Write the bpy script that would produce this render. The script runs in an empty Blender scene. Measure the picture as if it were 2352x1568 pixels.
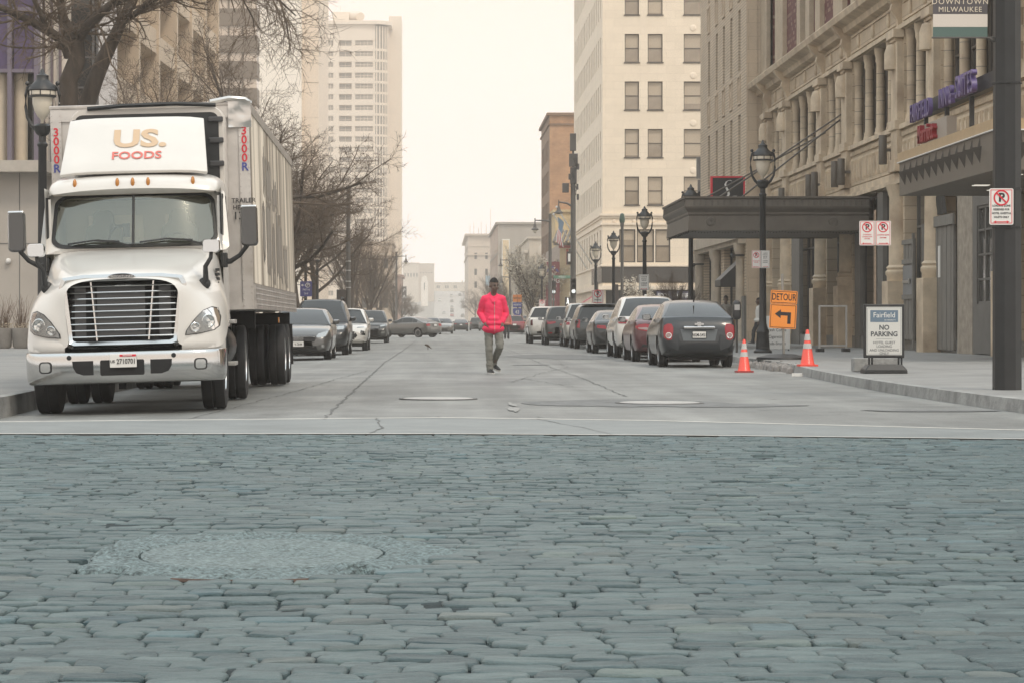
import bpy, bmesh, math, random
import numpy as np
from mathutils import Vector, Matrix, Euler, noise
from mathutils.bvhtree import BVHTree
SC = bpy.context.scene
COL = SC.collection
R = math.radians
PI = math.pi
F = 5553.0                      # focal length in units of a 2352-wide frame (85 mm lens)

def at(px, py, y):
    "world point seen at photo position (px, py) at distance y"
    return Vector(((px-1010)*y/F, y, 1-(py-742)*y/F))

X = lambda px, y: (px-1010)*y/F
Z = lambda py, y: 1-(py-742)*y/F

def roadz(x):
    return -0.022*max(0.0, -(x+1.0))

# ---------------------------------------------------------------- materials
MATS = {}
def mat(name, col, rough=0.6, metal=0.0, var=0.0, scale=3.0, bump=0.0, bscale=None, coat=0.0, spec=0.5,
        stretch=(1, 1, 1), col2=None, dirt=None, dscale=1.0, emit=0.0, detail=4.0, rvar=0.0):
    if name in MATS: return MATS[name]
    m = bpy.data.materials.new(name); m.use_nodes = True
    nt = m.node_tree; b = nt.nodes['Principled BSDF']
    b.inputs['Base Color'].default_value = (*col, 1)
    b.inputs['Roughness'].default_value = rough
    b.inputs['Metallic'].default_value = metal
    b.inputs['Coat Weight'].default_value = coat
    b.inputs['Coat Roughness'].default_value = 0.06
    b.inputs['Specular IOR Level'].default_value = spec
    if emit:
        b.inputs['Emission Color'].default_value = (*col, 1); b.inputs['Emission Strength'].default_value = emit
    if var or bump or col2 or dirt:
        tc = nt.nodes.new('ShaderNodeTexCoord'); mp = nt.nodes.new('ShaderNodeMapping')
        mp.inputs['Scale'].default_value = stretch
        nt.links.new(tc.outputs['Object'], mp.inputs['Vector'])
    if var or col2:
        n = nt.nodes.new('ShaderNodeTexNoise'); n.inputs['Scale'].default_value = scale; n.inputs['Detail'].default_value = detail
        n.inputs['Roughness'].default_value = 0.65
        nt.links.new(mp.outputs[0], n.inputs['Vector'])
        r = nt.nodes.new('ShaderNodeValToRGB')
        c2 = col2 or tuple(min(1, c*(1+var)) for c in col); c1 = col if col2 else tuple(c*(1-var) for c in col)
        r.color_ramp.elements[0].position = 0.32; r.color_ramp.elements[1].position = 0.68
        r.color_ramp.elements[0].color = (*c1, 1); r.color_ramp.elements[1].color = (*c2, 1)
        nt.links.new(n.outputs['Fac'], r.inputs['Fac'])
        out = r.outputs['Color']
        if dirt:
            n2 = nt.nodes.new('ShaderNodeTexNoise'); n2.inputs['Scale'].default_value = dscale; n2.inputs['Detail'].default_value = 6
            nt.links.new(mp.outputs[0], n2.inputs['Vector'])
            r2 = nt.nodes.new('ShaderNodeValToRGB'); r2.color_ramp.elements[0].position = 0.5; r2.color_ramp.elements[1].position = 0.72
            nt.links.new(n2.outputs['Fac'], r2.inputs['Fac'])
            mx = nt.nodes.new('ShaderNodeMix'); mx.data_type = 'RGBA'
            nt.links.new(r2.outputs['Color'], mx.inputs['Factor']); nt.links.new(out, mx.inputs[6]); mx.inputs[7].default_value = (*dirt, 1)
            out = mx.outputs[2]
        nt.links.new(out, b.inputs['Base Color'])
        if rvar:
            mr = nt.nodes.new('ShaderNodeMapRange'); mr.inputs['To Min'].default_value = rough-rvar; mr.inputs['To Max'].default_value = rough+rvar
            nt.links.new(n.outputs['Fac'], mr.inputs['Value']); nt.links.new(mr.outputs[0], b.inputs['Roughness'])
    if bump:
        n3 = nt.nodes.new('ShaderNodeTexNoise'); n3.inputs['Scale'].default_value = bscale or scale*4; n3.inputs['Detail'].default_value = 5
        nt.links.new(mp.outputs[0], n3.inputs['Vector'])
        bp = nt.nodes.new('ShaderNodeBump'); bp.inputs['Strength'].default_value = bump; bp.inputs['Distance'].default_value = 0.02
        nt.links.new(n3.outputs['Fac'], bp.inputs['Height']); nt.links.new(bp.outputs[0], b.inputs['Normal'])
    MATS[name] = m
    return m

def brickmat(name, c1, c2, mortar, bw, bh, axis, msize=0.012, rough=0.8, var=0.15, bias=0.0, offset=0.5):
    "brick or block coursing on a wall lying along axis 'x' or 'y'"
    if name in MATS: return MATS[name]
    m = bpy.data.materials.new(name); m.use_nodes = True
    nt = m.node_tree; b = nt.nodes['Principled BSDF']; b.inputs['Roughness'].default_value = rough
    tc = nt.nodes.new('ShaderNodeTexCoord'); sp = nt.nodes.new('ShaderNodeSeparateXYZ'); cb = nt.nodes.new('ShaderNodeCombineXYZ')
    nt.links.new(tc.outputs['Object'], sp.inputs[0])
    nt.links.new(sp.outputs['X' if axis == 'x' else 'Y'], cb.inputs['X']); nt.links.new(sp.outputs['Z'], cb.inputs['Y'])
    br = nt.nodes.new('ShaderNodeTexBrick'); br.inputs['Scale'].default_value = 1.0
    br.inputs['Brick Width'].default_value = bw; br.inputs['Row Height'].default_value = bh
    br.inputs['Mortar Size'].default_value = msize; br.inputs['Mortar Smooth'].default_value = 0.3; br.offset = offset
    br.inputs['Bias'].default_value = bias
    br.inputs['Color1'].default_value = (*c1, 1); br.inputs['Color2'].default_value = (*c2, 1); br.inputs['Mortar'].default_value = (*mortar, 1)
    nt.links.new(cb.outputs[0], br.inputs['Vector'])
    n = nt.nodes.new('ShaderNodeTexNoise'); n.inputs['Scale'].default_value = 0.5; n.inputs['Detail'].default_value = 8; n.inputs['Roughness'].default_value = 0.7
    nt.links.new(tc.outputs['Object'], n.inputs['Vector'])
    mr = nt.nodes.new('ShaderNodeMapRange'); mr.inputs['From Min'].default_value = 0.3; mr.inputs['From Max'].default_value = 0.7
    mr.inputs['To Min'].default_value = 1-var; mr.inputs['To Max'].default_value = 1+var
    nt.links.new(n.outputs['Fac'], mr.inputs['Value'])
    mx = nt.nodes.new('ShaderNodeVectorMath'); mx.operation = 'SCALE'
    nt.links.new(br.outputs['Color'], mx.inputs[0]); nt.links.new(mr.outputs[0], mx.inputs['Scale'])
    nt.links.new(mx.outputs[0], b.inputs['Base Color'])
    bp = nt.nodes.new('ShaderNodeBump'); bp.inputs['Strength'].default_value = 0.35; bp.inputs['Distance'].default_value = 0.01; bp.invert = True
    nt.links.new(br.outputs['Fac'], bp.inputs['Height']); nt.links.new(bp.outputs[0], b.inputs['Normal'])
    MATS[name] = m
    return m

# ---------------------------------------------------------------- mesh building
class MB:
    def __init__(s): s.v = []; s.f = []; s.m = []; s.s = []
    def add(s, vs, fs, mi=0, smooth=False, M=None):
        k = len(s.v)
        if M is not None: vs = [M @ Vector(p) for p in vs]
        s.v.extend(tuple(p) for p in vs)
        for f in fs:
            s.f.append(tuple(i+k for i in f)); s.m.append(mi); s.s.append(smooth)
        return s
    def box(s, x0, x1, y0, y1, z0, z1, mi=0, M=None):
        vs = [(x0,y0,z0),(x1,y0,z0),(x1,y1,z0),(x0,y1,z0),(x0,y0,z1),(x1,y0,z1),(x1,y1,z1),(x0,y1,z1)]
        return s.add(vs, [(0,3,2,1),(4,5,6,7),(0,1,5,4),(1,2,6,5),(2,3,7,6),(3,0,4,7)], mi, False, M)
    def quad(s, a, b, c, d, mi=0): return s.add([a,b,c,d], [(0,1,2,3)], mi)
    def prism(s, poly, d0, d1, M=None, mi=0, smooth=False):
        "polygon in local xz, extruded along y from d0 to d1"
        n = len(poly)
        vs = [(x,d0,z) for x,z in poly]+[(x,d1,z) for x,z in poly]
        s.add(vs, [tuple(range(n)), tuple(range(2*n-1,n-1,-1))], mi, False, M)
        s.add(vs, [(i,(i+1)%n,n+(i+1)%n,n+i) for i in range(n)], mi, smooth, M)
        return s
    def loft(s, rings, mi=0, smooth=True, caps=True, closed=True, M=None):
        n = len(rings[0]); vs = [p for r in rings for p in r]; fs = []
        for k in range(len(rings)-1):
            for i in range(n if closed else n-1):
                j = (i+1) % n
                fs.append((k*n+i, k*n+j, (k+1)*n+j, (k+1)*n+i))
        s.add(vs, fs, mi, smooth, M)
        if caps:
            s.add(rings[0], [tuple(range(n-1,-1,-1))], mi, False, M); s.add(rings[-1], [tuple(range(n))], mi, False, M)
        return s
    def tube(s, pts, rad, n=8, mi=0, caps=True, smooth=True, M=None):
        pts = [Vector(p) for p in pts]
        if not hasattr(rad, '__len__'): rad = [rad]*len(pts)
        rings = []; up = None
        for i, p in enumerate(pts):
            d = (pts[min(i+1,len(pts)-1)]-pts[max(i-1,0)])
            if d.length < 1e-9: d = Vector((0,0,1))
            d.normalize()
            if up is None:
                up = Vector((0,0,1)) if abs(d.z) < 0.9 else Vector((1,0,0))
            a = d.cross(up)
            if a.length < 1e-6: a = d.orthogonal()
            a.normalize(); b = d.cross(a); up = -b if False else up
            rings.append([p+rad[i]*(math.cos(2*PI*k/n)*a+math.sin(2*PI*k/n)*b) for k in range(n)])
        return s.loft(rings, mi, smooth, caps, True, M)
    def twig(s, pts, rad):
        "fast three-sided tube for fine branches"
        k = len(s.v); d = pts[-1]-pts[0]; a = d.orthogonal().normalized(); b = d.cross(a).normalized()
        o = [(a.x,a.y,a.z),(-.5*a.x+.866*b.x,-.5*a.y+.866*b.y,-.5*a.z+.866*b.z),(-.5*a.x-.866*b.x,-.5*a.y-.866*b.y,-.5*a.z-.866*b.z)]
        for p, r in zip(pts, rad):
            x, y, z = p
            for q in o: s.v.append((x+r*q[0], y+r*q[1], z+r*q[2]))
        n = len(pts)-1
        for i in range(n):
            c = k+3*i
            s.f += [(c,c+1,c+4,c+3),(c+1,c+2,c+5,c+4),(c+2,c,c+3,c+5)]
        s.m += [0]*(3*n); s.s += [True]*(3*n)
    def lathe(s, prof, n=16, mi=0, M=None, smooth=True, caps=True):
        "profile [(r,z)] about z"
        rings = [[(max(r,1e-4)*math.cos(2*PI*k/n), max(r,1e-4)*math.sin(2*PI*k/n), z) for k in range(n)] for r, z in prof]
        return s.loft(rings, mi, smooth, caps, True, M)
    def ball(s, c, r, n=12, mi=0, M=None):
        if not hasattr(r, '__len__'): r = (r,r,r)
        k = n//2; rings = []
        for j in range(k+1):
            t = PI*j/k; sr = max(math.sin(t),1e-3)
            rings.append([(c[0]+r[0]*sr*math.cos(2*PI*i/n), c[1]+r[1]*sr*math.sin(2*PI*i/n), c[2]-r[2]*math.cos(t)) for i in range(n)])
        return s.loft(rings, mi, True, True, True, M)
    def disc(s, c, r0, r1, n=24, mi=0, M=None):
        "flat ring in local xz facing -y"
        vs = []; fs = []
        for k in range(n):
            a = 2*PI*k/n
            vs += [(c[0]+r0*math.cos(a), c[1], c[2]+r0*math.sin(a)), (c[0]+r1*math.cos(a), c[1], c[2]+r1*math.sin(a))]
        for k in range(n):
            j = (k+1)%n; fs.append((2*k,2*j,2*j+1,2*k+1))
        return s.add(vs, fs, mi, False, M)
    def mesh(s, name, mats, sharp=0.7):
        me = bpy.data.meshes.new(name); me.from_pydata(s.v, [], s.f)
        if not isinstance(mats, (list,tuple)): mats = [mats]
        for m in mats: me.materials.append(m)
        me.polygons.foreach_set('material_index', s.m); me.polygons.foreach_set('use_smooth', s.s)
        if any(s.s): me.set_sharp_from_angle(angle=sharp)
        me.update()
        return me
    def build(s, name, mats, parent=None, world=False, bevel=0.0, sharp=0.7, seg=2, loc=None, recalc=False):
        me = s.mesh(name, mats, sharp)
        if recalc:
            b = bmesh.new(); b.from_mesh(me); bmesh.ops.recalc_face_normals(b, faces=b.faces); b.to_mesh(me); b.free()
        o = link(name, me, parent, world)
        if loc is not None: o.location = loc
        if bevel:
            md = o.modifiers.new('bevel', 'BEVEL'); md.width = bevel; md.segments = seg; md.limit_method = 'ANGLE'; md.angle_limit = 0.6
        return o

def link(name, data, parent=None, world=False):
    o = bpy.data.objects.new(name, data); COL.objects.link(o)
    if parent:
        o.parent = parent
        if world:
            t = Vector(); p = parent
            while p: t += p.location; p = p.parent
            o.location = -t
    return o

def tag(o, label=None, cat=None, group=None, kind=None):
    if label: o['label'] = label
    if cat: o['category'] = cat
    if group: o['group'] = group
    if kind: o['kind'] = kind
    return o

def thing(name, label, cat, loc=(0,0,0), rz=0.0, group=None):
    o = link(name, None); o.location = loc; o.rotation_euler = (0,0,rz); o.empty_display_size = 0.2
    return tag(o, label, cat, group)

def copy_tree(o, parent=None):
    c = o.copy(); COL.objects.link(c)
    if parent: c.parent = parent
    for ch in list(o.children): copy_tree(ch, c)
    return c

def evaluated_mesh(o):
    dg = bpy.context.evaluated_depsgraph_get()
    return bpy.data.meshes.new_from_object(o.evaluated_get(dg))

def text_mesh(txt, size, depth=0.004, bold=0.0, align='CENTER', shear=0.0, spacing=1.0, width=1.0):
    cu = bpy.data.curves.new('lettering', 'FONT'); cu.body = txt; cu.size = size; cu.extrude = depth; cu.align_x = align; cu.align_y = 'CENTER'
    cu.offset = bold*size; cu.resolution_u = 3; cu.shear = shear; cu.space_character = spacing
    o = bpy.data.objects.new('lettering', cu); COL.objects.link(o)
    me = evaluated_mesh(o); bpy.data.objects.remove(o); bpy.data.curves.remove(cu)
    if width != 1.0:
        for v in me.vertices: v.co.x *= width
    return me

MY = Matrix.Rotation(PI/2, 4, 'X')                               # text/plane facing -Y
MXn = Matrix(((0,0,-1,0),(-1,0,0,0),(0,1,0,0),(0,0,0,1)))          # facing -X (right side of the street)
MXp = Matrix(((0,0,1,0),(1,0,0,0),(0,1,0,0),(0,0,0,1)))            # facing +X

def text(name, txt, size, m, parent, loc, M=MY, **kw):
    me = text_mesh(txt, size, **kw); me.name = name; me.materials.clear(); me.materials.append(m)
    me.transform(M)
    o = link(name, me, parent); o.location = loc
    return o

def mb_text(mb, txt, size, loc, mi, M=MY, **kw):
    "letters added to a mesh builder"
    me = text_mesh(txt, size, **kw)
    T = Matrix.Translation(loc) @ M
    mb.add([T @ v.co for v in me.vertices], [tuple(p.vertices) for p in me.polygons], mi)
    bpy.data.meshes.remove(me)

def facade(mb, O, U, W, H, holes, depth=0.25, mi=0, mr=None):
    "wall plane with real openings and reveals; outward normal is U x Z"
    O = Vector(O); U = Vector(U); V = Vector((0,0,1)); N = U.cross(V)
    us = sorted({0.0, W} | {round(h[0],4) for h in holes} | {round(h[1],4) for h in holes})
    vs = sorted({0.0, H} | {round(h[2],4) for h in holes} | {round(h[3],4) for h in holes})
    us = [u for u in us if 0 <= u <= W]; vs = [v for v in vs if 0 <= v <= H]
    P = lambda u, v, d=0: O+U*u+V*v-N*d
    for j in range(len(vs)-1):
        run = None
        for i in range(len(us)-1):
            cu = (us[i]+us[i+1])/2; cv = (vs[j]+vs[j+1])/2
            hole = any(h[0] < cu < h[1] and h[2] < cv < h[3] for h in holes)
            if hole:
                if run is not None: mb.quad(P(run,vs[j]),P(us[i],vs[j]),P(us[i],vs[j+1]),P(run,vs[j+1]),mi); run = None
            elif run is None: run = us[i]
        if run is not None: mb.quad(P(run,vs[j]),P(W,vs[j]),P(W,vs[j+1]),P(run,vs[j+1]),mi)
    mr = mi if mr is None else mr
    for (a,b,c,d) in [h[:4] for h in holes]:
        mb.quad(P(a,c),P(b,c),P(b,c,depth),P(a,c,depth),mr); mb.quad(P(a,d,depth),P(b,d,depth),P(b,d),P(a,d),mr)
        mb.quad(P(a,c,depth),P(a,d,depth),P(a,d),P(a,c),mr); mb.quad(P(b,c),P(b,d),P(b,d,depth),P(b,c,depth),mr)

WCACHE = {}
def window(parent, O, U, hole, depth, fm, gm, bars=('h',), fr=0.06, blind=None, bm=None, sill=None, name='window'):
    "a framed sash with its pane as sub-part, set back in an opening of facade()"
    O = Vector(O); U = Vector(U); V = Vector((0,0,1)); N = U.cross(V)
    a,b,c,d = hole[:4]; w = b-a; h = d-c
    key = (round(w,3), round(h,3), tuple(bars), fr, tuple(U), fm.name, gm.name, blind, sill)
    M = Matrix((( U.x, -N.x, 0, 0), (U.y, -N.y, 0, 0), (0,0,1,0), (0,0,0,1)))     # local x=U, y=into wall, z=up
    if key not in WCACHE:
        m = MB()
        m.box(0,fr,0,.08,0,h,M=M); m.box(w-fr,w,0,.08,0,h,M=M); m.box(fr,w-fr,0,.08,0,fr,M=M); m.box(fr,w-fr,0,.08,h-fr,h,M=M)
        for q in bars:
            if q == 'h': m.box(fr,w-fr,-.01,.07,h*.5-fr*.45,h*.5+fr*.45,M=M)
            elif q == 'v': m.box(w*.5-fr*.4,w*.5+fr*.4,.005,.07,fr,h-fr,M=M)
            elif isinstance(q, tuple):
                t = q[1]
                if q[0] == 'h': m.box(fr,w-fr,-.01,.07,h*t-fr*.4,h*t+fr*.4,M=M)
                else: m.box(w*t-fr*.4,w*t+fr*.4,.005,.068,fr,h-fr,M=M)
        if sill: m.box(-.08,w+.08,-depth-.08,.0,-.1,-.004,M=M)
        g = MB(); g.quad(M@Vector((fr,.05,fr)),M@Vector((w-fr,.05,fr)),M@Vector((w-fr,.05,h-fr)),M@Vector((fr,.05,h-fr)))
        WCACHE[key] = (m.mesh(name, fm), g.mesh('pane', gm))
    me, ge = WCACHE[key]
    o = link(name, me, parent); t = Vector(); p = parent
    while p: t += p.location; p = p.parent
    o.location = O+U*a+V*c-N*depth-t
    link('pane', ge, o)
    if blind:
        bl = MB(); hb = (h-2*fr)*blind
        bl.quad(M@Vector((fr,.048,h-fr-hb)),M@Vector((w-fr,.048,h-fr-hb)),M@Vector((w-fr,.048,h-fr)),M@Vector((fr,.048,h-fr)))
        k2 = ('blind',)+key
        if k2 not in WCACHE: WCACHE[k2] = bl.mesh('blind', bm)
        link('blind', WCACHE[k2], o)
    return o
# ================================================================ shared vehicle helpers
def bvh_of(objs):
    vs = []; fs = []
    for o in objs:
        me = evaluated_mesh(o); k = len(vs); vs += [v.co.copy() for v in me.vertices]; fs += [tuple(i+k for i in p.vertices) for p in me.polygons]
        bpy.data.meshes.remove(me)
    return BVHTree.FromPolygons(vs, fs)

def project(mb, bvh, poly, axis, sign, off=.01, cuts=3, mi=0, thick=.02, maxd=None):
    """polygon given in the other two axes, dropped on the body along axis ('x' or 'y') from the side `sign`; follows its curve"""
    b = bmesh.new()
    vs = [b.verts.new((p[0],0,p[1])) for p in poly]; f = b.faces.new(vs)
    bmesh.ops.triangulate(b, faces=[f])
    if cuts: bmesh.ops.subdivide_edges(b, edges=b.edges, cuts=cuts, use_grid_fill=True)
    pts = {}; b.verts.index_update(); ok = True; hits = []
    for v in b.verts:
        a, z = v.co.x, v.co.z
        if axis == 'y': o = Vector((a, sign*20, z)); d = Vector((0,-sign,0))
        else: o = Vector((sign*20, a, z)); d = Vector((-sign,0,0))
        h = bvh.ray_cast(o, d)
        hits.append(h[0])
    good = [h for h in hits if h is not None]
    if not good: b.free(); return mb
    k = 1 if axis == 'y' else 0
    ext = (max if sign > 0 else min)(h[k] for h in good); med = sorted(h[k] for h in good)[len(good)//2]
    out = []
    for v, h in zip(b.verts, hits):
        q = h[k] if h is not None else med
        if maxd is not None and abs(q-ext) > maxd: q = ext-sign*maxd
        q += sign*off
        out.append((v.co.x, q, v.co.z) if axis == 'y' else (q, v.co.x, v.co.z))
    mb.add(out, [tuple(x.index for x in p.verts) for p in b.faces], mi, True)
    if thick:
        bd = [e for e in b.edges if len(e.link_faces) == 1]
        for e in bd:
            i, j = e.verts[0].index, e.verts[1].index; p, q = Vector(out[i]), Vector(out[j])
            w = Vector((0,-sign*thick,0)) if axis == 'y' else Vector((-sign*thick,0,0))
            mb.add([p,q,q+w,p+w], [(0,1,2,3)], mi)
    b.free(); return mb

def ell(cx, cz, rx, rz, n=14): return [(cx+rx*math.cos(2*PI*i/n), cz+rz*math.sin(2*PI*i/n)) for i in range(n)]
def rrect(x0, x1, z0, z1, r, n=4):
    out = []
    for cx, cz, a0 in ((x1-r,z1-r,0),(x0+r,z1-r,90),(x0+r,z0+r,180),(x1-r,z0+r,270)):
        out += [(cx+r*math.cos(R(a0+90*i/n)), cz+r*math.sin(R(a0+90*i/n))) for i in range(n+1)]
    return out

M_tyre = mat('tyre_rubber', (.018,.018,.019), .75, var=.3, scale=6)
M_black = mat('black_plastic', (.02,.021,.022), .5)
M_dark = mat('dark_underbody', (.012,.012,.013), .8)
M_chrome = mat('chrome', (.56,.56,.55), .11, metal=1.0)
M_chromes = mat('dull_chrome', (.62,.62,.61), .22, metal=1.0)
M_white = mat('white_plate', (.72,.71,.68), .5)
M_red = mat('sign_red', (.62,.03,.05), .5)
M_blue = mat('sign_blue', (.07,.08,.30), .5)
M_ink = mat('sign_ink', (.02,.02,.022), .6)
M_rim = mat('alloy_rim', (.5,.5,.49), .3, metal=.8)
M_amber = mat('amber_lens', (.45,.18,.03), .2, coat=.5)
def wheel_parts(parent, x, y, z, r, w, side, rim_r=.62, spokes=5, rim=True, rm=None, dual=False, name='wheel'):
    "wheel about the x axis; side = +1 or -1 is the outer side"
    M = Matrix.Rotation(PI/2, 4, 'Y')
    t = MB(); hw = w/2; rr_ = r*rim_r
    t.lathe([(rr_,-hw*.8),(r*.86,-hw),(r*.97,-hw*.9),(r,-hw*.72),(r*.995,-.02),(r*.97,-.012),(r*.97,.012),(r*.995,.02),(r,hw*.72),(r*.97,hw*.9),(r*.86,hw),(rr_,hw*.8)], 30, 0, M)
    t.lathe([(rr_,-hw*.8),(rr_,hw*.8)], 30, 0, M, caps=False)
    o = t.build(name, M_tyre, parent, loc=(x,y,z))
    if rim:
        k = MB(); s = side
        k.lathe([(rr_*1.02,s*hw*.86),(rr_*.94,s*hw*.9),(rr_*.88,s*hw*.55),(rr_*.85,s*hw*.25)], 24, 0, M, caps=False)
        k.lathe([(rr_*.86,s*hw*.2),(.001,s*hw*.2)], 24, 1, M, caps=False)
        for i in range(spokes):
            a = 2*PI*i/spokes
            A = Vector((0,math.cos(a),math.sin(a))); B = Vector((0,-math.sin(a),math.cos(a))); X = Vector((s,0,0))
            c0 = A*rr_*.12; c1 = A*rr_*.9; wi = rr_*.13; wo = rr_*.17; d0 = hw*.72; d1 = hw*.62
            k.add([c0-B*wi+X*d0,c0+B*wi+X*d0,c1+B*wo+X*d1,c1-B*wo+X*d1,c0-B*wi+X*.2*hw,c0+B*wi+X*.2*hw,c1+B*wo+X*.2*hw,c1-B*wo+X*.2*hw],[(0,1,2,3),(0,4,5,1),(1,5,6,2),(2,6,7,3),(3,7,4,0)],0)
        k.lathe([(rr_*.2,s*hw*.2),(rr_*.2,s*hw*.78),(.001,s*hw*.8)], 12, 0, M, caps=False)
        k.build('rim', [rm or M_rim, M_dark], o)
    return o

# ================================================================ delivery truck
M_twhite = mat('truck_white_paint', (.64,.618,.58), .28, coat=.6, var=.04, scale=1.2)
M_alu = mat('trailer_aluminium', (.56,.53,.50), .45, metal=.25, var=.12, scale=2.5, bump=.1, bscale=8, dirt=(.42,.38,.34), dscale=1.2)
M_side = mat('trailer_side_streaks', (.24,.205,.17), .42, col2=(.84,.77,.66), scale=1.0, stretch=(1,2.6,.10), detail=7, metal=.15)
_r = [n for n in M_side.node_tree.nodes if n.type == 'VALTORGB'][0]; _r.color_ramp.elements[0].position = .40; _r.color_ramp.elements[1].position = .58
M_ghost = mat('faded_graphic', (.16,.145,.13), .5, col2=(.42,.375,.325), scale=1.0, stretch=(1,9,.2), detail=6)
def glass_mat(name, tint, refl, rough=.03, fac=.75):
    m = bpy.data.materials.new(name); m.use_nodes = True; nt = m.node_tree; nt.nodes.clear()
    o = nt.nodes.new('ShaderNodeOutputMaterial'); t = nt.nodes.new('ShaderNodeBsdfTransparent'); t.inputs[0].default_value = (*tint,1)
    g = nt.nodes.new('ShaderNodeBsdfGlossy'); g.inputs['Roughness'].default_value = rough; g.inputs['Color'].default_value = (*refl,1)
    f = nt.nodes.new('ShaderNodeFresnel'); f.inputs['IOR'].default_value = 1.5
    mr = nt.nodes.new('ShaderNodeMapRange'); mr.inputs['To Min'].default_value = 1-fac; mr.inputs['To Max'].default_value = 1.0
    nt.links.new(f.outputs[0], mr.inputs['Value'])
    x = nt.nodes.new('ShaderNodeMixShader'); nt.links.new(mr.outputs[0], x.inputs[0]); nt.links.new(t.outputs[0], x.inputs[1]); nt.links.new(g.outputs[0], x.inputs[2])
    nt.links.new(x.outputs[0], o.inputs['Surface']); return m
M_wind = glass_mat('windscreen_glass', (.85,.88,.82), (.80,.82,.74), .05, .84)
M_lens = glass_mat('headlamp_glass', (.9,.91,.91), (.8,.8,.8), .05, .9)
def grade(pt): return pt
TX, TY = -3.66, 28.05
truck = thing('delivery_truck', 'white lorry with a roof deflector lettered US. FOODS and a tall streaked box trailer', 'truck', (TX,TY,roadz(TX)), 0)
truck.rotation_euler = (0, -R(1.6), R(2.0))
YO = 0.0
# hood and fenders
prof = [
 (.10,[(0,1.58),(.4,1.57),(.66,1.50),(.665,1.28),(.65,1.05),(.63,.90),(.62,.76)]),
 (.20,[(0,1.64),(.42,1.63),(.72,1.55),(.79,1.37),(.88,1.18),(.98,1.0),(1.04,.74)]),
 (.42,[(0,1.71),(.45,1.70),(.76,1.61),(.86,1.46),(.99,1.33),(1.13,1.14),(1.16,.76)]),
 (.72,[(0,1.78),(.48,1.77),(.80,1.69),(.90,1.55),(1.03,1.44),(1.16,1.26),(1.19,.95)]),
 (1.15,[(0,1.86),(.54,1.85),(.87,1.79),(.95,1.64),(1.05,1.50),(1.17,1.36),(1.19,1.14)]),
 (1.55,[(0,1.94),(.6,1.93),(.95,1.88),(1.02,1.72),(1.07,1.54),(1.16,1.34),(1.19,1.05)]),
 (1.95,[(0,1.99),(.62,1.98),(1.0,1.96),(1.05,1.76),(1.08,1.52),(1.15,1.25),(1.17,.80)])]
rings = []
for y, hp in prof:
    rings.append([(-x,y,z) for x,z in hp[::-1]]+[(x,y,z) for x,z in hp[1:]])
hb = MB(); hb.loft(rings,0,True,False,False)
hood = hb.build('hood', M_twhite, truck); md = hood.modifiers.new('s','SUBSURF'); md.levels = 2; md.render_levels = 2
fb = MB().box(-.60,.60,.24,.6,.72,1.45); fb.box(-.72,.72,.6,2.4,.55,1.3); fb.build('engine_bay', M_dark, truck)
hbv = bvh_of([hood])
# grille with its chrome surround
def gp(x, z): return Vector((x, .085+.10*max(0,(z-.8))+.16*x*x, z))
outer = [(-.66,.80),(-.60,.775),(.60,.775),(.66,.80),(.745,1.50),(.70,1.60),(.45,1.63),(-.45,1.63),(-.70,1.60),(-.745,1.50)]
inner = [(-.585,.87),(-.54,.85),(.54,.85),(.585,.87),(.655,1.48),(.62,1.535),(.42,1.55),(-.42,1.55),(-.62,1.535),(-.655,1.48)]
def resample(L, k=6):
    out = []
    for a,b in zip(L, L[1:]+L[:1]): out += [(a[0]+(b[0]-a[0])*i/k, a[1]+(b[1]-a[1])*i/k) for i in range(k)]
    return out
O_ = resample(outer); I_ = resample(inner)
g = MB()
r0 = [gp(*p)+Vector((0,.10,0)) for p in O_]; r1 = [gp(*p)+Vector((0,-.01,0)) for p in O_]
mid = [((a[0]+b[0])/2,(a[1]+b[1])/2) for a,b in zip(O_,I_)]
r2 = [gp(*p)+Vector((0,-.045,0)) for p in mid]; r3 = [gp(*p)+Vector((0,-.01,0)) for p in I_]; r4 = [gp(*p)+Vector((0,.10,0)) for p in I_]
g.loft([r0,r1,r2,r3,r4],0,True,False)
gr = g.build('grille_surround', M_chrome, truck)
b = MB(); pts = [gp(*p)+Vector((0,.09,0)) for p in I_]; b.add(pts,[tuple(range(len(pts)))],0)
for x0,x1 in ((-.56,-.43),(-.3,.26),(.42,.56)):
    b.add([(x0,.17,.9),(x1,.17,.9),(x1,.225,1.5),(x0,.225,1.5)],[(0,1,2,3)],1)
b.build('grille_mesh', [M_dark, mat('radiator_grey',(.06,.06,.062),.5)], truck)
b = MB()
for k in range(9):
    z = .905+k*.0735
    xm = .585+(z-.87)/(1.48-.87)*.07
    if z > 1.48: xm = .63
    b.tube([gp(-xm+2*xm*i/10,z)+Vector((0,.0,0)) for i in range(11)], .0095, 6)
b.build('grille_bars', M_chrome, truck)
b = MB()
for s in (-1,1):
    b = MB()
    for (xa,za),(xb,zb) in [((.30*s,.86),(.365*s,1.55))]:
        A = gp(xa,za); B = gp(xb,zb); w = Vector((.028,0,0)); n_ = Vector((0,.03,0))
        b.add([A-w+n_,A+w+n_,B+w+n_,B-w+n_,A-w*.3-n_*.2,A+w*.3-n_*.2,B+w*.3-n_*.2,B-w*.3-n_*.2],[(4,5,6,7),(0,4,7,3),(5,1,2,6)],0)
    b.build('grille_strut', M_chrome, truck)
em = MB(); 
em.loft([[gp(.16*f*math.cos(2*PI*i/28),1.60+.04*f2*math.sin(2*PI*i/28))+Vector((0,d,0)) for i in range(28)] for f,f2,d in ((1,1,.02),(1,1,-.05),(.92,.84,-.058),(.9,.8,-.045))],0,True,False)
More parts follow.
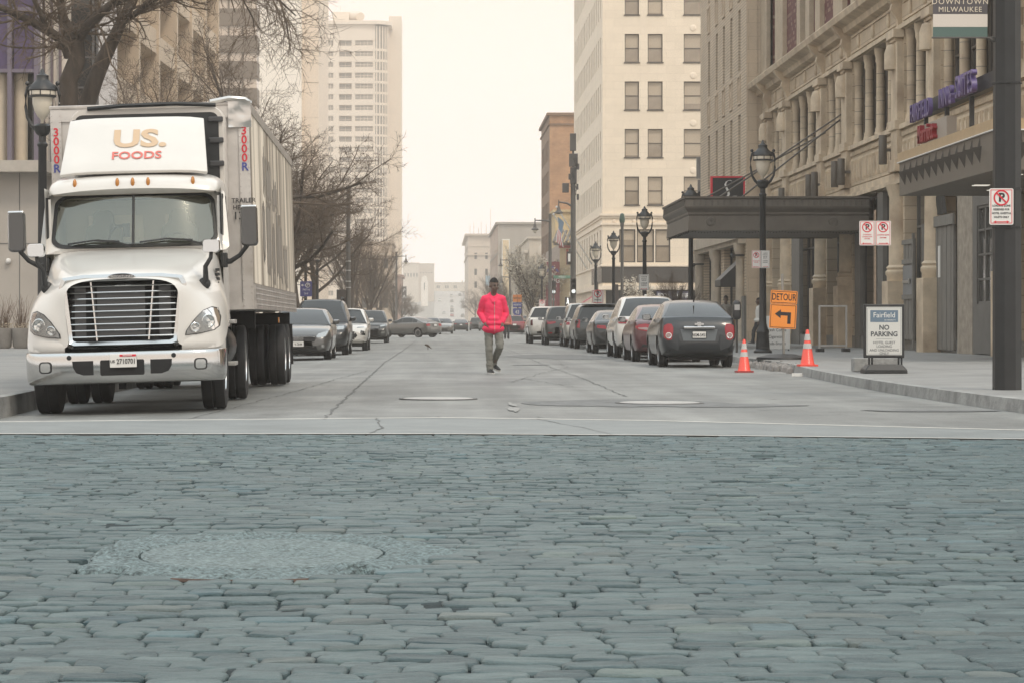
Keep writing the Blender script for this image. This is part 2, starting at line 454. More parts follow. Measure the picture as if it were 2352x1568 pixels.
em.add([gp(.145*math.cos(2*PI*i/28),1.60+.032*math.sin(2*PI*i/28))+Vector((0,-.046,0)) for i in range(28)],[tuple(range(28))],1)
emb = em.build('emblem', [M_chrome, M_black], truck)
text('emblem_lettering','FREIGHTLINER',.042,M_chromes,emb,(0,.107,1.60),bold=.012)
# bumper
bp = []
for x,y in [(-1.17,.62),(-1.165,.36),(-1.12,.17),(-1.0,.07),(-.7,.02),(-.35,.0),(0,-.005),(.35,.0),(.7,.02),(1.0,.07),(1.12,.17),(1.165,.36),(1.17,.62)]:
    nx = x*.012
    bp.append([(x,y+.05,.74),(x*1.0,y+.0,.735),(x*1.004,y-.02,.70),(x*1.004,y-.025,.56),(x*1.0,y-.015,.42),(x*.985,y+.01,.372),(x*.97,y+.06,.365)])
bb = MB(); bb.loft(bp,0,True,False,False)
bumper = bb.build('bumper', M_chrome, truck); sm = bumper.modifiers.new('s','SUBSURF'); sm.levels = 2; sm.render_levels = 2
so_ = bumper.modifiers.new('t','SOLIDIFY'); so_.thickness = .012; so_.offset = -1
bbv = bvh_of([bumper])
ins = MB()
project(ins,bbv,rrect(-.26,.25,.46,.64,.02),'y',-1,.006,2,thick=.0)
project(ins,bbv,[(-.585,.635),(-.34,.635),(-.34,.47),(-.46,.47),(-.54,.50),(-.575,.56)],'y',-1,.006,2,thick=0)
project(ins,bbv,[(.57,.635),(.32,.635),(.32,.47),(.45,.47),(.53,.50),(.565,.56)],'y',-1,.006,2,thick=0)
for x in (-.62,.59): project(ins,bbv,ell(x,.675,.028,.028),'y',-1,.006,1,thick=0)
ins.build('bumper_openings', M_dark, truck)
for s in (-1,1):
    f = MB(); project(f,bbv,rrect(s*.90-.075,s*.90+.075,.50,.635,.04),'y',-1,.010,2,0)
    project(f,bbv,rrect(s*.90-.058,s*.90+.058,.515,.62,.03),'y',-1,.016,2,1,thick=0)
    f.build('fog_lamp', [M_black, mat('fog_lens',(.45,.46,.45),.15,metal=.6)], truck)
pl = MB().box(-.145,.165,-.06,-.045,.55,.705); 
plate = pl.build('number_plate', M_white, truck, bevel=.006)
b = MB(); b.box(-.03,.16,-.063,-.0595,.675,.70,0); b.build('plate_header', M_red, plate)
text('plate_heading','INDIANA',.026,M_white,plate,(.06,-.0645,.687),bold=.01)
text('plate_number','2710701',.082,M_ink,plate,(.045,-.0625,.618),bold=.01,width=.78)
text('plate_letters','US',.045,M_ink,plate,(-.112,-.0625,.62),bold=.008)
# lower fender strip and headlights
for s in (-1,1):
    f = MB()
    f.loft([[(s*x,y+d,z) for d,z in ((0,.735),(-.012,.76),(-.012,.83),(.01,.875+(x-.7)*.16),(.06,.875+(x-.7)*.16))] for x,y in ((.68,.13),(.8,.14),(.95,.20),(1.06,.29),(1.13,.42),(1.165,.60))],0,True,False,False)
    f.build('fender_skirt', M_twhite, truck)
    hp = [(s*.735,.905),(s*.745,.955),(s*.84,1.085),(s*.93,1.175),(s*1.02,1.215),(s*1.085,1.20),(s*1.115,1.10),(s*1.105,1.0),(s*1.05,.955),(s*.9,.92)]
    cxm = sum(p[0] for p in hp)/len(hp); czm = sum(p[1] for p in hp)/len(hp)
    h = MB(); project(h,hbv,[(cxm+(a-cxm)*1.07,czm+(b-czm)*1.07) for a,b in hp],'y',-1,.003,3,0,thick=.0); h.build('headlight_gasket', M_black, truck)
    h = MB(); project(h,hbv,hp,'y',-1,.006,3,0)
    hl = h.build('headlight', mat('headlamp_bowl',(.22,.23,.225),.25,metal=.7), truck)
    for (cx,cz,r_) in ((.985,1.055,.078),(.835,.985,.056)):
        k = MB()
        hit = hbv.ray_cast(Vector((s*cx,-5,cz)),Vector((0,1,0)))[0]
        yy = hit.y-.016
        M = Matrix.Translation((s*cx,yy,cz))@Matrix.Rotation(PI/2,4,'X')@Matrix.Rotation(R(18*s),4,'Y')
        k.lathe([(r_*1.05,-.01),(r_*1.05,.016),(r_*.92,.02),(r_*.86,.004),(r_*.35,-.004),(r_*.3,.012),(.001,.016)],20,0,M)
        k.build('reflector', mat('lamp_reflector',(.62,.63,.62),.12,metal=.95), hl)
    l = MB(); project(l,hbv,hp,'y',-1,.034,3,0,thick=.03); l.build('lens', M_lens, hl)
    a = MB(); project(a,hbv,[(s*1.02,1.205),(s*1.08,1.195),(s*1.105,1.10),(s*1.07,1.09)],'y',-1,.02,1,0,thick=0); a.build('turn_lamp', mat('pale_amber',(.5,.3,.2),.25), hl)
    # hood side vent and hood mirror
    v = MB()
    for k in range(4):
        z0 = 1.50+.055*k; v.box(s*1.035-.012,s*1.035+.03*s if s>0 else s*1.035+.012, 1.30+.02*k,1.58,z0,z0+.03)
    v.build('side_vent', M_black, truck)
    m = MB(); m.tube([(s*.93,.62,1.50),(s*.95,.60,1.56),(s*.955,.52,1.70),(s*1.02,.50,1.80),(s*1.03,.52,1.88)],[.045,.035,.028,.024,.022],8)
    m.lathe([(.075,0),(.07,.03),(.03,.05)],14,0,Matrix.Translation((s*.93,.63,1.50))@Matrix.Rotation(PI/2,4,'X'))
    hm_ = m.build('hood_mirror', M_black, truck)
    c = MB(); zc = 1.94; c.loft([[(s*1.03+x*f,.50+d,zc+z*f2) for x,z in rrect(-.105,.105,-.08,.08,.04)] for f,f2,d in ((.9,.88,-.05),(1,1,-.02),(1,1,.02),(.8,.75,.06),(.3,.3,.08))],0,True,True)
    c.build('mirror_shell', M_chrome, hm_)
    # door mirror on a bent arm
    m = MB(); m.tube([(s*1.08,2.02,1.80),(s*1.18,1.95,1.79),(s*1.30,1.86,1.86),(s*1.40,1.82,1.98)],[.05,.035,.03,.03],8)
    m.box(s*1.1-.04,s*1.1+.04,1.94,2.12,1.72,1.9)
    dm = m.build('door_mirror', M_black, truck, bevel=.01)
    c = MB(); c.loft([[(s*1.43+x*f,1.82+d,2.22+z*f2) for x,z in rrect(-.105,.105,-.25,.25,.05)] for f,f2,d in ((.82,.92,-.09),(1,1,-.05),(1,1,.05),(.95,.97,.07))],0,True,True)
    c.build('mirror_shell', mat('mirror_housing',(.06,.058,.056),.25,coat=.5), dm)
    c = MB(); c.box(s*1.43-.10,s*1.43+.10,1.73,1.80,2.44,2.475); c.build('mirror_cap', M_chromes, dm, bevel=.02)
# cab
def WS(u, v, off=0): return Vector((u*(1.045-.05*v), 1.74+.26*v+.20*u*u-off, 2.0+.665*v))
def wring(a, b, o0, o1, mb, mi=0):
    ra = rrect(-a[0],a[0],a[1],a[2],a[3],6); rb = rrect(-b[0],b[0],b[1],b[2],b[3],6)
    mb.loft([[WS(x,z,o0) for x,z in ra],[WS(x,z,o1) for x,z in rb]],mi,True,False)
cabm = MB()
wring((.985,.02,.98,.17),(1.12,-.10,1.08,.10),.0,.02,cabm)
ca = cabm.build('windscreen_surround', M_twhite, truck)
k = MB(); wring((.955,.06,.95,.15),(.99,.0,1.0,.19),.022,.022,k); wring((.955,.06,.95,.15),(.945,.07,.94,.15),.022,.0,k); wring((.99,.0,1.0,.19),(.995,-.01,1.01,.19),.022,.0,k)
k.tube([WS(0,v,.02) for v in (.03,.3,.6,.97)],.018,6)
k.build('windscreen_seal', M_black, truck)
w = MB(); rr1 = [[WS(u,v,.006) for u in np.linspace(-.96,.96,13)] for v in np.linspace(.05,.95,7)]
w.loft(rr1,0,True,False,False); w.build('windscreen', M_wind, truck)
w = MB()
for s in (-1,1):
    sd = Vector((s,0,0))
    U = Vector((0,1,0)) if s > 0 else Vector((0,-1,0))
    O = (s*1.09,1.9,1.0) if s > 0 else (s*1.09,3.15,1.0)
    hole = (.12,.92,1.02,1.62) if s > 0 else (.33,1.13,1.02,1.62)
    facade(w,O,U,1.25,1.75,[hole],.06)
w.box(-1.09,1.09,3.14,3.2,1.0,2.75); w.box(-1.085,1.085,1.9,3.14,.98,1.05)
w.build('cab_shell', M_twhite, truck)
for s in (-1,1):
    d = MB(); d.quad((s*1.055,2.02,2.02),(s*1.055,2.82,2.02),(s*1.055,2.82,2.62),(s*1.055,2.02,2.62)); dw = d.build('door_window', M_wind, truck)
    d = MB()
    for a in ((2.0,2.06,2.0,2.64),(2.78,2.84,2.0,2.64),(2.06,2.78,2.0,2.05),(2.06,2.78,2.59,2.64)): d.box(min(s*1.06,s*1.10),max(s*1.06,s*1.10),*a[:2],*a[2:])
    d.build('window_frame', M_black, dw)
# roof cap with the five marker lamps
rc = []
for y,z0,z1,xw in ((1.86,2.66,2.70,1.02),(1.90,2.66,2.80,1.05),(2.02,2.66,2.88,1.07),(2.3,2.66,2.93,1.08),(2.8,2.66,2.95,1.09),(3.2,2.66,2.93,1.09)):
    rc.append([(-xw,y+.14,z0),(-xw,y+.12,(z0+z1)/2),(-xw+.06,y+.08,z1-.03),(-.7,y+.04,z1+.01),(0,y,z1+.03),(.7,y+.04,z1+.01),(xw-.06,y+.08,z1-.03),(xw,y+.12,(z0+z1)/2),(xw,y+.14,z0)])
r = MB(); r.loft(rc,0,True,True,False); roof = r.build('roof_cap', M_twhite, truck); md = roof.modifiers.new('s','SUBSURF'); md.levels = 2; md.render_levels = 2
rbv = bvh_of([roof])
for x in (-.72,-.19,0,.19,.74):
    h = rbv.ray_cast(Vector((x,-5,2.80)),Vector((0,1,0)))[0]; y0 = h.y if h else 1.95
    l = MB(); l.ball((x,y0-.004,2.80),(.026,.035,.062),12); l.build('marker_lamp', M_amber, truck)
# wipers, cab interior
k = MB()
for s,x0 in ((-1,-.78),(1,.08)):
    k.tube([WS(x0,.075,.05),WS(x0+.3,.13,.05),WS(x0+.62,.10,.05)],.012,5); k.tube([WS(x0+.75,.01,.05),WS(x0+.55,.10,.055),WS(x0+.33,.13,.055)],.014,5)
k.build('wipers', M_black, truck)
it = MB(); it.box(-.98,.98,3.06,3.12,1.3,2.64,0); it.box(-1.0,1.0,1.95,2.35,1.75,1.99,1); it.box(-1.0,1.0,2.0,3.1,2.66,2.68,0)
it.box(-.68,.02,3.045,3.055,2.10,2.45,2); it.box(.30,.68,3.045,3.055,2.10,2.45,2)
it.build('cab_interior', [mat('cab_trim',(.56,.51,.44),.8), mat('dash_top',(.42,.42,.37),.8), mat('cab_panel_light',(.80,.71,.58),.7)], truck)
for x in (-.46,.5):
    st = MB(); st.loft([[(x+dx*f,2.78+dy,z) for dx,dy in ((-.24,-.07),(.24,-.07),(.24,.1),(-.24,.1))] for f,z in ((1,1.6),(1,2.1),(.92,2.28),(.55,2.33),(.5,2.46),(.3,2.5))],0,True,True)
    st.build('seat', mat('seat_cloth',(.20,.20,.18),.9), truck, bevel=.03)
sw = MB(); sw.loft([[Vector((.50+ (.20+.018*math.cos(b_))*math.cos(a),2.28+.018*math.sin(b_)+.10*math.sin(a),2.03+(.20+.018*math.cos(b_))*.75*math.sin(a))) for b_ in [2*PI*j/6 for j in range(6)]] for a in [2*PI*i/24 for i in range(25)]],0,True,False)
sw.build('steering_wheel', M_black, truck)
ph = MB(); ph.tube([(-.40,2.12,1.95),(-.34,2.10,2.08),(-.30,2.06,2.22),(-.29,2.06,2.30)],.018,6); ph.tube([(-.30,2.06,2.20),(-.22,2.05,2.27),(-.10,2.05,2.27)],.022,6); ph.box(-.15,-.06,2.03,2.05,2.13,2.30)
ph.build('phone_mount', M_black, truck)
# roof deflector
dm_ = MB(); fr = [(-.93,2.95),(.93,2.95),(.86,3.66),(-.84,3.66)]
def dfp(x, z): return Vector((x, 2.02+(z-2.95)*.95+.10*x*x, z))
gr_ = []
for v in np.linspace(0,1,6):
    row = []
    for u in np.linspace(-1,1,11):
        x = u*(.92-.07*v); z = 2.95+.73*v-(.03*abs(u)**6)
        row.append(dfp(x,z))
    gr_.append(row)
dm_.loft(gr_,0,True,False,False)
df = dm_.build('roof_deflector', M_twhite, truck); s_ = df.modifiers.new('t','SOLIDIFY'); s_.thickness = .05; s_.offset = -1
b_ = df.modifiers.new('b','BEVEL'); b_.width = .012; b_.segments = 2; b_.limit_method = 'ANGLE'
tilt = Matrix.Rotation(-math.atan(.95),4,'X')
def deco(name, txt, size, m, x, z, **kw):
    me = text_mesh(txt, size, depth=.003, **kw); me.materials.clear(); me.materials.append(m); me.transform(MY)
    for v in me.vertices:
        zz = z+v.co.z*.72; xx = x+v.co.x; p = dfp(xx,zz); v.co = p+Vector((0,-.008+v.co.y,.004))
    link(name, me, df)
deco('logo_lettering','US.',.44,mat('logo_tan',(.55,.40,.26),.5),.06,3.37,bold=.035,width=1.12)
deco('logo_lettering','FOODS',.19,mat('logo_red',(.62,.16,.13),.5),.03,3.15,bold=.02,width=1.0)
sp_ = MB()
for s in (-1,1): sp_.box(s*.5-.03,s*.5+.03,2.25,2.6,2.9,3.05)
sp_.box(-.75,.75,2.15,2.25,2.93,2.97); sp_.build('deflector_struts', M_black, truck)
# chassis, tanks, steps, wheels
ch = MB(); ch.box(-.45,-.33,.7,6.4,.62,.92); ch.box(.33,.45,.7,6.4,.62,.92); ch.box(-.9,.9,.95,1.1,.42,.55); ch.box(-.5,.5,.6,2.4,.5,1.0); ch.box(-.9,.9,4.8,5.0,.42,.6); ch.box(-.6,.6,4.2,6.4,.95,1.1); ch.box(-1.05,1.05,2.3,2.5,.5,1.05)
ch.build('chassis', M_dark, truck)
for s in (-1,1):
    tk = MB().lathe([(.001,2.35),(.28,2.36),(.30,2.42),(.30,3.75),(.28,3.8),(.001,3.81)],20,0,Matrix.Translation((s*.84,0,.74))@Matrix.Rotation(-PI/2,4,'X'))
    tk.build('fuel_tank', mat('tank_dark',(.03,.03,.032),.35,metal=.4), truck)
    for z in (.50,1.02):
        MB().box(min(s*.98,s*1.2),max(s*.98,s*1.2),2.15,2.75,z,z+.05).build('step', mat('step_alloy',(.5,.49,.47),.4,metal=.7,var=.15,scale=20), truck, bevel=.008)
    wheel_parts(truck, s*.99, 1.18, .50, .50, .29, s, .58, 8, rm=M_chromes, name='steer_wheel')
    for dx in (.75,1.08): wheel_parts(truck, s*dx, 4.9, .50, .50, .27, s, .56, 6, rim=dx > 1, rm=M_chromes, name='drive_wheel')
# trailer
tr = link('trailer', None, truck); tr.location = (.13,4.9,0); tr.rotation_euler = (0,0,R(-1.3)); tr.empty_display_size = .2
TM = Matrix.Translation((0,-4.9,0))
y0, y1, xt, zb, zt = 3.55, 14.7, 1.295, 1.2, 3.87
def TB(name, mb, mats, bevel=0, parent=None): 
    mb.v = [tuple(TM @ Vector(p)) for p in mb.v]; return mb.build(name, mats, parent or tr, bevel=bevel)
b = MB(); b.box(-xt+.02,xt-.02,y0+.02,y1-.02,zb+.02,zt-.02); TB('trailer_body', b, M_alu)
b = MB(); b.box(-xt,xt,y0,y0+.012,zb,zt); 
for s in (-1,1):
    b.box(s*xt-(.14 if s>0 else 0), s*xt+(0 if s>0 else .14), y0-.03,y0-.002,zb,zt,0)
b.box(-xt+.14,xt-.14,y0-.025,y0-.002,zt-.16,zt,0); b.box(-xt+.14,xt-.14,y0-.025,y0-.002,zb,zb+.1,0)
for s in (-1,1):
    for k in range(34):
        for dx in (.02,.125): b.ball((s*(xt-dx),y0-.031,zb+.05+k*.082),.009,6)
TB('front_panel', b, M_alu, 0)
b = MB(); b.box(-xt-.012,xt+.012,y0-.04,y1,zt,zt+.05); TB('roof_rail', b, mat('rail_alloy',(.45,.42,.39),.4,metal=.5,var=.2,scale=4), .012)
b = MB(); rs = random.Random(4)
n = 150
for i in range(n):
    a = y0+(y1-y0)*i/n; c = y0+(y1-y0)*(i+.5)/n; d_ = y0+(y1-y0)*(i+1)/n
    b.quad((xt+.002,a,zb+.34),(xt+.016,c,zb+.34),(xt+.016,c,zt-.10),(xt+.002,a,zt-.10)); b.quad((xt+.016,c,zb+.34),(xt+.002,d_,zb+.34),(xt+.002,d_,zt-.10),(xt+.016,c,zt-.10))
TB('side_panel', b, M_side)
b = MB(); b.box(xt,xt+.03,y0,y1,zb,zb+.33); b.box(xt,xt+.028,y0,y1,zt-.1,zt); b.box(-xt-.03,-xt,y0,y1,zb,zb+.33)
for k in range(110):
    for dz in (.06,.13,.20,.27): b.ball((xt+.03,y0+.05+k*.1,zb+dz),.012,6)
TB('side_rails', b, mat('rail_alloy',(.45,.42,.39),.4))
b = MB()
for (ya,yb,za,zb_) in ((6.0,6.5,2.9,3.45),(6.7,7.9,2.75,3.3),(8.2,9.4,2.7,3.1),(5.6,6.2,1.95,2.7),(6.5,7.6,1.75,2.75),(7.9,8.6,1.7,2.4),(9.0,10.6,1.75,2.6),(11,12.2,1.7,2.3)):
    m_ = 7
    for i in range(m_):
        p = ya+(yb-ya)*i/m_; q = ya+(yb-ya)*(i+1)/m_; j0 = rs.uniform(-.12,.12); j1 = rs.uniform(-.12,.12)
        b.quad((xt+.019,p,za+j0),(xt+.019,q,za+j0),(xt+.019,q,zb_+j1),(xt+.019,p,zb_+j1))
TB('faded_graphic', b, M_ghost)
# nose refrigeration unit
b = MB(); b.loft([[(x*f,y0-.45+d,z) for x,z in rrect(-.98,1.0,2.35,3.82,.16)] for f,d in ((.98,0),(1,.03),(1,.44))],0,True,True)
ru = TB('cooling_unit', b, mat('unit_housing',(.60,.56,.51),.4))
b = MB(); b.add([(x,y0-.462,z) for x,z in rrect(-.92,.93,2.45,3.75,.10)],[tuple(range(20))]); 
b.tube([(-.75,y0-.46,3.83),(-.3,y0-.5,3.855),(.4,y0-.5,3.865),(.9,y0-.46,3.84)],.03,6)
gm = TB('unit_grille', b, M_black, parent=ru)
for z in (2.75,3.05,3.35,3.62):
    for a_,c_ in ((.80,.99),(-.95,-.8)): b = MB().box(a_,c_,y0-.50,y0-.44,z,z+.07); TB('unit_slat', b, mat('slat_dark',(.05,.05,.052),.35), .015, parent=ru)
b = MB(); rs = random.Random(9)
Mx = Matrix.Translation((xt-.13,y0-.03,zt-.12))
vs = []; 
for i in range(7):
    for j in range(8):
        vs.append(Mx@Vector((-.14+.30*i/6, -.01+rs.uniform(-.022,.012), .17-.34*j/7)))
b.add(vs,[(i*8+j,i*8+j+1,(i+1)*8+j+1,(i+1)*8+j) for i in range(6) for j in range(7)],0,True)
b.tube([(xt-.5,y0-.03,zt+.05),(xt-.25,y0-.05,zt+.09),(xt-.05,y0-.05,zt+.07),(xt+.02,y0,zt+.02)],.035,6,smooth=True)
TB('foil_patch', b, mat('crumpled_foil',(.60,.58,.55),.3,metal=.9))
lm = [M_red, M_blue, M_ink]
for s,zz,xx in ((1,3.53,xt-.07),(-1,3.57,-xt+.07)):
    b = MB()
    for i,ch_ in enumerate('3000R'): mb_text(b, ch_, .15, (xx,y0-.034,zz-.118*i), 1 if ch_=='R' else 0, bold=.02)
    TB('number_lettering', b, lm)
b = MB()
mb_text(b,'TRAILER',.085,(xt-.10,y0-.034,2.62),2,bold=.01); mb_text(b,'HEIGHT',.08,(xt-.10,y0-.034,2.53),2,bold=.01); mb_text(b,"13'6\"",.14,(xt-.10,y0-.034,2.42),2,bold=.01)
TB('height_lettering', b, lm)
b = MB(); b.box(-.4,.4,4.5,14.4,.95,1.2); b.box(-1.1,1.1,6.6,6.8,.95,1.2); b.box(-.9,.9,12.1,12.3,.45,.6); b.box(-.9,.9,13.4,13.6,.45,.6); b.box(-1.2,1.2,14.55,14.7,.55,1.2)
b.box(.95,1.25,14.5,14.53,.3,1.0); b.box(.7,.8,6.0,6.1,.15,1.1); b.box(-.8,-.7,6.0,6.1,.15,1.1)
TB('trailer_chassis', b, M_dark)
for s in (-1,1):
    for yy in (12.2,13.5):
        for dx in (.78,1.11): wheel_parts(tr, s*dx, yy-4.9, .50, .50, .27, s, .56, 6, rim=dx>1, rm=M_chromes, name='trailer_wheel')
b = MB(); b.box(xt+.03,xt+.045,8.6,8.75,1.02,1.1); TB('side_marker', b, M_amber)
# ================================================================ people
M_skin = mat('dark_skin', (.14,.096,.074), .5, var=.08, scale=20); M_hoodie = mat('hoodie_coral', (.82,.04,.115), .85, var=.06, scale=6, bump=.4, bscale=90)
M_chino = mat('khaki_cloth', (.185,.182,.16), .85, var=.1, scale=7, bump=.3, bscale=60); M_hair = mat('short_hair', (.02,.017,.016), .9, var=.3, scale=80, bump=.8, bscale=160); M_shoe = mat('shoe_black', (.02,.021,.022), .6); M_sole = mat('shoe_sole', (.50,.49,.47), .6)
def capsule(mb, a, b, ra, rb, n=12, sx=1.0):
    a = Vector(a); b = Vector(b); d = (b-a); L = d.length; d.normalize(); u = Vector((1,0,0)); u = (u-d*u.dot(d)).normalized() if abs(d.x) < .95 else d.orthogonal().normalized(); v = d.cross(u); rings = []
    for t in (-.95,-.7,-.3): rings.append((a+d*ra*t, ra*math.sqrt(1-t*t)))
    for t in (0,.2,.4,.6,.8,1.0): rings.append((a+d*L*t, ra+(rb-ra)*t))
    for t in (.3,.7,.95): rings.append((b+d*rb*t, rb*math.sqrt(1-t*t)))
    mb.loft([[c+r_*(math.cos(2*PI*k/n)*u*sx+math.sin(2*PI*k/n)*v) for k in range(n)] for c,r_ in rings],0,True,True)
def fuse(mb, name, m, parent, vox=.012, smooth=6, wr=0.0, seed=0, wscale=9, keep=None):
    o = mb.build(name, m, None, recalc=True); md = o.modifiers.new('r','REMESH'); md.mode = 'VOXEL'; md.voxel_size = vox; md.use_smooth_shade = True
    s_ = o.modifiers.new('s','SMOOTH'); s_.iterations = smooth; s_.factor = .5
    me = evaluated_mesh(o); me.name = name; bpy.data.objects.remove(o)
    if not me.materials: me.materials.append(m)
    if wr:
        nm_ = [v.normal.copy() for v in me.vertices]; cs = [v.co.copy() for v in me.vertices]; out = []
        for p, nn in zip(cs, nm_):
            n_ = noise.noise(Vector((p.x*wscale*.8+seed,p.y*wscale*.8,p.z*wscale*1.7)))+.5*noise.noise(Vector((p.x*wscale*2+p.z*14,p.y*wscale*2+seed,p.z*wscale*3)))
            out += list(p+nn*wr*n_)
        me.vertices.foreach_set('co', out); me.update()
    for p in me.polygons: p.use_smooth = True
    return link(name, me, parent)
def person(label, x, y, rz, top, legs, skin, hair, pose, cat='person', detail=True, name='person', z=0, hood=True, hat=None, grp=None):
    "standing height 1.83; the figure faces -Y; +x is its left hand side as the camera sees it on the right"
    t = thing(name, label, cat, (x,y,z), rz, grp)
    hipz = .93; hip = {s: Vector((s*.095,0,hipz)) for s in (-1,1)}; kn = {s: Vector(pose['knee'][s]) for s in (-1,1)}; an = {s: Vector(pose['ankle'][s]) for s in (-1,1)}
    sh = {s: Vector((s*.168,.01,1.445)) for s in (-1,1)}; el = {s: Vector(pose['elbow'][s]) for s in (-1,1)}; wr = {s: Vector(pose['wrist'][s]) for s in (-1,1)}
    hd = Vector(pose['head']); yaw = pose.get('yaw',0)
    b = MB()
    capsule(b,(0,.02,1.0),(0,.015,1.32),.11,.12,14,1.2); capsule(b,(0,.02,1.45),hd+Vector((0,.02,-.07)),.066,.058)
    HM = Matrix.Translation(hd)@Matrix.Rotation(yaw,4,'Z')@Matrix.Rotation(R(pose.get('nod',8)),4,'X')@Matrix.Scale(1.1,4)
    b.ball((0,.012,.03),(.076,.096,.105),16,0,HM); b.ball((0,-.022,-.045),(.058,.068,.075),14,0,HM); b.ball((0,-.045,-.095),(.035,.035,.03),10,0,HM)
    for s in (-1,1):
        b.ball((s*.078,.018,-.01),(.012,.024,.034),8,0,HM); b.ball((s*.030,-.078,.028),(.026,.014,.010),8,0,HM); b.ball((s*.042,-.062,-.03),(.024,.022,.026),8,0,HM)
        capsule(b,hip[s],kn[s],.078,.052); capsule(b,kn[s],an[s],.05,.036); capsule(b,sh[s],el[s],.052,.042); capsule(b,el[s],wr[s],.04,.028)
        hdn = (wr[s]-el[s]).normalized(); side = Vector((-s*.9,-.3,0)).normalized(); pc = wr[s]+hdn*.055
        capsule(b,wr[s],pc,.028,.036)
        for f in range(4):
            o_ = (f-1.5)*.019; base = pc+hdn*.03+Vector((0,o_,0)); mid = base+hdn*(.036-.004*abs(f-1))+side*.012; tip = mid+hdn*.026+side*.022
            capsule(b,base,mid,.0105,.0095,8); capsule(b,mid,tip,.0095,.008,8)
        th = pc+Vector((0,-.034,0)); capsule(b,th,th+hdn*.03+Vector((0,-.022,0))+side*.01,.012,.010,8); capsule(b,th+hdn*.03+Vector((0,-.022,0))+side*.01,th+hdn*.055+Vector((0,-.018,0))+side*.02,.010,.0085,8)
    # nose is placed in head space
    n0 = len(b.v)
    nose = MB(); capsule(nose,(0,-.085,.025),(0,-.102,-.018),.010,.017,8); nose.ball((0,-.082,-.052),(.027,.014,.009),8); nose.ball((0,-.081,-.066),(.024,.013,.009),8)
    b.v = b.v[:]; b.add([HM@Vector(p) for p in nose.v],nose.f,0,True)
    fuse(b,'body',skin,t,.010,3)
    if detail:
        e = MB()
        for s in (-1,1): e.ball((s*.031,-.083,.012),(.013,.008,.007),8,0,HM)
        e.build('eyes', mat('eye_dark',(.03,.025,.022),.2), t)
        bw = MB()
        for s in (-1,1): capsule(bw,HM@Vector((s*.016,-.091,.036)),HM@Vector((s*.048,-.080,.038)),.005,.004,6)
        bw.v = bw.v; bw.build('eyebrows', hair, t)
    h = MB(); rings = []
    for th in np.linspace(0,1.28,8):
        rings.append([HM@Vector((.081*math.sin(th)*math.cos(a),.014+.102*math.sin(th)*math.sin(a)*(1 if math.sin(a) > 0 else .93),.034+.110*math.cos(th)-(.05*max(0,math.sin(a))*math.sin(th)**3))) for a in np.linspace(0,2*PI,20)[:-1]])
    h.loft(rings,0,True,False); h.build('hair', hair, t)
    if hat:
        k = MB(); k.lathe([(.02,.115),(.07,.10),(.095,.06),(.10,.02)],16,0,HM); k.ball((0,-.10,.03),(.07,.07,.012),10,0,HM); k.build('cap', hat, t)
    # trousers
    p = MB(); capsule(p,(0,.015,.98),(0,.01,.90),.135,.14,16,1.12)
    for s in (-1,1):
        capsule(p,hip[s]+Vector((0,0,-.03)),kn[s],.096,.076); capsule(p,kn[s],an[s]+Vector((0,.0,.05)),.077,.066); capsule(p,an[s]+Vector((0,0,.08)),an[s]+Vector((0,-.0,.0)),.068,.072)
    fuse(p,'trousers',legs,t,.012,4,.014,3.1,8.5)
    # shoes
    for s in (-1,1):
        fd = Vector(pose['toe'][s]); a0 = an[s]+Vector((0,0,-.055)); dr = fd.normalized(); sd_ = Vector((dr.y,-dr.x,0)).normalized() if abs(dr.z) < .9 else Vector((1,0,0)); up = sd_.cross(dr).normalized(); up = up if up.z > 0 else -up
        q = MB(); so_ = MB()
        ringf = lambda o_,w,hh,lift: [a0+dr*o_+sd_*w*math.cos(a)+up*(lift+hh*max(math.sin(a),-.0)) for a in np.linspace(0,2*PI,13)[:-1]]
        q.loft([ringf(-.075,.025,.05,-.02),ringf(-.06,.038,.085,-.02),ringf(0,.042,.10,-.02),ringf(.06,.045,.075,-.02),ringf(.12,.05,.055,-.02),ringf(.165,.042,.04,-.02),ringf(.19,.02,.025,-.018)],0,True,True); so = q.build('shoe', M_shoe, t)
        pf = [(-.08,.03),(-.06,.042),(0,.046),(.08,.052),(.13,.054),(.175,.044),(.20,.02)]
        out = [(o_,w) for o_,w in pf]+[(o_,-w) for o_,w in pf[::-1]]
        so_.loft([[a0+dr*o_+sd_*w+up*zz for o_,w in out] for zz in (-.042,-.016)],0,False,True); so_.build('sole', M_sole, so)
    # top
    j = MB(); capsule(j,(0,.015,pose.get('hem',.95)),(0,.015,1.34),.150,.150,18,1.18); capsule(j,(-.10,.015,1.425),(.10,.015,1.425),.088,.088,14); capsule(j,(0,.03,1.42),(0,.035,1.52),.11,.085,14,1.1)
    j.ball((0,-.01,pose.get('hem',.95)-.02),(.222,.185,.11),16)
    for s in (-1,1): capsule(j,sh[s],el[s],.078,.068); capsule(j,el[s],wr[s]-(wr[s]-el[s]).normalized()*.03,.068,.054); capsule(j,(s*.05,.02,1.50),sh[s],.055,.078)
    if hood:
        for a in np.linspace(-2.6,2.6,15):
            pass
        pts = [Vector((.105*math.sin(a),.035+.085*math.cos(a),1.515+.03*math.cos(a)-.05*(1-math.cos(a))*.5)) for a in np.linspace(-2.5,2.5,13)]
        for a,c_ in zip(pts,pts[1:]): capsule(j,a,c_,.036,.036,8)
        for s in (-1,1): capsule(j,(s*.065,-.03,1.475),(s*.012,-.125,1.39),.038,.03,8)
        j.ball((0,.13,1.47),(.12,.06,.09),12)
        capsule(j,(-.10,-.135,.98),(.10,-.135,.98),.05,.05,10); capsule(j,(-.07,-.135,1.06),(.07,-.135,1.06),.045,.045,10)
    jo = fuse(j,'hoodie' if hood else 'jacket',top,t,.012,6,.012,1.7,5.5)
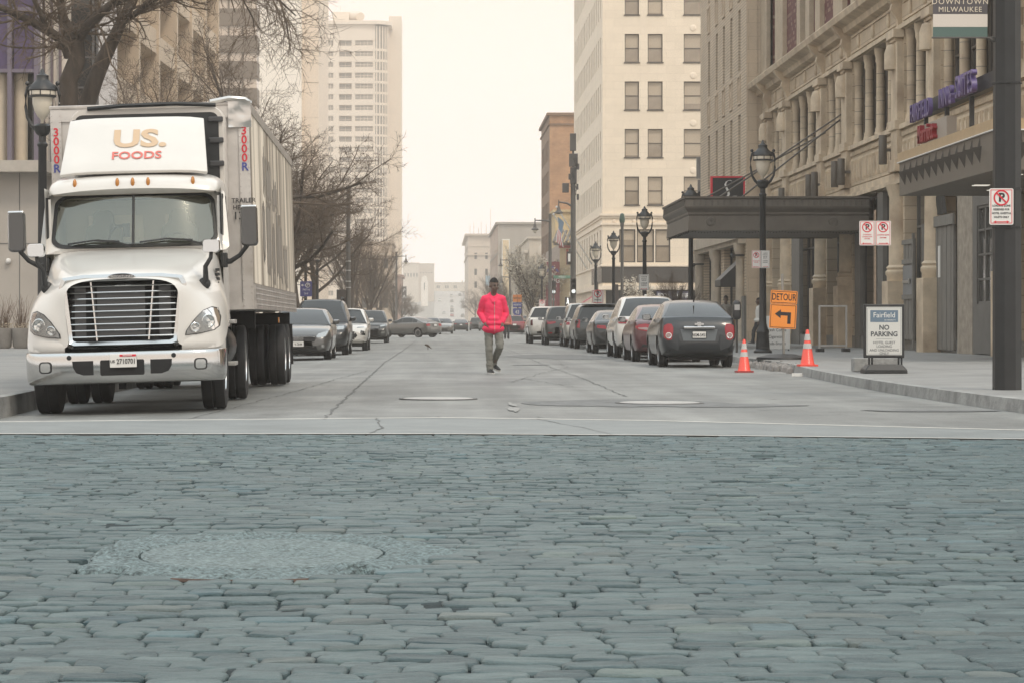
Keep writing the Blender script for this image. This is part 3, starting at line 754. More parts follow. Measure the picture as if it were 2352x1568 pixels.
    if hood:
        z_ = MB(); bv = bvh_of([jo]); prev = None
        pts = []
        for zz in np.linspace(.82,1.40,26):
            hh = bv.ray_cast(Vector((.012,-2,zz)),Vector((0,1,0)))[0]
            if hh: pts.append(hh+Vector((0,-.004,0)))
        z_.tube(pts,.006,6); z_.build('zip', mat('zip_metal',(.55,.35,.33),.4), jo)
    return t
# local axes: the figure faces -y; +1 is the image's right
walk = dict(knee={-1:(-.085,-.03,.50),1:(.12,-.10,.53)},ankle={-1:(-.07,.0,.10),1:(.035,.22,.19)},toe={-1:(.25,-1,-.02),1:(.55,-.8,-.28)},elbow={-1:(-.25,.09,1.18),1:(.255,.08,1.18)},wrist={-1:(-.165,-.055,.985),1:(.175,-.05,.98)},head=(.01,-.04,1.705),yaw=R(24),nod=10,hem=.89)
pm = person('man in a coral red zip hoodie and khaki trousers walking down the road',X(1133,48.0),48.0,R(4),M_hoodie,M_chino,M_skin,M_hair,walk)
pm.scale = (1.02,1.02,1.02)
stand = dict(knee={-1:(-.1,-.02,.5),1:(.1,-.06,.5)},ankle={-1:(-.1,.02,.09),1:(.1,-.0,.09)},toe={-1:(-.1,-1,0),1:(.1,-1,0)},elbow={-1:(-.25,.05,1.16),1:(.25,.05,1.16)},wrist={-1:(-.25,-.03,.91),1:(.245,-.05,.91)},head=(0,-.02,1.70),yaw=0,nod=4,hem=.97)
person('man in a grey and white jersey walking on the pavement behind the slate sedan',X(1667,88),88,0,mat('jersey_grey',(.34,.33,.31),.85,var=.1),mat('grey_trousers',(.22,.215,.2),.85),M_skin,M_hair,stand,z=.15,hood=False,detail=False)
strd = dict(stand,knee={-1:(-.1,-.18,.52),1:(.1,.05,.5)},ankle={-1:(-.1,-.22,.1),1:(.1,.28,.16)})
person('pedestrian in a white top and dark trousers half hidden by the lamp post',X(1743,97),97,R(-80),mat('white_top',(.62,.60,.56),.85,var=.06),mat('dark_trousers',(.04,.042,.045),.85),M_skin,M_hair,strd,z=.16,hood=False,detail=False)
person('distant pedestrian in a pale cap and dull red jacket beyond the walking man',X(1164,150),150,0,mat('coral_jacket',(.55,.16,.14),.85),mat('dark_trousers',(.04,.042,.045),.85),M_skin,M_hair,stand,z=0,hood=False,detail=False,hat=M_white)
# ================================================================ camera, light, sky
cam = bpy.data.cameras.new('camera'); co = bpy.data.objects.new('camera', cam); COL.objects.link(co)
co.location = (0,0,1.0); co.rotation_euler = (PI/2,0,0)
cam.sensor_width = 36; cam.lens = 36*F/2352; cam.shift_x = (1176-1010)/2352; cam.shift_y = -(784-742)/2352
cam.clip_start = 0.1; cam.clip_end = 6000
SC.camera = co
EL, AZ = R(52), R(150)           # the soft sun stands high behind the camera, a little to its right
W = bpy.data.worlds.new('World'); SC.world = W; W.use_nodes = True
nt = W.node_tree; bg = nt.nodes['Background']; bg.inputs['Strength'].default_value = 0.1
sky = nt.nodes.new('ShaderNodeTexSky'); sky.sky_type = 'NISHITA'; sky.sun_disc = False
sky.sun_elevation = EL; sky.sun_rotation = AZ; sky.dust_density = 4; sky.air_density = 1.0; sky.ozone_density = 1.0
tc = nt.nodes.new('ShaderNodeTexCoord'); sp = nt.nodes.new('ShaderNodeSeparateXYZ'); nt.links.new(tc.outputs['Generated'], sp.inputs[0])
rp = nt.nodes.new('ShaderNodeValToRGB')                          # the overcast: white at the horizon, creamier higher up
e = rp.color_ramp.elements; e[0].position = 0.0; e[0].color = (.97,.94,.925,1); e[1].position = 0.14; e[1].color = (.82,.70,.605,1)
k = e.new(0.32); k.color = (.85,.755,.66,1); k = e.new(0.6); k.color = (.86,.95,1.0,1)
k = e.new(0.06); k.color = (.90,.825,.765,1)
nt.links.new(sp.outputs['Z'], rp.inputs['Fac'])
vm = nt.nodes.new('ShaderNodeVectorMath'); vm.operation = 'SCALE'; vm.inputs['Scale'].default_value = 16.5
nt.links.new(rp.outputs[0], vm.inputs[0])
mx = nt.nodes.new('ShaderNodeMix'); mx.data_type = 'RGBA'; mx.inputs['Factor'].default_value = 0.88
nt.links.new(sky.outputs[0], mx.inputs[6]); nt.links.new(vm.outputs[0], mx.inputs[7]); nt.links.new(mx.outputs[2], bg.inputs['Color'])
sd = bpy.data.lights.new('sun', 'SUN'); sd.energy = 1.5; sd.angle = R(12); sd.color = (1,.86,.69)
so = bpy.data.objects.new('sun', sd); COL.objects.link(so)
dirv = Vector((math.sin(AZ)*math.cos(EL), math.cos(AZ)*math.cos(EL), math.sin(EL)))    # towards the sun
so.rotation_euler = dirv.to_track_quat('Z','Y').to_euler(); so.location = dirv*50
SC.view_settings.view_transform = 'Standard'; SC.view_settings.look = 'None'; SC.view_settings.gamma = 1; SC.view_settings.exposure = 0.0
cy = SC.cycles; cy.max_bounces = 6; cy.diffuse_bounces = 3; cy.glossy_bounces = 3; cy.transmission_bounces = 6; cy.volume_bounces = 1; cy.transparent_max_bounces = 12
cy.use_denoising = True
cy.sample_clamp_indirect = 6
cy.caustics_reflective = False; cy.caustics_refractive = False

hz = MB().box(-900,900,-160,1900,-3,135)
hm = bpy.data.materials.new('haze_air'); hm.use_nodes = True; hm.node_tree.nodes.clear()
ho = hm.node_tree.nodes.new('ShaderNodeOutputMaterial'); hv = hm.node_tree.nodes.new('ShaderNodeVolumePrincipled')
hv.inputs['Color'].default_value = (1.0,.95,.895,1); hv.inputs['Density'].default_value = 0.0006; hv.inputs['Anisotropy'].default_value = 0.0
hm.node_tree.links.new(hv.outputs[0], ho.inputs['Volume'])
tag(hz.build('haze', hm), kind='stuff')

# ================================================================ ground, road, pavements
M_ground = mat('ground_earth', (.2,.19,.17), .9, var=.2, scale=.3)
def hill(y): return 0.0 if y < 1100 else 0.044*(y-1100)
ys = [-120,0,20,60,120,250,500,800,1000,1100,1200,1300,1400,1500,1600,1700,1780]
g = MB()
for a,b in zip(ys,ys[1:]): g.quad((-700,a,hill(a)-.16),(700,a,hill(a)-.16),(700,b,hill(b)-.16),(-700,b,hill(b)-.16))
tag(g.build('ground', M_ground), kind='structure')

M_road = mat('road_concrete', (.212,.215,.205), .58, var=.22, scale=1.6, bump=.5, bscale=28, stretch=(.55,.35,1), dirt=(.14,.146,.143), dscale=.55, detail=9)
def overlay(m, st, scale, lo, hi, detail=3):
    "multiply the base colour by a further stretched noise (tyre tracks, aggregate speckle)"
    nt = m.node_tree; b = nt.nodes['Principled BSDF']; src = b.inputs['Base Color'].links[0].from_socket
    tc = nt.nodes.new('ShaderNodeTexCoord'); mp = nt.nodes.new('ShaderNodeMapping'); mp.inputs['Scale'].default_value = st; nt.links.new(tc.outputs['Object'], mp.inputs[0])
    n = nt.nodes.new('ShaderNodeTexNoise'); n.inputs['Scale'].default_value = scale; n.inputs['Detail'].default_value = detail; nt.links.new(mp.outputs[0], n.inputs['Vector'])
    r = nt.nodes.new('ShaderNodeMapRange'); r.inputs['From Min'].default_value = .35; r.inputs['From Max'].default_value = .65; r.inputs['To Min'].default_value = lo; r.inputs['To Max'].default_value = hi; nt.links.new(n.outputs['Fac'], r.inputs['Value'])
    v = nt.nodes.new('ShaderNodeVectorMath'); v.operation = 'SCALE'; nt.links.new(src, v.inputs[0]); nt.links.new(r.outputs[0], v.inputs['Scale']); nt.links.new(v.outputs[0], b.inputs['Base Color'])
overlay(M_road,(1.0,.035,1),1.3,.84,1.12); overlay(M_road,(1,.6,1),55,.86,1.12,2); overlay(M_road,(1,.3,1),.5,.88,1.1,6)
def road_strip(name, y0, y1, x0, x1, m, n, step):
    g = MB(); xs = [x0,-5.2,-4.5,-3.5,-2.5,-1.5,-1.0,x1] if x0 < -5 else [x0,x1]
    yy = [y0+(y1-y0)*i/n for i in range(n+1)]
    for a,b in zip(yy,yy[1:]):
        for p,q in zip(xs,xs[1:]):
            g.quad((p,a,roadz(p)+hill(a)),(q,a,roadz(q)+hill(a)),(q,b,roadz(q)+hill(b)),(p,b,roadz(p)+hill(b)))
    return tag(g.build(name, m), kind='structure')
road_strip('road', 22.4, 1100, -14, 22, M_road, 30, 0)
M_far = mat('far_road_asphalt', (.33,.315,.29), .7, var=.1, scale=.1)
g = MB()
for a,b in zip(range(1100,1760,50), range(1150,1800,50)): g.quad((-3,a,hill(a)+.02),(15,a,hill(a)+.02),(15,b,hill(b)+.02),(-3,b,hill(b)+.02))
tag(g.build('hill_road', M_far), kind='structure')
M_mark = mat('worn_white_paint', (.55,.54,.5), .7, var=.25, scale=9)
g = MB()
for y in range(1110,1700,18): g.quad((4.9,y,hill(y)+.06),(5.3,y,hill(y)+.06),(5.3,y+9,hill(y+9)+.06),(4.9,y+9,hill(y+9)+.06))
tag(g.build('hill_road_markings', M_mark), kind='structure')

# concrete band between cobbles and road
M_band = mat('band_concrete', (.205,.22,.218), .6, var=.1, scale=2.2, bump=.25, bscale=40, dirt=(.165,.178,.176), dscale=.8)
M_line = mat('pale_edge_line', (.50,.485,.45), .65, var=.18, scale=7)
far = [(-14,23.6),(-4.4,24.4),(0,25.5),(2.2,24.7),(5.4,22.5),(14,20.5)]; near = [(-14,21.9),(-4.4,21.78),(0,21.78),(2.2,21.5),(5.4,20.7),(14,18.6)]
g = MB()
for i in range(5):
    g.quad((*near[i],-.05),(*near[i+1],-.05),(*near[i+1],.004),(*near[i],.004)); g.quad((*near[i],.004),(*near[i+1],.004),(*far[i+1],.004),(*far[i],.004))
tag(g.build('crossing_band', M_band), kind='structure')
g = MB()
for L, w0, w1 in ((far,0,.16),(near,-.02,.07)):
    for i in range(5):
        g.quad((L[i][0],L[i][1]+w0,.008),(L[i+1][0],L[i+1][1]+w0,.008),(L[i+1][0],L[i+1][1]+w1,.008),(L[i][0],L[i][1]+w1,.008))
tag(g.build('edge_lines', M_line), kind='structure')

# cracks and slab joints in the road
rnd = random.Random(5)
M_crack = mat('crack_filler', (.145,.146,.142), .85, var=.3, scale=5)
g = MB()
def crack(pts, w, jit, z=.006):
    P = []
    for (a,b) in zip(pts,pts[1:]):
        a = Vector(a); b = Vector(b); n = max(2,int((b-a).length/.35))
        for i in range(n): P.append(a.lerp(b,i/n)+Vector((rnd.uniform(-jit,jit)*.5,rnd.uniform(-jit,jit)*.5)))
    P.append(Vector(pts[-1]))
    for a,b in zip(P,P[1:]):
        d = (b-a); nrm = Vector((-d.y,d.x)).normalized()*w*rnd.uniform(.25,.75)/2
        g.quad((*(a-nrm),roadz(a.x)+z),(*(b-nrm),roadz(b.x)+z),(*(b+nrm),roadz(b.x)+z),(*(a+nrm),roadz(a.x)+z))
crack([(-1.22,25.3),(-1.3,40),(-1.42,62),(-1.35,90),(-1.4,150)], .05, .05)
crack([(-2.9,24.6),(-2.6,28),(-2.2,36),(-1.9,44),(-1.5,52)], .035, .07)
crack([(2.55,33),(2.6,45),(2.5,58),(2.6,75),(2.5,120)], .04, .06)
crack([(1.2,41),(2.0,48),(2.9,55),(3.0,60)], .04, .1)
crack([(1.5,44),(1.9,40),(2.1,38)], .03, .08)
crack([(-.62,21.9),(-.55,23),(-.6,24),(-.66,25.4)], .03, .05, .008)
crack([(1.0,25.2),(1.35,23.2),(1.55,21.7)], .02, .04, .008)
crack([(-2.35,21.9),(-2.0,23.3),(-1.6,24.6)], .012, .03, .008)
for y in (31,36.5,42,47.5,52,58,64,70,78,86,95,105,118,132):
    crack([(rnd.uniform(-4.5,-1.5),y+rnd.uniform(-.4,.4)),(rnd.uniform(0,1),y),(rnd.uniform(2.5,6.2),y+rnd.uniform(-.3,.3))], .045, .07)
for i in range(110):
    x = rnd.uniform(-2.2,6.2); y = 25.8+40*rnd.random()**1.7; l = rnd.uniform(.2,1.1)
    crack([(x,y),(x+l*rnd.uniform(-.4,1),y+rnd.uniform(-.1,.1)),(x+l,y+rnd.uniform(-.25,.25))], rnd.uniform(.015,.05), .05)
tag(g.build('road_cracks', M_crack), kind='structure')
# darker repair patches and a scrap of old white paint
def blob(cx, cy, rx, ry, z, seed, n=40, rough=.12):
    r2 = random.Random(seed); ph = [r2.uniform(0,6.28) for _ in range(6)]
    return [(cx+rx*(1+rough*sum(math.sin((k+2)*a+ph[k])/(k+1) for k in range(6)))*math.cos(a), cy+ry*(1+rough*sum(math.sin((k+2)*a+ph[k])/(k+1) for k in range(6)))*math.sin(a), z) for a in (2*PI*i/n for i in range(n))]
M_patch = mat('asphalt_patch', (.165,.168,.166), .75, var=.25, scale=4, bump=.5, bscale=50)
g = MB()
for i,(cx,cy,rx,ry) in enumerate(((2.35,30.3,1.15,1.5),(3.4,29.4,.9,.6),(3.6,72,1.6,5),(2.2,58,.5,.5),(5.6,27.6,.7,.35))):
    b = blob(cx,cy,rx,ry,.005+.0007*i,i+3); g.add(b,[tuple(range(len(b)))])
tag(g.build('road_patches', M_patch), kind='structure')
g = MB(); 
for i,(dx,y,w,l) in enumerate(((0,28.0,.05,.9),(.03,29.6,.04,.7))):
    b = blob(.86+dx,y,w,l,.010+.0007*i,8+i,rough=.3); g.add(b,[tuple(range(len(b)))]) 
tag(g.build('paint_scrap', mat('faded_paint',(.28,.277,.263),.7,var=.25,scale=12)), kind='structure')
M_steel = mat('worn_steel', (.42,.41,.39), .5, metal=.3, var=.12, scale=8, bump=.3, bscale=60)
for nm, x, y, r, lb in (('manhole_cover',-.02,31.9,.46,'pale round manhole cover in the open road left of the walking man'),('manhole_cover',2.75,30.25,.50,'pale round manhole cover set in a dark asphalt patch')):
    t = thing(nm, lb, 'manhole cover', (x,y,.004), group='manhole covers in the road')
    MB().lathe([(r,0),(r,.012),(r-.03,.016),(0.001,.016)],32).build('lid', M_steel, t)
    MB().lathe([(r+.06,0),(r+.055,.010),(r+.005,.010),(r+.004,0)],32,caps=False).build('rim', mat('cast_iron',(.12,.12,.118),.6,metal=.4,var=.2), t)

# ---------------- pavements and kerbs
M_walk = mat('pavement_concrete', (.255,.252,.242), .7, var=.12, scale=1.2, bump=.3, bscale=30, dirt=(.205,.204,.198), dscale=.7)
M_kerb = mat('kerb_concrete', (.30,.30,.29), .75, var=.22, scale=3, bump=.7, bscale=18, dirt=(.17,.17,.165), dscale=2.2)
def smooth_path(pts, n=6):
    out = []
    for i in range(len(pts)-1):
        p0 = Vector(pts[max(i-1,0)]); p1 = Vector(pts[i]); p2 = Vector(pts[i+1]); p3 = Vector(pts[min(i+2,len(pts)-1)])
        for k in range(n):
            t = k/n
            out.append(.5*((2*p1)+(p2-p0)*t+(2*p0-5*p1+4*p2-p3)*t*t+(3*p1-p0-3*p2+p3)*t**3))
    out.append(Vector(pts[-1])); return out
def pavement(name, path, xo, side, ht=.15):
    g = MB(); k = MB()
    P = smooth_path(path)
    for a,b in zip(P,P[1:]):
        sgn = side
        d = (b-a).normalized(); nrm = Vector((d.y,-d.x))*sgn       # away from the road
        a2 = a+nrm*.16; b2 = b+nrm*.16
        za, zb = roadz(a.x), roadz(b.x)
        k.quad((*a,za-.12),(*b,zb-.12),(*(b+nrm*.025),ht),(*(a+nrm*.025),ht)); k.quad((*(a+nrm*.025),ht),(*(b+nrm*.025),ht),(*b2,ht+.004),(*a2,ht+.004))
        g.quad((*a2,ht),(*b2,ht),(xo,b2.y,ht+.02),(xo,a2.y,ht+.02))
    tag(g.build(name, M_walk), kind='structure'); tag(k.build('kerb', M_kerb), kind='structure')
pavement('pavement', [(16,18.4),(11,20.2),(8.3,22),(6.9,24),(6.5,27),(6.42,32),(6.5,37),(6.75,43),(7.1,48),(7.45,53),(7.5,62),(7.3,80),(7.25,110),(7.2,160)], 15.2, 1)
pavement('pavement', [(7.6,203),(7.3,206),(7.2,300),(7.2,700),(7.2,1090)], 40, 1)
pavement('pavement', [(-16,20.6),(-10,21.8),(-7,22.9),(-5.5,24.6),(-5.05,27.4),(-5.15,34),(-5.2,60),(-5.2,110),(-5.2,160)], -40, -1)
pavement('pavement', [(-5.6,203),(-5.3,206),(-5.2,300),(-5.2,700),(-5.2,1090)], -60, -1)
# joints in the near pavement
g = MB(); 
for y in (27,29.5,32,34.5,37,39.5,42,44.5,47,50,53,56,60,64,68,72,76): 
    x0 = 6.75 if y < 44 else 7.8
    g.quad((x0,y,.16),(14.3,y,.175),(14.3,y+.02,.175),(x0,y+.02,.16))
for x in (9.0,11.2): g.quad((x,23,.163),(x+.018,23,.163),(x+.018,110,.163),(x,110,.163))
for y in (28,30,32.5,36,40,45,50,56,62,70,78): g.quad((-5.5,y,.16),(-13,y,.17),(-13,y+.02,.17),(-5.5,y+.02,.16))
tag(g.build('pavement_joints', mat('joint_dark',(.14,.14,.135),.9)), kind='structure')

# ---------------- cobblestones: every stone is modelled, one paved surface
def cobbles():
    rg = np.random.default_rng(11)
    rows = []; y = 5.0; cells = []
    while y < 21.75:
        pitch = rg.uniform(.108,.155)
        xa = -1010/F*y-2.6; xb = 1342/F*y+2.6
        x = xa+rg.uniform(0,.3)
        while x < xb:
            l = rg.uniform(.15,.29) if rg.random() > .10 else rg.uniform(.09,.15)
            cells.append((x+l/2, y+pitch/2, l, pitch)); x += l
        y += pitch
    C = np.array(cells)
    edge = np.interp(C[:,0],[p[0] for p in near],[p[1] for p in near])
    yy = C[:,1]+.05*np.sin(C[:,0]*.9+.4)+.03*np.sin(C[:,0]*2.3+C[:,1]*.5)
    C[:,1] = yy
    keep = (C[:,1] < edge-.02) & (((C[:,0]+.77)/.80)**2+((C[:,1]-10.42)/1.06)**2 > 1)
    C = C[keep]; n = len(C); K = 16
    th = np.arange(K)*2*PI/K+PI/K
    e = 2/rg.uniform(3.2,7,(n,1))
    cx = np.sign(np.cos(th))*np.abs(np.cos(th))**e; sy = np.sign(np.sin(th))*np.abs(np.sin(th))**e
    ph = rg.uniform(0,6.28,(n,4)); wob = 1+.035*np.sin(2*th+ph[:,:1])+.03*np.sin(3*th+ph[:,1:2])+.02*np.sin(5*th+ph[:,2:3])
    hl = (C[:,2]/2-rg.uniform(-.004,.005,n))[:,None]; hw = (C[:,3]/2+rg.uniform(.002,.011,n))[:,None]
    rot = rg.normal(0,.028,(n,1))
    lift = rg.normal(0,.0027,(n,1)); tx = rg.normal(0,.016,(n,1)); ty = rg.normal(0,.022,(n,1))
    dome = rg.uniform(.0025,.0065,(n,1))
    V = np.zeros((n,K*4+1,3))
    for r,(s,zz) in enumerate(((1.0,-.05),(1.0,-.0075),(.88,-.0022),(.6,-.0004))):
        px = cx*wob*hl; py = sy*wob*hw
        inset = (1-s)*np.minimum(hl,hw)*1.0
        px = px-np.sign(px)*np.minimum(np.abs(px),inset*np.abs(cx)); py = py-np.sign(py)*np.minimum(np.abs(py),inset*np.abs(sy))
        if s < .7: px = cx*wob*hl*.62; py = sy*wob*hw*.58
        z = zz*dome/.010 if r > 1 else (zz-.0*dome)
        V[:,r*K:(r+1)*K,0] = px; V[:,r*K:(r+1)*K,1] = py
        V[:,r*K:(r+1)*K,2] = z+np.where(r > 0, lift+tx*px+ty*py+.0025*np.sin(px*40+ph[:,3:4])*np.cos(py*55+ph[:,:1]), -0.0)
    V[:,-1,2] = lift[:,0]
    c, s = np.cos(rot), np.sin(rot)
    X = V[:,:,0]*c-V[:,:,1]*s+C[:,0:1]; Y = V[:,:,0]*s+V[:,:,1]*c+C[:,1:2]
    und = .012*np.sin(C[:,0:1]*1.7+C[:,1:2]*.8)+.01*np.sin(C[:,1:2]*2.1-C[:,0:1]*.6)
    V[:,:,0] = X; V[:,:,1] = Y; V[:,:,2] += und*np.clip((21.0-C[:,1:2])/3,0,1)-.001
    nv = K*4+1
    F4 = []
    for r in range(3):
        for k in range(K):
            j = (k+1) % K; F4.append((r*K+k, r*K+j, (r+1)*K+j, (r+1)*K+k))
    F4 = np.array(F4); F3 = np.array([(3*K+k, 3*K+(k+1)%K, 4*K) for k in range(K)])
    base = (np.arange(n)*nv)[:,None,None]
    q = (F4[None]+base).reshape(-1,4); t = (F3[None]+base).reshape(-1,3)
    me = bpy.data.meshes.new('cobblestone_street'); me.vertices.add(n*nv); me.vertices.foreach_set('co', V.reshape(-1).astype(np.float32))
    nl = q.size+t.size; me.loops.add(nl); me.loops.foreach_set('vertex_index', np.concatenate([q.reshape(-1),t.reshape(-1)]).astype(np.int32))
    npoly = len(q)+len(t); me.polygons.add(npoly)
    ls = np.concatenate([np.arange(len(q))*4, q.size+np.arange(len(t))*3]).astype(np.int32)
    me.polygons.foreach_set('loop_start', ls); me.polygons.foreach_set('use_smooth', np.ones(npoly,bool))
    tone = np.clip(rg.normal(.45,.12,n),0,1); hue = rg.random(n)
    a = me.attributes.new('stone','FLOAT_COLOR','POINT')
    cc = np.zeros((n,nv,4),np.float32); cc[:,:,0] = tone[:,None]; cc[:,:,1] = hue[:,None]; cc[:,:,2] = rg.random(n)[:,None]; cc[:,:,3] = 1
    a.data.foreach_set('color', cc.reshape(-1))
    me.update(calc_edges=True); me.validate()
    m = bpy.data.materials.new('cobble_granite'); m.use_nodes = True; nt = m.node_tree; b = nt.nodes['Principled BSDF']
    at_ = nt.nodes.new('ShaderNodeAttribute'); at_.attribute_name = 'stone'; sx = nt.nodes.new('ShaderNodeSeparateColor'); nt.links.new(at_.outputs['Color'], sx.inputs[0])
    tc = nt.nodes.new('ShaderNodeTexCoord')
    def nz(sc, det, st=(1,1,1)):
        mp = nt.nodes.new('ShaderNodeMapping'); mp.inputs['Scale'].default_value = st; nt.links.new(tc.outputs['Object'], mp.inputs[0])
        k = nt.nodes.new('ShaderNodeTexNoise'); k.inputs['Scale'].default_value = sc; k.inputs['Detail'].default_value = det; k.inputs['Roughness'].default_value = .7
        nt.links.new(mp.outputs[0], k.inputs['Vector']); return k
    r1 = nt.nodes.new('ShaderNodeValToRGB'); el = r1.color_ramp.elements
    el[0].position = .1; el[0].color = (.030,.057,.063,1); el[1].position = .9; el[1].color = (.112,.158,.160,1)
    n1 = nz(13,9,(.3,1.2,1)); ad = nt.nodes.new('ShaderNodeMath'); ad.operation = 'MULTIPLY_ADD'; ad.inputs[1].default_value = 2.1
    nt.links.new(n1.outputs['Fac'], ad.inputs[0])
    sb = nt.nodes.new('ShaderNodeMath'); sb.operation = 'SUBTRACT'; sb.inputs[1].default_value = 1.03; nt.links.new(sx.outputs[0], sb.inputs[0])
    nt.links.new(sb.outputs[0], ad.inputs[2]); nt.links.new(ad.outputs[0], r1.inputs['Fac'])
    r2 = nt.nodes.new('ShaderNodeValToRGB'); r2.color_ramp.interpolation = 'CONSTANT'; el = r2.color_ramp.elements
    el[0].color = (1,1,1,1); el[1].position = .90; el[1].color = (1.22,1.04,.97,1); k = el.new(.94); k.color = (1.0,1.12,1.18,1); k = el.new(.975); k.color = (1.4,1.28,1.16,1)
    nt.links.new(sx.outputs[1], r2.inputs['Fac'])
    mm = nt.nodes.new('ShaderNodeVectorMath'); mm.operation = 'MULTIPLY'; nt.links.new(r1.outputs[0], mm.inputs[0]); nt.links.new(r2.outputs[0], mm.inputs[1])
    nt.links.new(mm.outputs[0], b.inputs['Base Color'])
    b.inputs['Roughness'].default_value = .5
    n2 = nz(75,4); n4 = nz(22,3,(.35,1,1))
    s2 = nt.nodes.new('ShaderNodeMath'); s2.operation = 'MULTIPLY_ADD'; s2.inputs[1].default_value = 2.0; nt.links.new(n4.outputs['Fac'], s2.inputs[0]); nt.links.new(n2.outputs['Fac'], s2.inputs[2])
    bp = nt.nodes.new('ShaderNodeBump'); bp.inputs['Strength'].default_value = .9; bp.inputs['Distance'].default_value = .009
    nt.links.new(s2.outputs[0], bp.inputs['Height']); nt.links.new(bp.outputs[0], b.inputs['Normal'])
    me.materials.append(m)
    tag(link('cobblestone_street', me), kind='structure')
    # the sand and dirt between the stones, washed out in pockets
    xs = np.arange(-9,12,.05); ysb = np.arange(3.5,21.75,.05); GX, GY = np.meshgrid(xs,ysb); r3 = np.random.default_rng(4)
    def vn(st): 
        a = r3.normal(0,1,(int(len(ysb)/st)+3,int(len(xs)/st)+3)); iy = np.arange(len(ysb))/st; ix = np.arange(len(xs))/st; y0 = iy.astype(int); x0 = ix.astype(int); fy = (iy-y0)[:,None]; fx = (ix-x0)[None]
        return (a[y0][:,x0]*(1-fy)*(1-fx)+a[y0+1][:,x0]*fy*(1-fx)+a[y0][:,x0+1]*(1-fy)*fx+a[y0+1][:,x0+1]*fy*fx)
    ZB = -.018+.006*vn(1.6)+.006*vn(5)
    ud = .012*np.sin(GX*1.7+GY*.8)+.01*np.sin(GY*2.1-GX*.6); ZB = np.minimum(ZB,-.004)+ud*np.clip((21.0-GY)/3,0,1)
    ZB = np.where(((GX+.77)/.85)**2+((GY-10.42)/1.12)**2 < 1, -.055, ZB)
    ed = np.interp(GX,[p[0] for p in near],[p[1] for p in near]); GY2 = np.minimum(GY,ed-.002)
    nx = len(xs); ny = len(ysb); idx = np.arange(nx*ny).reshape(ny,nx)
    q = np.stack([idx[:-1,:-1],idx[:-1,1:],idx[1:,1:],idx[1:,:-1]],-1).reshape(-1,4)
    me = bpy.data.meshes.new('cobble_bed'); me.vertices.add(nx*ny); me.vertices.foreach_set('co', np.stack([GX,GY2,ZB],-1).reshape(-1).astype(np.float32))
    me.loops.add(q.size); me.loops.foreach_set('vertex_index', q.reshape(-1).astype(np.int32)); me.polygons.add(len(q)); me.polygons.foreach_set('loop_start',(np.arange(len(q))*4).astype(np.int32)); me.update(calc_edges=True); me.validate()
    me.materials.append(mat('joint_soil',(.020,.034,.038),.95,var=.5,scale=14,bump=.9,bscale=70))
    tag(link('cobble_bed', me), kind='structure')
cobbles()
# the old iron cover in the cobbles with its crumbling collar
t = thing('utility_cover', 'large round cover ringed by crumbling grey asphalt among the cobblestones', 'manhole cover', (-.77,10.46,0))
M_gran = mat('crumbling_asphalt', (.15,.20,.205), .7, var=.6, scale=45, bump=1.0, bscale=110, detail=3)
rr = random.Random(2)
def patch_ring(f, z, wob, jit, n=110):
    return [(.80*f*(1+wob*(.07*math.sin(3*a+1)+.06*math.sin(5*a+2)+.04*math.sin(9*a)+.03*math.sin(17*a+.5))+wob*.03*rr.uniform(-1,1))*math.cos(a), 1.06*f*(1+wob*(.07*math.sin(3*a+1)+.06*math.sin(5*a+2)+.04*math.sin(9*a)+.03*math.sin(17*a+.5))+wob*.03*rr.uniform(-1,1))*math.sin(a), z+rr.uniform(-jit,jit)) for a in (2*PI*i/n for i in range(n))]
MB().loft([patch_ring(f,z,w_,j_) for f,z,w_,j_ in ((.99,-.05,1,.004),(.975,-.002,1,.006),(.93,.012,.9,.010),(.86,.017,.6,.012),(.80,.015,.4,.012),(.74,.015,.2,.010),(.69,.013,.1,.006),(.665,.004,.05,.003),(.66,-.03,.05,.0))],0,False,False).build('collar', M_gran, t)
MB().loft([patch_ring(f,z,w_,j_) for f,z,w_,j_ in ((.655,-.03,.05,0),(.65,.006,.05,.002),(.62,.011,0,.002),(.45,.012,0,.003),(.2,.012,0,.003),(.02,.012,0,0))],0,False,True).build('lid', mat('cover_grit',(.165,.215,.218),.65,var=.55,scale=48,bump=1.0,bscale=100,detail=3), t)
MB().tube([(.80*math.cos(a)*1.02,1.06*math.sin(a)*1.02,-.004) for a in [R(250+i*6) for i in range(9)]],.012,6).build('rusty_edge', mat('rust',(.09,.06,.048),.85,var=.3,scale=20), t)
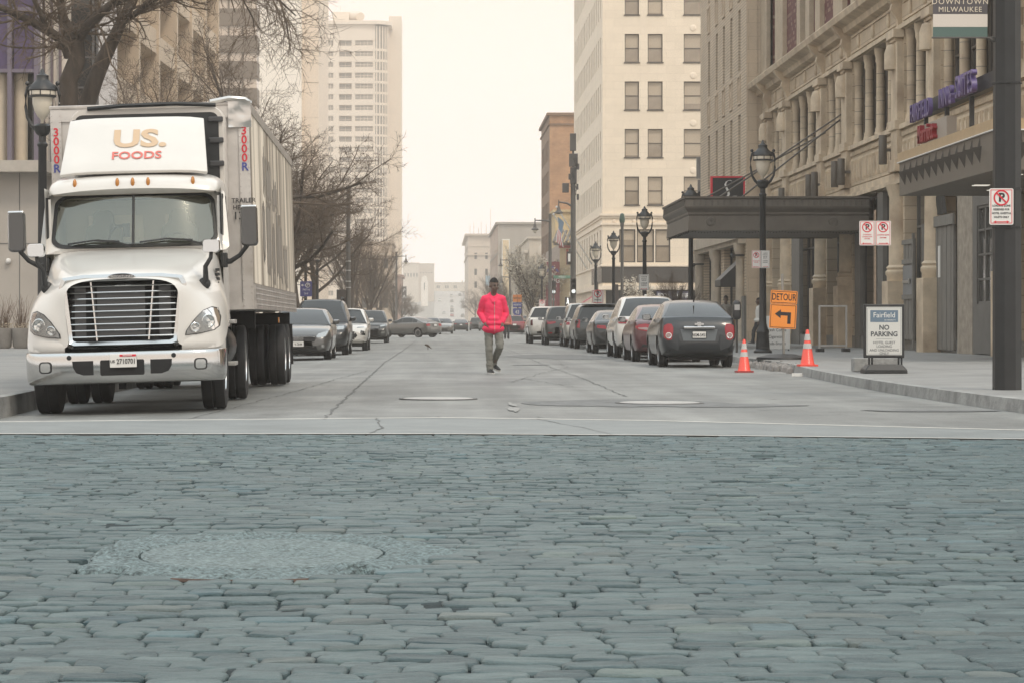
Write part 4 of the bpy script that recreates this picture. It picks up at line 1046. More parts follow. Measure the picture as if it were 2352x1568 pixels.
# ================================================================ cars
M_glass = mat('car_glass', (.022,.024,.024), .05, spec=.6)
M_taill = mat('tail_lamp_red', (.27,.006,.015), .25, coat=.3)
M_tailw = mat('tail_lamp_clear', (.30,.21,.20), .25, coat=.3)
M_head = mat('head_lamp', (.40,.41,.40), .12, metal=.6, coat=1)
M_grill = mat('grille_black', (.012,.012,.013), .4)
def paint(name, c, metal=.25, rough=.32):
    dk = max(c) < .1
    return mat('paint_'+name, c, .3 if dk else rough, metal=0 if dk else metal, coat=.6 if dk else 1.0, spec=.35 if dk else .5)
def lerpf(pts, y):
    if y <= pts[0][0]: return pts[0][1]
    for (a,b),(c,d) in zip(pts,pts[1:]):
        if y <= c:
            t = (y-a)/(c-a); t2 = t
            return b+(d-b)*t2
    return pts[-1][1]
TYPES = {
 'sedan': dict(L=4.75,W=1.83,H=1.46,deck=[(-2.37,.80),(-2.30,1.0),(-2.15,1.07),(-1.5,1.06),(.95,.99),(1.5,.93),(2.1,.80),(2.30,.66)],gh=(-1.95,-.85,.05,1.10),wb=2.80,fo=.95,wr=.33,belt=1.02,pil=[-.95,.02]),
 'small': dict(L=4.40,W=1.74,H=1.52,deck=[(-2.2,.78),(-2.14,1.02),(-2.0,1.12),(-1.4,1.10),(.95,1.02),(1.5,.96),(1.95,.84),(2.15,.68)],gh=(-1.80,-.80,.10,1.12),wb=2.53,fo=.9,wr=.33,belt=1.06,pil=[-.9,.05]),
 'suv': dict(L=4.75,W=1.90,H=1.74,deck=[(-2.37,.9),(-2.30,1.08),(-2.2,1.12),(.9,1.10),(1.4,1.08),(2.1,.98),(2.3,.80)],gh=(-2.26,-1.85,.15,1.05),wb=2.80,fo=.92,wr=.37,belt=1.12,pil=[-1.6,-.75,.15]),
 'crossover': dict(L=4.65,W=1.86,H=1.68,deck=[(-2.32,.9),(-2.25,1.10),(-2.1,1.15),(.9,1.06),(1.4,1.02),(2.05,.9),(2.25,.75)],gh=(-2.16,-1.25,.15,1.10),wb=2.72,fo=.92,wr=.36,belt=1.10,pil=[-1.25,-.6,.15]),
 'minivan': dict(L=5.1,W=1.98,H=1.74,deck=[(-2.55,.9),(-2.48,1.05),(-2.4,1.08),(1.2,1.05),(1.6,1.0),(2.3,.86),(2.5,.72)],gh=(-2.47,-2.22,.45,1.45),wb=3.08,fo=1.0,wr=.35,belt=1.07,pil=[-1.75,-.55,.5]),
 'pickup': dict(L=5.6,W=2.0,H=1.92,deck=[(-2.8,.95),(-2.76,1.2),(-2.7,1.22),(-1.0,1.22),(.9,1.20),(1.5,1.18),(2.5,1.12),(2.75,.9)],gh=(-.95,-.72,.5,1.25),wb=3.65,fo=.95,wr=.40,belt=1.22,pil=[-.3,.2]),
}
SHELLS = {}
def shell(kind, **ov):
    key = (kind, tuple(sorted(ov.items())))
    if key in SHELLS: return SHELLS[key]
    T = dict(TYPES[kind]); T.update(ov)
    L, Wd, H = T['L'], T['W']/2, T['H']; sc = L/TYPES[kind]['L']
    deck = [(a*sc,b) for a,b in T['deck']]
    hl = L/2
    ends = [(-hl-.025,.55,.46,.26),(-hl,.80,.30,.16),(-hl+.035,.90,.12,.06),(-hl+.09,.945,.04,.02),(-hl+.2,.97,0,0)]
    st = [(y,wf,dt,db) for y,wf,dt,db in ends]
    inner = [y for y in np.linspace(-hl+.4, hl-.55, 14)]
    st += [(y,1-.02*abs(y/hl)**3,0,0) for y in inner]
    st += [(hl-.35,.965,0,0),(hl-.2,.93,.0,.0),(hl-.10,.885,.04,.03),(hl-.04,.82,.12,.06),(hl,.70,.26,.16),(hl+.03,.45,.40,.24)]
    zb0 = .24 if kind in ('sedan','small') else (.30 if kind != 'pickup' else .38)
    rings = []
    for y,wf,dt,db in st:
        zt = lerpf(deck,y)-dt*.55; zb = zb0+db*1.0+(.05 if y < -hl+.3 else 0); w = Wd*wf
        zm = .52*zt+.48*zb
        hp = [(0,zb),(.78*w,zb),(.93*w,zb+.05),(.98*w,zb+.2),(1.0*w,zm),(.99*w,zt-.14),(.955*w,zt-.04),(.88*w,zt-.005),(.5*w,zt+.012),(0,zt+.018)]
        rings.append([(x,y,z) for x,z in hp]+[(-x,y,z) for x,z in hp[1:-1][::-1]])
    b = MB(); b.loft(rings,0,True,True)
    body = b.build('body', M_black, recalc=True)
    cut = MB(); wy = [hl-T['fo'], hl-T['fo']-T['wb']]
    for y in wy:
        for s in (-1,1):
            cut.lathe([(.001,Wd-.26),(T['wr']+.055,Wd-.26),(T['wr']+.055,Wd+.2),(.001,Wd+.2)],28,0,Matrix.Translation((0,y,T['wr']+.01))@Matrix.Rotation(s*PI/2,4,'Y'))
    co_ = cut.build('cut', M_dark, recalc=True)
    md = body.modifiers.new('b','BOOLEAN'); md.object = co_; md.operation = 'DIFFERENCE'; md.solver = 'EXACT'
    try: md.material_mode = 'TRANSFER'
    except Exception: pass
    me = evaluated_mesh(body); me.set_sharp_from_angle(angle=.6)
    bpy.data.objects.remove(body); bpy.data.objects.remove(co_)
    # greenhouse
    yr, rr_, rf, yc = [v*sc for v in T['gh']]
    roofl = [(yr,None),(rr_,H-.05),((rr_+rf)/2,H),(rf,H-.03),(yc,None)]
    def top(y):
        b0 = lerpf(deck,y)
        if y <= rr_: t = (y-yr)/(rr_-yr); zr = lerpf(deck,yr); return zr+(H-.05-zr)*(1-(1-t)**1.25)
        if y >= rf: t = (yc-y)/(yc-rf); zc = lerpf(deck,yc); return zc+(H-.03-zc)*(1-(1-t)**1.2)
        m = (rr_+rf)/2
        return H-.05+.05*(1-((y-m)/(m-rr_))**2) if y < m else H-.03+.03*(1-((y-m)/(rf-m))**2)
    ps = T['pil']; marks = {yr,rr_,rf,yc}
    ys = [yr+(rr_-yr)*t for t in (0,.08,.3,.5,.75,.93,1)]+[rf+(yc-rf)*t for t in (0,.06,.3,.5,.75,.94,1)]
    for p in ps:
        p *= sc; ys += [p-.045,p+.045]
    ys += list(np.linspace(rr_,rf,5)[1:-1]); ys = sorted(set(round(float(y),4) for y in ys))
    def sec(y):
        zt = top(y); zb = lerpf(deck,y)-.035; f = max(0,min(1,(zt-zb)/(H-zb)))
        w0 = Wd*.945; w1 = Wd*(.945-.235*f)
        fx = lambda t: w0+(w1-w0)*t
        h = zt-zb
        return [(w0,zb),(fx(.16),zb+.16*h),(fx(.5)+.012*f,zb+.5*h),(fx(.84)+.006*f,zb+.84*h),(fx(1)-.02,zb+.955*h),(fx(1)-.10*f-.02,zb+.99*h),(w1*.5,zt+.012*f),(0,zt+.018*f)]
    roof = MB(); panes = {}
    secs = [sec(y) for y in ys]
    for i in range(len(ys)-1):
        y0, y1 = ys[i], ys[i+1]; ym = (y0+y1)/2; A, B = secs[i], secs[i+1]
        for s in (1,-1):
            for j in range(7):
                q = [(s*A[j][0],y0,A[j][1]),(s*B[j][0],y1,B[j][1]),(s*B[j+1][0],y1,B[j+1][1]),(s*A[j+1][0],y0,A[j+1][1])]
                if s < 0: q = q[::-1]
                dst = roof; mi = 0
                inpil = any(abs(ym-p*sc) < .045 for p in ps)
                if j in (1,2):
                    lim0 = yr+(rr_-yr)*.5; lim1 = rf+(yc-rf)*.72
                    if kind in ('suv','minivan'): lim0 = rr_
                    if kind == 'crossover': lim0 = yr+(rr_-yr)*.7
                    if lim0 <= ym <= lim1:
                        if inpil: mi = 1
                        else:
                            k = ('side_window', s, sum(ym > p*sc for p in ps)); dst = panes.setdefault(k, MB())
                elif j >= 4:
                    if rf+(yc-rf)*.06 < ym < rf+(yc-rf)*.94: dst = panes.setdefault(('windscreen',0,0), MB())
                    elif yr+(rr_-yr)*.08 < ym < yr+(rr_-yr)*.93: dst = panes.setdefault(('rear_window',0,0), MB())
                    elif ym > rf+(yc-rf)*.93: mi = 1
                    if j == 4 and dst is not roof: dst = roof; mi = 0
                dst.add(q,[(0,1,2,3)],mi,True)
    def weld(m):
        bm = bmesh.new(); bm.from_mesh(m); bmesh.ops.remove_doubles(bm, verts=bm.verts, dist=.0005); bm.to_mesh(m); bm.free(); m.set_sharp_from_angle(angle=.7); return m
    rm = weld(roof.mesh('roof',[M_black,M_black])); pm = [(k[0], weld(m.mesh(k[0],M_glass))) for k,m in panes.items()]
    bm = bmesh.new(); bm.from_mesh(me); bm.from_mesh(rm); bv = BVHTree.FromBMesh(bm); bm.free()
    SHELLS[key] = (T, me, rm, pm, bv, wy)
    return SHELLS[key]
def mirrorx(p): return [(-x,z) for x,z in p]
def car(kind, name, label, cat, pm, x, y, heading, group, feats=(), rimm=None, ov={}, z=None, mirror=True, lod=False):
    T, me, rm, panes, bv, wy = shell(kind, **ov)
    hl = T['L']/2; Wd = T['W']/2
    c = thing(name, label, cat, (x,y,(roadz(x)+hill(y)) if z is None else z), heading, group)
    b = me.copy(); b.materials[0] = pm; link('body', b, c)
    r = rm.copy(); r.materials[0] = pm; ro = link('roof', r, c)
    for nm, m in panes: link(nm, m, ro)
    for yy in wy:
        for s in (-1,1): wheel_parts(c, s*(Wd-.135), yy, T['wr'], T['wr'], .22, s, .64, 5, rm=rimm)
    u = MB(); u.box(-Wd*.75,Wd*.75,-hl+.35,hl-.4,.17,.32); u.build('underbody', M_dark, c)
    if mirror:
        zc = T['belt']+.02; yc = T['gh'][3]*T['L']/TYPES[kind]['L']-.42
        for s in (-1,1):
            m = MB(); m.loft([[(s*(Wd+.075)+a*f,yc+d,zc+.055+q*f) for a,q in rrect(-.10,.10,-.07,.075,.05)] for f,d in ((.9,-.045),(1,-.02),(.92,.05),(.5,.11))],0,True,True)
            m.box(min(s*(Wd-.06),s*(Wd+.04)),max(s*(Wd-.06),s*(Wd+.04)),yc-.02,yc+.04,zc-.02,zc+.03)
            mo = m.build('side_mirror', [pm], c)
            g = MB(); g.add([(s*(Wd+.075)+a*.86,yc-.047,zc+.055+q*.84) for a,q in rrect(-.10,.10,-.07,.075,.045)],[tuple(range(20))]); g.build('mirror_glass', mat('mirror_pane',(.35,.36,.36),.06,metal=.9), mo)
    for f in feats:
        nm, m, sign, polys, off = f[:5]
        for p in polys:
            k = MB(); project(k, bv, p, 'y' if sign in (-1,1) else 'x', sign if sign in (-1,1) else (1 if sign > 0 else -1), off, 2, 0, .03, maxd=f[5] if len(f) > 5 else .6)
            if k.v: k.build(nm, m, c)
    return c
def plate_on(c, yb, z, txt, sign, w=.15, bg=None, fr=True):
    p = MB(); p.box(-w-.012,w+.012,min(yb,yb+sign*.01),max(yb,yb+sign*.01),z-.082,z+.082,0); o = p.build('plate_frame', M_black, c)
    q = MB(); q.box(-w,w,min(yb+sign*.01,yb+sign*.016),max(yb+sign*.01,yb+sign*.016),z-.07,z+.07,0); q.build('plate', bg or M_white, o)
    if txt:
        M = MY if sign < 0 else Matrix.Rotation(PI,4,'Z') @ MY
        text('plate_number', txt, .105, M_ink, o, (0,yb+sign*.018,z-.008), M=M, bold=.012, width=.72)
def both(p): return [p, mirrorx(p)]
def strip(z0, z1, w, zin=0): return [(-w,z0),(w,z0),(w,z1),(-w,z1)]
GR, GL = 'cars parked along the right kerb', 'cars parked along the left kerb'
# ---- right kerb, tails to the camera
P = paint('slate', (.019,.023,.027)); hl = 2.2
car1 = car('small','parked_sedan','dark slate sedan with round tail lamps, first in the right kerb row beside the cones','car',P,5.86,54.6+hl,0,GR,[
  ('tail_light',M_taill,-1,both([(.62,.63),(.585,.80),(.58,.90),(.62,.98),(.71,.985),(.79,.94),(.81,.80),(.79,.67),(.70,.61)]),.012,.35),
  ('tail_lamp_ring',M_chromes,-1,both(ell(.69,.72,.07,.07)),.022,.35),
  ('tail_lamp_lens',M_tailw,-1,both(ell(.69,.72,.056,.056)),.026,.35),
  ('plate_recess',mat('slate_recess',(.10,.115,.125),.45),-1,[[(-.36,.60),(.36,.60),(.42,.86),(-.42,.86)]],.006),
  ('lower_bumper',M_black,-1,[[(-.74,.30),(.74,.30),(.70,.40),(-.70,.40)]],.012,.3),
  ('reflector',mat('reflector_grey',(.25,.25,.25),.25),-1,[[(.76,.50),(.80,.50),(.82,.62),(.79,.62)]],.014,.4)],rimm=M_rim)
b = MB(); b.box(-.36,.36,-hl-.05,-hl+.05,.862,.925); b.build('chrome_bar', M_chrome, car1, bevel=.02)
plate_on(car1,-hl-.012,.735,'AKM-5451',-1)
b = MB(); b.prism([(-.11,-.02),(-.04,-.02),(-.04,-.045),(.04,-.045),(.04,-.02),(.11,-.02),(.095,.02),(.04,.02),(.04,.045),(-.04,.045),(-.04,.02),(-.095,.02)],0,.02,Matrix.Translation((0,-hl-.012,.975))); b.build('emblem', M_chromes, car1)
b = MB(); b.tube([(0,-1.0,1.49),(0,-1.12,1.60),(0,-1.16,1.66)],[.02,.008,.004],6); b.build('aerial', M_black, car1)
P = paint('maroon', (.085,.026,.03)); hl = 2.42
car2 = car('sedan','parked_sedan','dark maroon sedan with slim wraparound tail lamps behind the slate sedan','car',P,5.92,62.2+hl,0,GR,[
  ('tail_light',M_taill,-1,both([(.36,.80),(.40,.92),(.62,.985),(.86,.95),(.88,.88),(.80,.82),(.55,.77)]),.012,.5),
  ('tail_lamp_lens',M_tailw,-1,both([(.46,.835),(.60,.89),(.82,.88),(.80,.85),(.6,.82)]),.02,.5),
  ('lower_bumper',M_black,-1,[[(-.78,.30),(.78,.30),(.70,.46),(-.70,.46)]],.012,.3)],ov=dict(L=4.85,W=1.85,H=1.48))
plate_on(car2,-hl-.01,.74,'',-1)
P = paint('pearl', (.62,.60,.56),.05,.3); hl = 2.4
car3 = car('crossover','parked_crossover','tall white coupe-backed crossover with red lamps between the maroon sedan and the minivan','car',P,6.02,69.2+hl,0,GR,[
  ('tail_light',M_taill,-1,both([(.50,1.03),(.55,1.10),(.80,1.12),(.92,1.05),(.90,.98),(.70,.98)]),.012,.5),
  ('lower_bumper',M_black,-1,[[(-.85,.34),(.85,.34),(.80,.58),(-.80,.58)]],.012,.4)],ov=dict(L=4.9,W=1.96,H=1.78))
plate_on(car3,-hl-.02,.78,'',-1)
b = MB(); b.box(-.04,.04,-1.0,-.85,1.76,1.83); b.build('roof_fin', P, car3, bevel=.02)
P = paint('black_metal', (.028,.03,.031)); hl = 2.35
car('sedan','parked_sedan','low black sedan mostly hidden beyond the white crossover','car',P,5.95,79.5+hl,0,GR,[('tail_light',M_taill,-1,both([(.45,.80),(.5,.92),(.84,.94),(.86,.84)]),.012,.5)],rimm=mat('rim_bright',(.75,.73,.7),.25,metal=.6),ov=dict(L=4.7,H=1.42))
P = paint('graphite', (.052,.056,.055)); hl = 2.55
car5 = car('minivan','parked_minivan','dark grey minivan with tall upright red tail lamps','minivan',P,6.22,93.6+hl,0,GR,[
  ('tail_light',M_taill,-1,both([(.80,.80),(.78,1.12),(.88,1.14),(.97,1.08),(.97,.84)]),.012,.5),
  ('plate_recess',M_black,-1,[[(-.34,.78),(.34,.78),(.38,.98),(-.38,.98)]],.008),
  ('bumper_strip',mat('strip_grey',(.25,.26,.26),.3,metal=.5),-1,[[(-.88,.535),(.88,.535),(.88,.56),(-.88,.56)]],.014,.4),
  ('lower_panel',M_black,-1,[[(-.6,.60),(.6,.60),(.6,.74),(-.6,.74)]],.006)])
plate_on(car5,-hl-.005,.88,'',-1)
b = MB(); b.box(-.72,.72,-hl+.18,-hl+.42,1.70,1.745); b.build('roof_spoiler', P, car5, bevel=.02)
P = paint('silver', (.44,.43,.40),.5); hl = 2.37
car('suv','parked_suv','pale silver SUV half hidden beyond the minivan','SUV',P,6.15,101.3+hl,0,GR,[('tail_light',M_taill,-1,both([(.70,.92),(.70,1.08),(.90,1.08),(.92,.92)]),.012,.5),('lower_bumper',M_black,-1,[strip(.34,.6,.85)],.012,.4)],ov=dict(H=1.84))
P = paint('gunmetal', (.062,.062,.058)); hl = 2.4
car('suv','parked_suv','dark gunmetal SUV with wide red tail lamps beside the white pickup','SUV',P,5.72,109.6+hl,0,GR,[
  ('tail_light',M_taill,-1,both([(.46,1.0),(.46,1.07),(.90,1.10),(.93,.96),(.70,.94)]),.012,.5),('reflector',M_taill,-1,both([(.62,.52),(.62,.58),(.8,.58),(.8,.52)]),.014,.4),
  ('lower_bumper',M_black,-1,[strip(.34,.46,.85)],.012,.4)],ov=dict(L=4.8,W=1.93,H=1.76))
P = paint('plain_white', (.66,.64,.60),.0,.3); hl = 2.75
car8 = car('pickup','parked_pickup','white pickup truck with a dark rear window, parked beyond the gunmetal SUV','pickup',P,5.32,117.4+hl,0,GR,[
  ('tail_light',mat('dark_tail',(.10,.02,.025),.2,coat=1),-1,both([(.80,.88),(.80,1.16),(.95,1.16),(.96,.88)]),.012,.5),
  ('lower_bumper',M_black,-1,[strip(.48,.60,.6)],.02,.4)],ov=dict(L=5.5,W=1.98,H=1.80))
P = paint('red', (.20,.028,.035)); hl = 2.35
car9 = car('suv','red_suv','dark red SUV crossing the junction beyond the walking man','SUV',P,6.6,213+hl,0,None,[
  ('tail_light',M_taill,-1,both([(.50,1.0),(.50,1.10),(.90,1.10),(.92,.98)]),.012,.5),('lower_bumper',M_black,-1,[strip(.32,.60,.86)],.012,.4)],ov=dict(L=4.7,W=1.86,H=1.68))
plate_on(car9,-hl-.01,.86,'',-1)
P = paint('black_metal', (.028,.03,.031)); hl = 2.42
carA = car('sedan','black_sedan','black sedan driving away in the middle of the road','car',P,2.55,290+hl,0,None,[
  ('tail_light',M_taill,-1,both([(.52,.84),(.52,.94),(.86,.96),(.88,.84)]),.012,.5),('lower_bumper',M_black,-1,[strip(.28,.5,.8)],.012,.4)],ov=dict(H=1.46))
plate_on(carA,-hl-.01,.80,'',-1)
P = paint('graphite', (.052,.056,.055))
car('suv','parked_suv','dark SUV with its tail to us, last but one of the right kerb row','SUV',P,4.9,322,0,GR,[('tail_light',M_taill,-1,both([(.70,.92),(.70,1.08),(.90,1.08),(.92,.92)]),.012,.5)])
car('suv','parked_suv','grey SUV at the far end of the right kerb row behind the walking man','SUV',paint('mid_grey',(.16,.155,.145)),5.9,308,0,GR,[('tail_light',M_taill,-1,both([(.70,.92),(.70,1.08),(.90,1.08),(.92,.92)]),.012,.5)])
# ---- left kerb, fronts to the camera
def front(kind, name, label, cat, P, xr, yf, feats, ov={}, rimm=None):
    L = ov.get('L', TYPES[kind]['L']); Wd = ov.get('W', TYPES[kind]['W'])/2
    return car(kind,name,label,cat,P,xr-Wd,yf+L/2,PI,GL,feats,rimm,ov)
# on the car itself +x is the image's left; front features project from +1
P = paint('steel_grey', (.13,.13,.126),.5)
c1 = front('sedan','parked_sedan','steel grey sedan with a curved mesh grille, right behind the lorry','car',P,-3.12,69.3,[
  ('headlight',M_head,1,both([(.50,.66),(.56,.76),(.80,.84),(.86,.80),(.82,.70),(.64,.65)]),.012,.7),
  ('grille',M_grill,1,[[(-.46,.54),(.46,.54),(.52,.66),(.47,.72),(-.47,.72),(-.52,.66)]],.012),
  ('lower_grille',M_grill,1,[[(-.55,.30),(.55,.30),(.5,.42),(-.5,.42)]],.012,.5),
  ('fog_lamp',M_head,1,both(ell(.70,.42,.055,.045)),.014,.7)],ov=dict(L=4.9,W=1.86,H=1.50,deck=((-2.37,.80),(-2.30,1.0),(-2.15,1.07),(-1.5,1.06),(.95,1.02),(1.5,.98),(2.05,.88),(2.30,.74))),rimm=M_rim)
b = MB()
for k in range(4): b.tube([(-.47,2.45,.57+.037*k),(0,2.50,.57+.037*k),(.47,2.45,.57+.037*k)],.009,5)
b.build('grille_bars', M_chromes, c1); plate_on(c1,2.485,.47,'V-7644',1)
P = paint('black_metal', (.028,.03,.031))
c2 = front('suv','parked_suv','black SUV with roof rails between the steel grey sedan and the white hatchback','SUV',P,-3.0,79.4,[
  ('headlight',M_head,1,both([(.58,.84),(.60,.96),(.90,.98),(.92,.86)]),.012,.6),('grille',M_grill,1,[[(-.5,.66),(.5,.66),(.55,.95),(-.55,.95)]],.012),('lower_grille',M_grill,1,[strip(.38,.52,.6)],.012)],ov=dict(L=4.87,W=1.95,H=1.86))
b = MB()
for s in (-1,1): b.tube([(s*.66,-1.8,1.84),(s*.66,-1.7,1.92),(s*.66,.1,1.93),(s*.66,.25,1.83)],.022,6)
b.build('roof_rails', M_black, c2)
P = paint('plain_white', (.66,.64,.60),.0,.3)
c3 = front('crossover','parked_hatchback','white small crossover with a big hexagon grille in the left kerb row','car',P,-2.72,91.6,[
  ('headlight',M_grill,1,both([(.60,.62),(.62,.78),(.80,.74),(.80,.58)]),.012,.6),('lamp_slit',M_head,1,both([(.46,.86),(.50,.91),(.88,.96),(.86,.90)]),.012,.6),
  ('grille',M_grill,1,[[(-.38,.44),(.38,.44),(.5,.58),(.40,.74),(-.40,.74),(-.5,.58)]],.012),('lower_bumper',M_black,1,[strip(.32,.40,.75)],.014,.5)],ov=dict(L=4.35,W=1.8,H=1.62))
P = paint('charcoal', (.055,.057,.056))
c4 = front('suv','parked_suv','charcoal crossover with chrome bar grille, last of the left kerb row','SUV',P,-2.72,127.5,[
  ('headlight',M_head,1,both([(.52,.86),(.55,.95),(.88,.98),(.88,.90)]),.012,.6),('grille',M_grill,1,[[(-.5,.68),(.5,.68),(.52,.92),(-.52,.92)]],.012),
  ('fog_lamp',M_head,1,both([(.58,.50),(.60,.60),(.80,.64),(.80,.52)]),.012,.6),('lower_grille',M_grill,1,[strip(.36,.5,.5)],.012)],ov=dict(L=4.78,W=1.93,H=1.74))
b = MB()
for k in range(3): b.tube([(-.5,2.39,.73+.07*k),(0,2.43,.73+.07*k),(.5,2.39,.73+.07*k)],.012,5)
b.build('grille_bars', M_chromes, c4)
# ---- in the junction
P = paint('warm_grey', (.14,.137,.128),.45); 
c5 = car('sedan','turning_sedan','warm grey sedan turning left across the junction with its red lamps in view','car',P,-2.15,172,R(52),None,[
  ('tail_light',M_taill,-1,both([(.50,.82),(.50,.98),(.80,1.0),(.86,.90),(.84,.80)]),.012,.6),('lower_bumper',mat('strip_grey',(.25,.26,.26),.3,metal=.5),-1,[strip(.44,.47,.8)],.014,.5)],rimm=mat('rim_bright',(.75,.73,.7),.25,metal=.6),ov=dict(L=4.6,H=1.47))
plate_on(c5,-2.32,.88,'',-1)
b = MB(); b.tube([(-.62,-2.12,1.07),(-.6,-2.17,1.13),(0,-2.22,1.15),(.6,-2.17,1.13),(.62,-2.12,1.07)],.02,6); b.build('boot_spoiler', M_black, c5)
car('sedan','oncoming_sedan','dark sedan waiting half hidden behind the turning grey sedan','car',paint('charcoal',(.055,.057,.056)),-.75,214,PI,'oncoming cars at the junction',[('headlight',M_head,1,both([(.50,.66),(.56,.76),(.80,.84),(.86,.80),(.82,.70)]),.012,.7),('grille',M_grill,1,[strip(.5,.62,.4)],.012)])
car('sedan','oncoming_sedan','grey sedan facing us with a wide black lower grille','car',paint('mid_grey',(.16,.155,.145)),.35,227,PI,'oncoming cars at the junction',[('headlight',M_head,1,both([(.45,.70),(.50,.76),(.80,.84),(.86,.80)]),.012,.7),('lower_grille',M_grill,1,[[(-.6,.34),(.6,.34),(.42,.56),(-.42,.56)]],.012)],ov=dict(H=1.44))
# ---- the far hill
def hillcar(kind, name, label, cat, P, px, y, hd, grp='cars climbing the far hill', ov={}):
    x = (px-1010)*y/F
    tailp = [('tail_light',M_taill,-1,both([(.60,.86),(.60,1.0),(.88,1.0),(.88,.86)]),.012,.6)] if hd == 0 else [('headlight',M_head,1,both([(.55,.70),(.58,.80),(.86,.84),(.86,.74)]),.012,.7),('grille',M_grill,1,[strip(.5,.68,.4)],.012)]
    return car(kind,name,label,cat,P,x,y,hd,grp,tailp,ov=ov,z=hill(y)+.06,mirror=False)
Wt = paint('plain_white', (.66,.64,.60),.0,.3); Bk = paint('black_metal', (.028,.03,.031)); Gy = paint('mid_grey',(.16,.155,.145)); Rd = paint('red', (.20,.028,.035)); Sl = paint('silver', (.44,.43,.40),.5)
hillcar('suv','distant_car','small red car at the foot of the far hill','car',paint('bright_red',(.45,.03,.04)),1038,1190,0)
hillcar('suv','distant_car','black car just above the red one on the far hill','car',Bk,1038,1245,0)
hillcar('suv','distant_car','white van with dark rear glass in the middle of the far hill','van',Wt,1038,1290,0,ov=dict(H=1.9))
hillcar('suv','distant_car','dark car below the uppermost white car on the far hill','car',Gy,1038,1390,0)
hillcar('suv','distant_car','uppermost white car climbing the far hill under the bridge','van',Wt,1037,1475,0,ov=dict(H=2.1))
hillcar('suv','distant_car','white car coming down the far hill, halfway up','car',Wt,1010,1405,PI,'cars coming down the far hill')
hillcar('sedan','distant_car','pale silver car coming down the lower part of the far hill','car',Sl,1020,1225,PI,'cars coming down the far hill')
hillcar('sedan','distant_car','dark car coming down under the bridge on the far hill','car',Bk,994,1520,PI,'cars coming down the far hill')
hillcar('suv','distant_car','grey car parked at the right side of the far hill road','car',Gy,1063,1185,0)
hillcar('suv','distant_car','dark van on the right side of the far hill just below the bridge','van',Bk,1056,1500,0)
# ================================================================ buildings on the right side
UR = (0,-1,0)          # facades that face the street (towards -X)
UF = (1,0,0)           # facades that face the camera (towards -Y)
UL = (0,1,0)           # facades that face the street (towards +X)
M_terra = brickmat('terracotta', (.53,.435,.315), (.47,.385,.28), (.28,.21,.145), 1.1, .42, 'y', .012, .7, .22)
M_terrap = mat('terracotta_relief', (.555,.455,.33), .65, var=.18, scale=1.4, bump=.3, bscale=14, dirt=(.37,.28,.195), dscale=.9)
M_redlat = brickmat('red_diaper_brick', (.13,.042,.036), (.48,.38,.28), (.12,.045,.04), .30, .22, 'y', .05, .85, .12, bias=-.45)
M_wpane = mat('dark_pane', (.03,.03,.029), .06, spec=.5, var=.3, scale=.35)
M_wframe = mat('bronze_frame', (.085,.07,.055), .5)
M_shop = mat('shop_glass', (.075,.075,.07), .05, spec=1.0, var=.45, scale=.5)
M_greyp = mat('grey_paint', (.13,.125,.115), .55, var=.12, scale=2)
M_canopy = mat('canopy_bronze', (.105,.092,.076), .5, var=.15, scale=2)
def shellbox(mb, x0, x1, y0, y1, z0, z1, mi=0, skip=()):
    "body of a building behind its facade; skip the sides that facade() makes"
    if 'L' not in skip: mb.quad((x0,y1,z0),(x0,y0,z0),(x0,y0,z1),(x0,y1,z1),mi)
    if 'R' not in skip: mb.quad((x1,y0,z0),(x1,y1,z0),(x1,y1,z1),(x1,y0,z1),mi)
    if 'F' not in skip: mb.quad((x0,y0,z0),(x1,y0,z0),(x1,y0,z1),(x0,y0,z1),mi)
    mb.quad((x1,y1,z0),(x0,y1,z0),(x0,y1,z1),(x1,y1,z1),mi); mb.quad((x0,y0,z1),(x1,y0,z1),(x1,y1,z1),(x0,y1,z1),mi)
# ---- hotel with terracotta colonnade
HX = 14.4
hotel = thing('terracotta_hotel', 'tan terracotta hotel front with engaged columns, bracketed cornice and red brick above', 'building', (HX,80,0))
PY = [105.2,99.7,90.5,84.9,75.5,70.0,60.5,55.0]; Y1 = 108.0
uof = lambda y: Y1-y
up = []; lo = []
for a,b in zip(PY,PY[1:]): up.append((uof(a)+.55,uof(b)-.55,7.15,10.1)); lo.append((uof(a)+.6,uof(b)-.6,.55,5.3))
w = MB(); facade(w,(HX,Y1,0),UR,Y1-52,11.3,up+lo,.42)
w.box(HX+.55,HX+.57,52,Y1,0,11.2); w.build('lower_wall', M_terra, hotel, world=True)
tops = [(2.0,3.6,12.2,15.2),(2.0,3.6,16.3,19),(11.8,13.3,12.2,15.2),(14.4,15.6,12.2,15.2),(11.8,13.3,16.3,19),(14.4,15.6,16.3,19),(22.2,23.4,12.2,15.2),(22.2,23.4,16.3,19)]
w = MB(); facade(w,(HX+.1,Y1,11.3),UR,Y1-52,10,[(a,b,c-11.3,d-11.3) for a,b,c,d in tops],.3); shellbox(w,HX+.58,34,52,Y1,0,21.3,1,('L',)); 
w.build('upper_wall', [M_redlat, mat('party_wall',(.28,.22,.16),.8,var=.15)], hotel, world=True)
for h in tops: window(hotel,(HX+.1,Y1,0),UR,h,.28,M_wframe,M_wpane)
p = MB()
for ya,yb in ((107.9,106.0),(103.3,101.0),(97.0,96.1),(94.7,93.7),(92.3,91.1),(88.0,86.0),(84.3,83.6),(82.2,80.2),(76,74),(70.5,68.5)): p.box(HX-.08,HX+.2,yb,ya,11.4,21.2)
p.build('brick_piers', mat('cream_pier',(.44,.36,.265),.7,var=.12,scale=2,bump=.3,bscale=8), hotel, world=True)
c = MB()
prof = [(0,11.05),(-.25,11.12),(-.30,11.3),(-.62,11.42),(-.68,11.62),(-.60,11.70),(0.05,11.78)]
